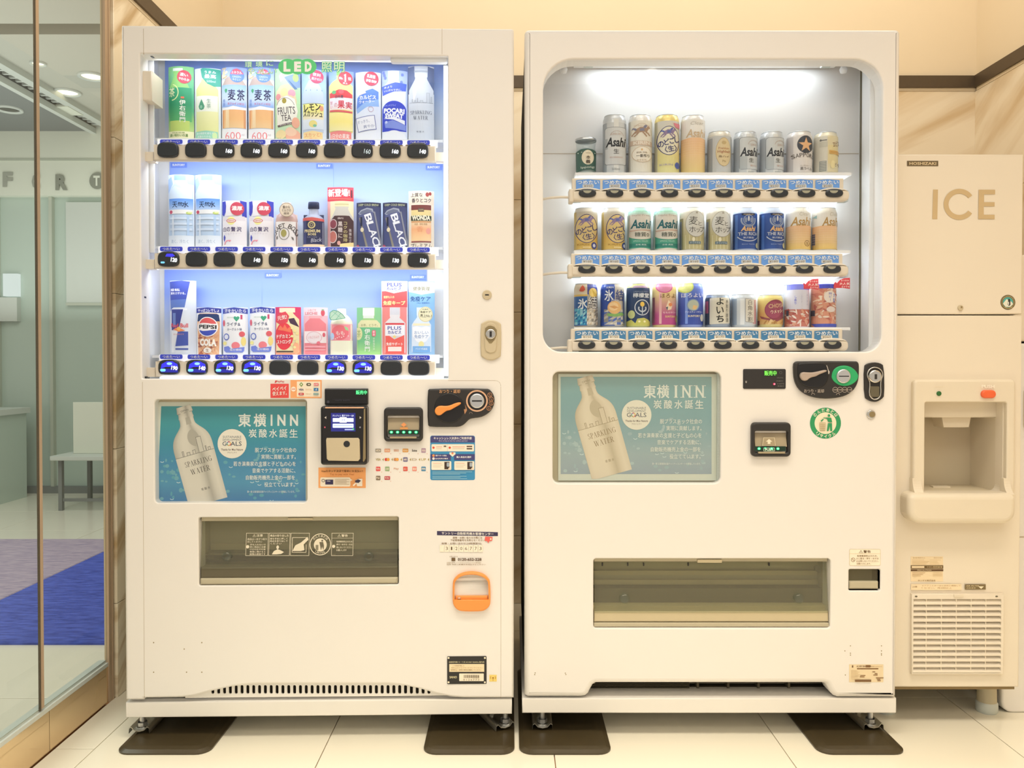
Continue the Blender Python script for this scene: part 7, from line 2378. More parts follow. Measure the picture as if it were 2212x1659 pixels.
def fruits_tea(s, w, h):
    s.g(0, 0, w, h, '#bfe4b8', '#b4dfae', '#c4e4b8', '#d6ebc8').p([(22, 20), (w, 8), (w, 40), (40, 44)], '#7f9ac0').e(46, 20, 6, 9, '#b4cf7c', 12).p([(28, 22), (50, 44), (44, 46)], '#5a7aa8').p([(10, 16), (16, 10), (19, 24), (14, 30)], '#e8f2f4')
    s.p([(4, 50), (14, 38), (32, 34), (44, 46), (48, 70), (46, 100), (4, 100)], '#e6d0a8').e(22, 52, 8, 9, '#f0e09c', 14).e(38, 54, 8, 8, '#e4a4b4', 12).e(8, 62, 6, 7, '#dc8c8c', 12).e(36, 66, 7, 7, '#f2c8a0', 12)
    s.p([(4, 80), (12, 66), (28, 60), (44, 66), (50, 92), (46, 118), (6, 124)], '#f2efe2').e(22, 71, 5, 6, '#a9983c', 12).ring(24, 88, 21, 24, 1, '#7a6a6a', 20, 200, 340)
    s.t('FRUITS', 26, 92, 38, 16, '#4f464c', 4, 0.005).t('TEA', 26, 108, 22, 13, '#4f464c', 4, 0.005).p([(6, 124), (44, 116), (46, 120), (8, 128)], '#6a5a5a').t('BOSS TEA', 25, 122, 26, 3, '#efe8dc', 8)
    s.e(40, 146, 16, 14, '#f2b49a', 18).e(36, 138, 12, 10, '#f6cdb0', 16).e(14, 144, 12, 10, '#f2dca4', 14).e(46, 118, 8, 12, '#f0b094', 14).t('香る', 10, 153, 10, 5, '#a8b48c')


def lemon_squash(s, w, h):
    s.g(0, 0, w, h, '#9cbcf2', '#b0cdf6', '#cfe0f8', '#e3edfa').p(bottle(25, 14, 138, 46, 18, 4, 34), '#c6d3e6').g(3, 74, 48, 108, '#f0e888', '#ece38c', '#f4ead0')
    s.r(2, 73, 49, 74.2, '#7a8a9c').t('レモン', 24, 82, 36, 15, '#2c2820', 4, 0.05).t('スカッシュ', 25, 96, 42, 14, '#2c2820', -2, 0.04).g(3, 108, 48, 130, '#e8eef4', '#dde8f4').e(26, 118, 9, 8, '#efe08c', 14).e(30, 122, 4, 3, '#7fc09c', 10).e(44, 84, 4, 6, '#e3a07c', 10)
    s.p([(4, 136), (25, 133), (46, 136), (46, h), (4, h)], '#f8dca0').t('スカッと!', 25, 142, 36, 9, '#ee9c74', 3, 0.02).t('果汁', 26, 150, 18, 4, '#f0b48c')
    badge(s, 34, 16, 14.5, '#c8476c', '復刻', '果汁ゼロ', '#f4dbe4')
    for i in range(8):
        s.e(4 + (i * 17) % 44, 22 + (i * 23) % 46, 1, 1.4, '#7f9fd8', 6)


def kajitsu(s, w, h):
    s.g(0, 0, w, h, '#90b0f4', '#a8c4f6', '#cfdef8', '#eef2fa').p([(18, 0), (26, -1), (26, 14), (18, 16)], '#8fce6c').p(bottle(26, 10, 134, 52, 16, 4, 18), '#ecdf8c').p([(2, 48), (12, 44), (24, 40), (40, 42), (51, 50), (51, 62), (2, 58)], '#d8444c').e(12, 46, 5, 4, '#5fae74', 10).e(28, 45, 6, 5, '#e8606c', 12)
    s.g(2, 58, 51, 84, '#dfe3ee', '#e9dfe8', '#f2e4dc').t('日向夏', 24, 56, 18, 7, '#45455c', 0, 0.02).t('果', 28, 73, 15, 17, '#d23c4e', 0, 0.05).t('実', 44, 74, 13, 15, '#d23c4e', 0, 0.03).t('の', 16, 74, 7, 9, '#e08a98').vt('甘い', 6, 64, 82, 6, '#e68c98')
    s.p([(2, 84), (51, 87), (51, 91), (2, 88)], '#dc5c64').g(2, 91, 51, 130, '#f8ea98', '#fae98c', '#f8eeb0').p([(3, 132), (26, 130), (49, 132), (49, h), (3, h)], '#f08c88').t('1日分の果実', 25, 142, 40, 11, '#fff0ea', 0, 0.04)
    badge(s, 37, 16, 15, '#cf3f50', '', '')
    s.p([(34, 9), (38.5, 6), (38.5, 24), (35.5, 24), (35.5, 11)], '#ffffff').t('No.', 28, 16, 8, 6, '#ffffff', 0, 0.03).t('位', 46, 16, 7, 7, '#ffffff', 0, 0.03).t('売上', 37, 27, 10, 4, '#ffffff', 0, 0.02)


def calpis(s, w, h):
    s.g(0, 0, w, h, '#d8e4f8', '#cfdcf4', '#e4eaf6', '#eef1f8').p([(4, 46), (18, 30), (46, 32), (50, 50), (4, 50)], '#e6e8ee').p([(4, 56), (16, 44), (38, 36), (50, 42), (50, 66), (30, 72), (12, 82), (2, 84)], '#5f88dc').p([(2, 80), (22, 66), (50, 58), (51, 74), (26, 76), (4, 90)], '#8fb4ea')
    s.t('カルピス', 27, 55, 36, 9, '#f6f9ff', 2, 0.05).t('ウォーター', 25, 64.5, 34, 7, '#f6f9ff', 2, 0.03).p([(6, 47), (22, 42), (24, 46), (8, 51)], '#f2dce2').ring(34, 81, 6, 6, 1, '#c0a0b8', 14)
    s.p([(0, 100), (42, 93), (46, 124), (6, 131)], '#5f6ca8').p([(1.4, 101.2), (40.8, 94.4), (44.6, 123), (7, 129.6)], '#eceef6')
    s.t('すっきり、', 18, 108, 26, 7, '#7480a8', 8, 0.0).t('爽やか', 30, 118, 24, 7, '#7480a8', 8, 0.0)
    badge(s, 35, 15, 15.5, '#c83c58', '乳酸菌', '発酵')


def pocari(s, w, h):
    s.g(0, 0, w, h, '#a8bcf0', '#b8c8f2', '#dfe6f6')
    for i in range(9):
        s.e(4 + (i * 13) % 50, 4 + (i * 7) % 22, 3.2, 3.6, '#7286dc', 8)
    s.p(bottle(26, 1, 150, 52, 24, 18, 22), '#e6ecf8').p([(0, 34), (30, 26), (54, 28), (52, 44), (28, 46), (2, 54)], '#4a66d8').t('水より', 14, 36, 18, 5, '#eef2ff', 6, 0.03).t('いい汗カラダに。', 24, 43, 38, 5, '#eef2ff', 4, 0.03)
    s.e(27, 86, 26, 20, '#3346c8', 30).r(1, 86, 53, 132, '#3346c8').e(27, 150, 27, 20, '#eef1f8', 28).t('イオンサプライ', 18, 76, 26, 4, '#aebcf2', 0, 0.02).t('POCARI', 27, 87.5, 45, 11, '#f2f5ff', -2, 0.06).t('SWEAT', 27, 98.5, 40, 11, '#f2f5ff', -3, 0.06)
    s.p([(4, 104), (24, 101), (50, 108), (50, 117), (26, 107)], '#eef1fb').p([(6, 112), (24, 108), (52, 118), (52, 130), (8, 124)], '#7f92e0').e(10, 112, 3, 3, '#c6d0f4', 8)


def spark(s, w, h):
    s.p([(0, 2), (18, 0), (40, 0), (w, 4), (w, 60), (0, 60)], '#5c6c94').p(bottle(28.5, 0, 160, 53, 28, 24, 28), '#d3d9e2').p([(14, 0), (43, 0), (43, 8), (14, 8)], '#c3cad6').r(13, 10, 43, 14, '#aab2c0').r(15, 16, 42, 24, '#dde1e8')
    s.p([(10, 50), (16, 38), (22, 34), (18, 60), (12, 80)], '#eef1f5').r(3, 79, 54, 80, '#9aa2b0')
    for x0, x1, y in ((40, 47, 58), (8, 11, 72), (14, 17, 74), (20, 22, 70), (26, 33, 75), (49, 52, 66)):
        s.r(x0, y, x1, 80, '#aeb5c0').r(x0 + 1, y + 1, x1 - 1, 80, '#c9cfd8')
    s.serif('SPARKLING', 28, 101, 46, 8, '#5a6476').serif('WATER', 27.5, 112.5, 32, 8, '#5a6476').t('炭 酸 水', 27, 143, 17, 3.6, '#727a88')


def water(s, w, h):
    s.r(0, 0, w, h, '#dce9fb').p([(0, 10), (8, 4), (12, 20), (0, 40)], '#a8c6f2').p([(40, 4), (w, 0), (w, 22), (44, 20)], '#a9c4f4').p(bottle(28, 1, 146, 52, 26, 15, 20), '#c3daf4').r(15, 1, 40, 12, '#8fb2e6').r(17, 12, 39, 22, '#c9def4')
    s.p([(4, 34), (16, 24), (30, 30), (40, 22), (52, 32), (52, 52), (4, 52)], '#d3e2f2').p([(42, 22), (52, 26), (50, 34), (42, 30)], '#eef4fb').g(2, 52, 54, 76, '#5f94e4', '#86b2ee', '#b6d0f4').t('天', 16, 65, 12, 13, '#24365c', 0, 0.02).t('然', 28, 64, 10, 9, '#24365c', 0, 0.02).t('水', 39, 64.5, 13, 13, '#24365c', 0, 0.02)
    s.r(2, 76, 54, 85, '#eef0f2').e(7, 81, 4, 4, '#c8506c', 10).e(46, 83, 6, 3, '#c4d87c', 10).r(44, 80, 52, 83, '#e4ecae')
    for y in (92, 104, 116):
        s.r(4, y, 52, y + 5, '#d6e6fa')
    s.r(10, 88, 14, 140, '#e3eefb').r(42, 88, 47, 140, '#b6d2f2').g(0, 132, w, h, '#e6f0fc', '#f2f6fd').t('清く、冷たく', 26, 145, 38, 8, '#9fb4d0')


def milktea(s, w, h):
    s.p([(0, 2), (8, 1), (10, 16), (9, 24), (4, 34), (0, 30)], '#4149c0').p([(40, 0), (w, 2), (w, 36), (44, 34)], '#4149c0').r(0, 36, w, h, '#f2eef2').p([(2, 36), (w - 4, 34), (w - 2, 44), (2, 44)], '#e6e0e8').p([(10, 4), (40, 2), (44, 32), (8, 34)], '#eeecf2')
    s.e(21, 44, 9, 9, '#f4f2a0', 14).e(21, 44, 11, 4.4, '#c84a50', 16).e(21, 44, 9.6, 3.3, '#f6e4dc', 14).t('Lipton', 21, 44, 14, 3.4, '#c84a50', 0, 0.03)
    for ch, x, k in (('白', 6, 7), ('の', 15, 8), ('贅', 26, 10), ('沢', 38, 10)):
        s.t(ch, x, 62.5, k, 10, '#554a78', 0, 0.025)
    s.t('ミルクティー', 24, 72, 34, 4, '#c9c0d0').p([(5, 74), (8, 80), (7, 84), (5, 90), (3, 84), (3, 79)], '#4a52b8').ring(14, 96, 9, 10, 2, '#f08c9c', 12, 180, 310).p([(18, 86), (22, 87), (17, 90)], '#f08c9c').r(0, 96, w, h, '#f6f3f6')
    badge(s, 34, 18, 14.5, '#cf4a60', '', '')
    s.t('濃厚', 34, 17, 22, 10, '#fff2f0', 0, 0.06)


def kokuto(s, w, h):
    s.r(0, 0, w, h, '#eee4c0').p(bottle(26, 2, 106, 52, 30, 12, 26), '#cfcac2').r(11, 2, 41, 12, '#ece0b4').r(11, 6, 41, 8, '#cfbf8c').p([(1, 42), (10, 32), (42, 32), (51, 44), (51, h), (1, h)], '#4a2f32').ring(7, 50, 9, 11, 1.6, '#d8c4c4', 16).e(7, 50, 7.4, 9.4, '#8c4450', 16).ring(6, 78, 10, 14, 1.6, '#e6d8d4', 16).e(6, 78, 8.4, 12.4, '#c8786c', 16)
    s.vt('黒糖に', 23, 44, 82, 10, '#e6d8d4', 0.03).vt('コクの珈琲', 34, 44, 90, 9, '#d8c88c', 0.02).vt('微糖仕立', 44, 60, 92, 5, '#e6d8d4').p([(22, 94), (51, 90), (51, h), (22, h)], '#f2dc9c').e(20, 92, 4, 5, '#e0a89c', 8).t('新', 24, 38, 14, 4, '#e6d8d4')


def black_can(s, w, h):
    s.r(0, 0, w, h, '#2f3354').g(2, 4, w - 2, h, '#3a4066', '#4a5280', '#454c74').p([(0, 3), (w * 0.5, 0), (w, 3), (w, 10), (w * 0.5, 7), (0, 10)], '#20264c').t('DEEP COLD BREW', w * 0.5, 5.5, 44, 4.6, '#b8bc94', 0, 0.02)
    s.p([(4, 24), (10, 17), (24, 12), (36, 14), (38, 22), (30, 27), (10, 29)], '#9ea4b4').p([(6, 24), (12, 19), (24, 15), (34, 17), (34, 21), (26, 24), (12, 26)], '#6a7088')
    s.p([(5, 28), (36, 20), (52, 104), (24, 106)], '#565c88').p([(38, 20), (41, 20), (54, 90), (51, 94)], '#8a8c98').p([(6, 34), (9, 33), (28, 106), (23, 106)], '#8c8678')
    for ch, t in zip('BLACK', range(5)):
        s.t(ch, 27 + t * 5.0, 34 + t * 16.6, 18, 15, '#eef0f6', -72, 0.02)
    s.r(9, 32, 13, 52, '#20243c').e(13, 60, 4, 5, '#e8dcb8', 10).e(2, 98, 5, 6, '#a84a68', 8)


def wonda(s, w, h):
    s.r(0, 0, w, h, '#f2e4d0').p([(0, 3), (w * 0.5, 0), (w, 3), (w, 30), (0, 30)], '#efdcc6').t('上質な', 18, 9, 26, 9, '#3f3a44', 0, 0.02).e(41, 8, 4, 5, '#a84a44', 8).e(47, 6, 3, 4, '#a0403c', 8).t('香りとコク', 28, 21, 42, 9.5, '#3f3a44', 0, 0.02)
    s.r(6, 31, 49, 100, '#d8a070').p([(6, 31), (49, 31), (49, 42), (36, 46), (28, 40), (18, 47), (6, 42)], '#7a3c34').r(6, 42, 49, 58, '#e6cf90').r(21, 38, 34, 46, '#5a463c').t('DEMI', 27.5, 42, 10, 4, '#c8b48c').rrect(5, 54, 50, 66, 2, '#9aa074').rrect(6, 55, 49, 65, 1.5, '#33302c').t('WONDA', 27.5, 59, 40, 11, '#f2ead0', 0, 0.05)
    s.g(6, 70, 49, 112, '#f0d2a8', '#f2b080', '#f4c490', '#f2d09c').t('極 微糖', 27, 73, 28, 5, '#b8946c', 0, 0.02).e(43, 88, 5, 7, '#eca08c', 12).t('香', 25, 84, 14, 12, '#e89c70').r(6, 110, 49, 113, '#8c4a44').t('プレミアム', 28, 120.5, 46, 10, '#4a4448', 0, 0.01)


def energy(s, w, h):
    s.r(0, 0, w, h, '#d3dae8').p([(0, 2), (w * 0.5, 0), (46, 2), (34, 62), (26, 62), (2, 66)], '#3e4fa8').p([(2, 42), (38, 40), (34, 62), (2, 66)], '#5a76bc').t('RED BULL', 14, 20, 22, 5, '#eef0fa', 0, 0.05).t('翼をさずける。', 20, 27.5, 34, 5.4, '#eef0fa', 0, 0.05)
    s.p([(4, 62), (10, 58), (44, 58), (46, 64), (46, 156), (4, 156)], '#d8dee8').r(6, 60, 40, 64, '#e8ecf2').p([(5, 62), (32, 62), (22, 106), (5, 107)], '#333f8c').r(8, 70, 15, 100, '#6a82c0').p([(20, 110), (42, 110), (42, 140), (14, 142)], '#4456a8').p([(5, 108), (20, 108), (12, 142), (10, 156), (5, 156)], '#e6e9f0').r(14, 146, 42, 150, '#5a68ac').t('Red Bull', 23, 97, 38, 9, '#d8505c', 0, 0.02).p([(8, 106), (16, 102), (26, 103), (36, 108), (30, 109), (22, 111), (16, 108)], '#e88c5c').e(22, 104, 4, 4, '#f0c05c', 12).t('ENERGY', 22, 116, 24, 3, '#d8a0a4')


def pepsi(s, w, h):
    s.p([(0, 2), (w * 0.5, 0), (w, 2), (w, 12), (w * 0.5, 10), (0, 12)], '#343e9c').t('やっぱコレでしょ', w * 0.5, 6.5, 46, 7, '#f4f4fb', 0, 0.05)
    s.r(0, 12, w, h, '#eceef4').p([(4, 16), (8, 13), (45, 13), (49, 16), (51, 30), (49, h), (4, h), (2, 30)], '#e6b088').p([(4, 16), (8, 14), (45, 14), (49, 16), (51, 30), (2, 30)], '#243a6c')
    nuts(s, 4, 56, 50, h - 2, 50, ['#c8785c', '#dca07c', '#9c5a48', '#eac4a0', '#b86c54'], 6)
    s.e(26, 42, 22, 21.5, '#f4f0f0', 32)
    top = [(26 + 20 * math.cos(math.radians(a)), 42 - 19.5 * math.sin(math.radians(a))) for a in range(20, 161, 10)]
    s.p(top + [(16, 33.5), (26, 34), (36, 35.5)], '#dc5a5c')
    bt = [(26 + 20 * math.cos(math.radians(a)), 42 - 19.5 * math.sin(math.radians(a))) for a in range(200, 341, 10)]
    s.p(bt + [(36, 49), (26, 50.5), (16, 51)], '#3e4fb4').t('PEPSI', 26, 42, 38, 8.5, '#2c2c30', -2, 0.04).t('COLA', 27, 76, 36, 16, '#fbf4ea', -2, 0.06).e(26, 93, 9, 6, '#f4ece2', 16).t('生', 26, 93, 7, 7, '#8c5a48', 0, 0.02)


def lychee(s, w, h):
    s.r(0, 0, w, h, '#e6ebf8').p([(0, 3), (w * 0.5, 0), (w, 3), (w, 14), (w * 0.5, 11), (0, 14)], '#3a48a8').t('汗をかいたら', w * 0.52, 7.5, 46, 8.5, '#f0f2fb', 0, 0.04).p([(2, 22), (6, 15), (46, 15), (50, 24), (50, 92), (46, 98), (6, 98), (2, 92)], '#f2f3f6').r(40, 16, 44, 26, '#c84a70')
    s.p([(26, 21), (29, 19), (32, 21), (35, 19), (38, 21), (38, 24), (32, 31), (26, 24)], '#44a884').t('GREEN DAKARA', 18, 22, 15, 3, '#a8c4b4').t('ライチ&', 25, 36.5, 30, 8, '#505a80', 0, 0.02).t('ヨーグルト味', 27, 47.5, 32, 6, '#505a80', 0, 0.01).e(3, 34, 3, 7, '#dc6478', 10)
    s.e(9, 64, 7, 7.5, '#5a70c4', 16).e(9, 64, 5, 5.4, '#e4e9f6', 14).e(43, 58, 6, 6, '#e0646c', 12).e(46, 74, 5, 10, '#f2dc88', 12).e(5, 78, 5, 4, '#f4ec9c', 10).e(30, 83, 9, 8, '#f0848c', 16).p([(3, 86), (14, 84), (20, 90), (34, 88), (48, 86), (47, 95), (44, 98), (8, 98), (3, 94)], '#7486d8').t('塩分補給', 30, 92, 26, 5, '#eef0fb', 0, 0.02)


def vitamin(s, w, h):
    s.r(0, 0, w, h, '#d8466c').g(0, 0, w, h, '#d83a66', '#dc4a6c', '#f08074', '#f8a080').p(bottle(27, 3, 100, 50, 28, 8, 16), '#ece0b0').r(10, 2, 44, 12, '#f2e6c8').p([(30, 26), (42, 24), (52, 44), (34, 36)], '#4a3048').e(20, 64, 20, 30, '#e8404c', 26).p([(6, 50), (12, 40), (18, 46), (22, 38), (28, 48), (34, 42), (36, 56), (20, 52)], '#f07c5c')
    s.p([(2, 20), (10, 14), (24, 10), (32, 20), (28, 34), (10, 38), (0, 32)], '#e04a58').t('元気!', 16, 23, 22, 10, '#fbe4dc', 10, 0.05).t('ドデカミン', 20, 64, 34, 9, '#fff2ea', 2, 0.06).t('ストロング', 20, 76, 32, 9, '#fff2ea', 2, 0.06).r(2, 96, 40, 99, '#4a3a34').e(46, 90, 6, 14, '#f8b48c', 12)
    for i in range(8):
        s.e(38 + (i % 3) * 5, 46 + i * 6, 3, 3, '#f2e4a0', 8)


def strawberry(s, w, h):
    s.r(0, 0, w, h, '#f4e4ec').g(0, 18, w, h, '#f4c4d0', '#f2a8b4').p(bottle(26, 18, 103, 46, 24, 4, 14), '#ef8a94').p([(14, 18), (40, 18), (42, 24), (12, 24)], '#f8b4bc').t('いちごで', 20, 6, 18, 5, '#ee98a4', 0, 0.02).t('LECHE', 18, 13, 28, 6, '#ee98a4', 0, 0.03).e(43, 12, 4, 7, '#dc5c6c', 12).p([(40, 4), (46, 4), (43, 8)], '#8cb48c')
    s.r(2, 52, 50, 78, '#f8eef0').e(24, 66, 18, 14, '#f2e6ea', 22).ring(24, 66, 17, 13, 0.8, '#e0a0ac', 20).t('いちごミルク', 23, 65, 24, 6, '#f0a4b0', 4, 0.01).e(45, 60, 3, 5, '#e46c7c', 8).e(34, 78, 4, 4, '#e87888', 8).r(3, 84, 48, 88, '#f6aab4').r(3, 92, 48, 94, '#f8bcc4')


def greentea(s, w, h):
    s.r(0, 0, w, h, '#8fce9c').g(0, 0, w, h, '#86c890', '#8fd09c', '#a8dc94', '#cfee9c').p(bottle(27, 1, h, 52, 26, 20, 20), '#a4d48c').r(14, 1, 39, 18, '#eef2f4').r(15, 18, 38, 24, '#e3ece6').p([(3, 36), (10, 28), (44, 28), (51, 36), (51, 44), (3, 44)], '#e4e3b4').t('お茶、どうぞ。', 28, 39, 36, 5.6, '#8c9060', 0, 0.01)
    s.g(2, 44, 51, h, '#6cc08c', '#7cc890', '#a8dc8c').e(4, 58, 9, 14, '#e4e8b0', 16).t('茶', 5, 58, 8, 16, '#8cac6c').vt('伊右衛門', 24, 46, 98, 12, '#f6fbf2', 0.03).rrect(34, 50, 42, 64, 3, '#e4687c').vt('新茶', 38, 51, 63, 5, '#fff').vt('京都福寿園', 38, 66, 94, 4, '#e6f4dc')


def plus(s, w, h):
    s.r(0, 0, w, h, '#f2f4fa').t('PLUS', 29, 8, 32, 8.5, '#46509c', 0, 0.03).t('カルピス', 28, 16.5, 32, 7, '#3a48a4', 0, 0.06)
    s.p([(1, 22), (10, 22), (28, 27), (46, 23), (w - 1, 21), (w - 1, 57), (1, 57)], '#dc5a5c').t('健康な人の', 17, 35, 24, 6, '#f8e4a8', 0, 0.05).t('免疫キープ', 28, 48, 48, 10, '#fbe8a4', 0, 0.07)
    s.r(2, 57, w - 2, h, '#ee8c88').p(bottle(30, 58, h - 4, 44, 22, 20, 14), '#e3dfe2').r(20, 58, 40, 74, '#d6d6de').r(9, 92, 50, 96, '#d8444c').r(9, 96, 50, 120, '#f4f2f6').t('PLUS', 29, 103, 30, 8, '#5a64ac', 0, 0.02).t('カルピス', 29, 112, 29, 7.5, '#3a48a4', 0, 0.05)
    s.p([(9, 120), (18, 120), (29, 128), (42, 122), (50, 118), (50, h - 3), (9, h - 3)], '#f0645c').t('免疫サポート', 29, 138, 36, 7, '#fff0ea', 0, 0.05).r(15, 144, 44, 154, '#fbe9e2').e(29, 122, 3, 3, '#f4dc84', 8)


def immune(s, w, h):
    s.r(0, 0, w, h, '#8fbce8').g(0, 20, w, h, '#86b8ea', '#94c0ea', '#a4ccf0').p([(0, 0), (w, 1), (w, 24), (28, 29), (0, 22)], '#efead2').t('おいしく', 27, 7, 26, 6, '#6a6450', 0, 0.0).t('健康管理', 28, 15.5, 36, 9, '#5a5648', 0, 0.01).t('免疫ケア', 26, 38, 44, 11, '#2f5a94', 0, 0.02).t('100ml 健康飲料', 32, 47, 28, 4, '#5a8cc4')
    s.p(bottle(28, 57, h - 6, 42, 20, 18, 20), '#dce8f6').r(10, 92, 46, 97, '#f2e6c0').e(37, 72, 15.5, 17, '#ece4be', 24).ring(37, 72, 15, 16.4, 0.8, '#c9bc84', 22).t('免疫ケア', 37, 67, 22, 5, '#4a4636', 0, 0.03).t('売上No.1', 38, 75, 24, 7, '#4a4636', 0, 0.03).t('3年連続', 36, 61, 14, 3, '#7a7458')
    s.p([(9, 100), (18, 98), (28, 101), (38, 98), (47, 100), (47, 120), (38, 132), (28, 136), (18, 132), (9, 120)], '#f4f6fa').t('おいしい', 28, 112, 30, 7, '#4f7fb8', 0, 0.0).t('免疫ケア', 28, 121, 30, 8, '#4f7fb8', 0, 0.0).e(28, 138, 6, 7, '#efe4a4', 12).r(9, 142, 47, h - 6, '#7cb0e4').t('プラズマ乳酸菌', 28, 148, 26, 5, '#e6f0fc', 0, 0.02)


TOP = (('display_card', 361, 143, 416, iemon, 'green curved card showing a green tea bottle and red badge, top row'),
       ('display_card', 418, 147, 474.5, namacha, 'pale curved card showing a tea bottle with a leaf drop label'),
       ('display_card', 476.5, 145, 531, mugicha, 'blue and amber barley tea card, left one of the matching pair'),
       ('display_card', 534, 145.5, 590.5, mugicha, 'blue and amber barley tea card, right one of the matching pair'),
       ('display_card', 592, 147, 647, fruits_tea, 'pale green fruit tea card with black hand lettering'),
       ('display_card', 650, 150, 703.5, lemon_squash, 'light blue lemon squash card with a yellow label band'),
       ('display_card', 709, 153, 762.5, kajitsu, 'yellow and red fruit juice card with a red number one badge'),
       ('display_card', 767, 155, 822, calpis, 'white and blue milk drink card with a dashed postcard frame'),
       ('display_card', 824, 152, 879.5, pocari, 'blue and white sports drink card with a white wave'),
       ('display_card', 881, 142, 937, spark, 'silver sparkling water bottle card with a dark blue top corner'))
for nme, x0, y0, x1, art, lab in TOP:
    card(0, x0, y0, x1, art, lab)
card(1, 361, 377, 417, water, 'clear blue mineral water bottle card, left one of the matching pair')
card(1, 419, 377, 476, water, 'clear blue mineral water bottle card, right one of the matching pair')
card(1, 478, 433, 530.5, milktea, 'white milk tea card with blue corners, left one of the matching pair')
card(1, 536, 433, 589, milktea, 'white milk tea card with blue corners, right one of the matching pair')
card(1, 712, 434, 762.5, kokuto, 'dark brown bottle coffee card under a red banner')
card(1, 769, 437, 822, black_can, 'dark blue black coffee can card, left one of the matching pair')
card(1, 826, 437, 879, black_can, 'dark blue black coffee can card, right one of the matching pair')
card(1, 882, 412, 937, wonda, 'cream and amber coffee card, last on the middle row')
card(2, 364, 606, 421, energy, 'tall blue and silver energy drink card, first on the bottom row')
card(2, 422, 664, 475.5, pepsi, 'cola can card with a red, white and blue globe')
card(2, 479, 664, 533, lychee, 'white lychee yoghurt drink card with a green heart, left of the pair')
card(2, 537.5, 663, 591.5, lychee, 'white lychee yoghurt drink card with a green heart, right of the pair')
card(2, 593, 663, 648.5, vitamin, 'crimson vitamin drink card with a flame emblem')
card(2, 654, 664, 706.5, strawberry, 'pink strawberry milk bottle card')
card(2, 769.5, 664, 822.5, greentea, 'light green tea bottle card with a small pink tag')
card(2, 823, 607, 880, plus, 'tall red and white card with two milk drink banners')
card(2, 882, 608, 938.5, immune, 'tall light blue card with a cream header, last on the bottom row')
t = card(1, 707, 404.5, 763.5, lambda s, w, h: s.r(0, 0, w, 30, '#dc4c58').t('新登場!', 25, 12, 47, 17, '#fff4ea', 2, 0.07).t('', 0, 0, 1, 1, '#fff').r(4, 25, w - 4, 26, '#f0a080').r(51, 6, 54, 22, '#5a3040'), 'red new arrival banner standing above the brown coffee card', 'banner_card', 0.004, '#f0b0b0', 'sign', DL + 0.014)


def dummy(row, x0, y0, x1, prof, cols, art, label, wpx):
    """half-round plastic bottle standing on the shelf; prof = (radius fraction, pixel height from top)"""
    ybot = (303, 534, 767)[row]
    dd = DL + 0.01
    e = LF.ext(x0, y0, x1, ybot, dd)
    R, h = (e[1] - e[0]) / 2, ybot - y0
    w = x1 - x0
    H = LF.q((x0 + x1) / 2, y0, dd)[1] - zL[row]
    t = thing('bottle_dummy', label, 'drink sample', LF.world((e[0] + e[1]) / 2, dd, zL[row]), LF.a, ('drink samples on the top row of the soft drink machine', 'drink samples on the middle row of the soft drink machine', 'drink samples on the bottom row of the soft drink machine')[row])
    sd = 0.6
    for nm, rows, col in prof:
        m = MB()
        m.lathe([(R * r, (1 - y / h) * H) for r, y in rows], a0=math.pi, a1=2 * math.pi, sd=sd, seg=20)
        m.build(nm, cmat(col, 0.3), t)
    MB().box(-R * 0.96, R * 0.96, 0.0, 0.0012, 0, H * 0.72).build('back_plate', cmat(cols, 0.5), t)

    def mp(x, y, l):
        q = max(-0.99, min(0.99, (x / w - 0.5) * 2))
        RR = R + 0.0004 + l * 0.00016
        return (RR * q, -sd * RR * math.sqrt(1 - q * q), (1 - y / h) * H)
    s = Print(mp, w / 12, (0, 0, w, h))
    art(s, w, h)
    s.build('label_print', t)
    return t


def craft(s, w, h):
    s.g(0, 44, w, h, '#f4f0ee', '#f2ecea', '#eee4e0').r(0, 92, w, h, '#f4e4dc')
    s.arc('CRAFT BOSS', w * 0.5, 78, 25, 10, '#57504c', -80, 80, 0.01).e(w * 0.44, 69, 6, 8, '#a9a05c', 14).ring(w * 0.45, 70, 11, 13, 1, '#5a5450', 18).p([(5, 76), (8, 74), (8, 80), (5, 82)], '#6a645e').p([(36, 76), (40, 78), (41, 84), (38, 82)], '#6a645e')


dummy(1, 595.5, 436, 643.5, [('body', [(0.02, 20), (0.45, 20), (0.62, 24), (0.86, 30), (0.98, 38), (1.0, 46), (1.0, 97), (0.95, 98), (0.9, 98)], '#c9a9a0'), ('cap', [(0.4, 2), (0.42, 3), (0.42, 19), (0.02, 20)], '#efe6e0')], '#e6d8d0', craft, 'white milk coffee bottle with a round cream tag at its neck', 48)
bs = [o for o in bpy.data.objects if o.name.startswith('bottle_dummy') and o.type == 'EMPTY'][-1]
k = (LF.q(643, 480, DL)[0] - LF.q(595, 480, DL)[0]) / 48
m = MB()
m.panel(ell(0.006, bs.location.z * 0 + 79 * k, 15.5 * k), [], -0.026, -0.025)
m.build('neck_tag', cmat('#e8d9c4', 0.5), bs)
s = Print(lambda x, y, l: (0.006 + x * k, -0.0262 - l * 0.0002, (79 - y) * k))
s.ring(0, 0, 15.4, 15.4, 1, '#a08c78', 26).t('豊かな', 0, -6, 16, 6, '#6a5a4c', 0, 0.02).t('ミルクの', 0, 1, 20, 6, '#6a5a4c', 0, 0.02).t('風味', 0, 8, 12, 5, '#6a5a4c', 0, 0.02)
s.build('tag_print', bs)


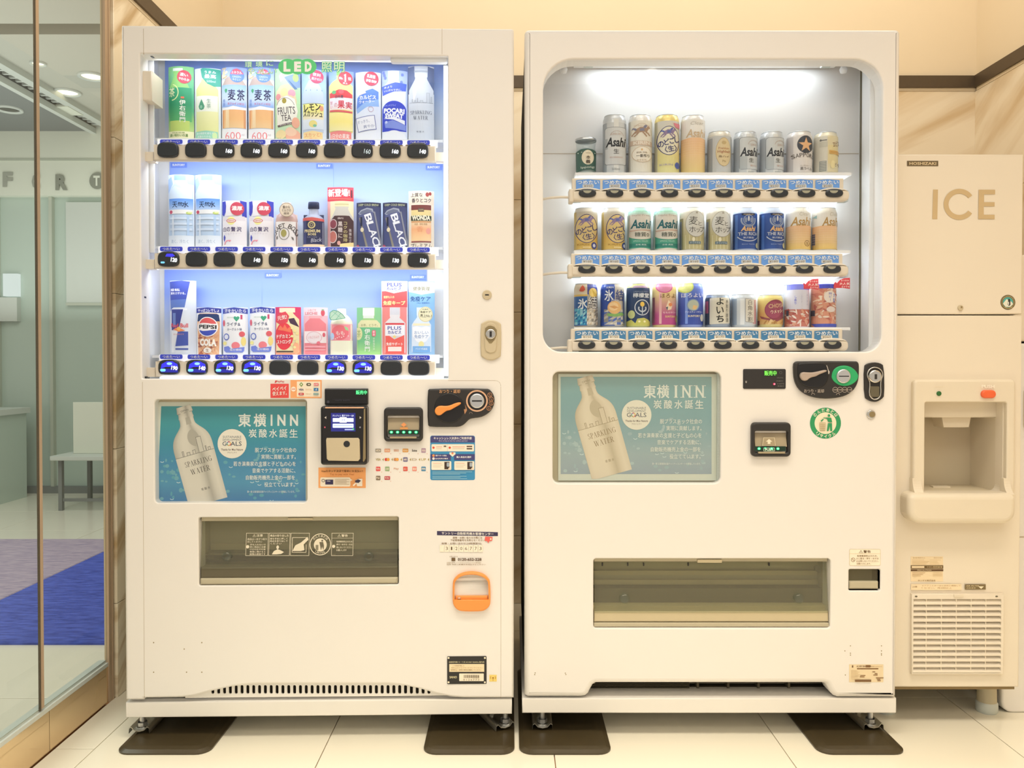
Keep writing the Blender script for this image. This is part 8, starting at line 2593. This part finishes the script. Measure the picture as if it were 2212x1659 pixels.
def premium(s, w, h):
    s.r(0, 40, w, 91, '#2c3056').r(2, 40, 9, 91, '#444a78').p([(0, 35), (w * 0.5, 34), (w, 37), (w, 42), (0, 41)], '#d0605c').r(0, 91, w, h, '#f2d8b4').e(21, 50, 8, 8, '#d8c88c', 18).e(21, 50, 5.4, 5.4, '#3a3a50', 14).ring(21, 50, 3.4, 3.4, 1, '#d8c88c', 10)
    s.t('PREMIUM', 22, 63, 32, 6.5, '#e3d3a0', 0, 0.03).t('BOSS', 22, 70, 17, 5, '#e3d3a0', 0, 0.03).t('Black', 30, 82, 22, 8, '#cfd0dc', 8, 0.0, 0.3).t('PURE COFFEE', 22, 76, 20, 2.6, '#9a9ab0')


dummy(1, 655, 437, 700.5, [('body', [(0.44, 14), (0.46, 26), (0.62, 29), (0.9, 34), (0.99, 40), (1.0, 46), (1.0, 95), (0.92, 97)], '#9aa0b4'), ('cap', [(0.02, 0), (0.48, 0), (0.52, 2), (0.54, 14), (0.44, 15)], '#2c3454')], '#3a3f60', premium, 'dark blue bottled black coffee with a navy cap', 45)


def peach(s, w, h):
    s.r(0, 35, w, 71, '#f49aa4').e(22, 54, 18, 16, '#ee7884', 22).p([(31, 40), (38, 43), (40, 50), (34, 48)], '#a4d89c').e(5, 62, 5, 8, '#b4d4f4', 12).r(0, 35, w, 37, '#f8c4c8').r(0, 71, w, h, '#f4f2da').t('もも', 23, 55, 18, 9, '#fbe8e4', 0, 0.02)
    for i in range(10):
        s.e((i * 13) % 48, 60 + (i * 7) % 10, 1.3, 1.3, '#fbe0e0', 6)


dummy(2, 714.5, 665, 761.5, [('body', [(0.5, 16), (0.7, 20), (0.92, 27), (1.0, 34), (1.0, 100), (0.94, 102)], '#f2eed6'), ('cap', [(0.02, 2), (0.4, 2), (0.42, 4), (0.42, 16), (0.5, 17)], '#f4f0ea')], '#f4f0e0', peach, 'cream peach water bottle with a green leaf tag at its neck', 47)
bs = [o for o in bpy.data.objects if o.name.startswith('bottle_dummy') and o.type == 'EMPTY'][-1]
m = MB()
lf = [(-22, 81), (-19, 76), (-12, 76), (0, 78), (12, 80), (6, 88), (-4, 95), (-14, 97), (-21, 92)]
m.panel([(x * k, z * k) for x, z in lf], [], -0.026, -0.025)
m.build('leaf_tag', cmat('#c8e6d4', 0.5), bs)
s = Print(lambda x, y, l: (x * k, -0.0262 - l * 0.0002, y * k))
for i in range(len(lf)):
    a, b = lf[i], lf[(i + 1) % len(lf)]
    s.line(a[0], a[1], b[0], b[1], 1.2, '#4aa884')
s.line(-20, 80, -6, 94, 0.8, '#6abc9c').line(-8, 77, 2, 90, 0.8, '#6abc9c').line(4, 79, -16, 95, 0.6, '#6abc9c')
s.build('tag_print', bs)
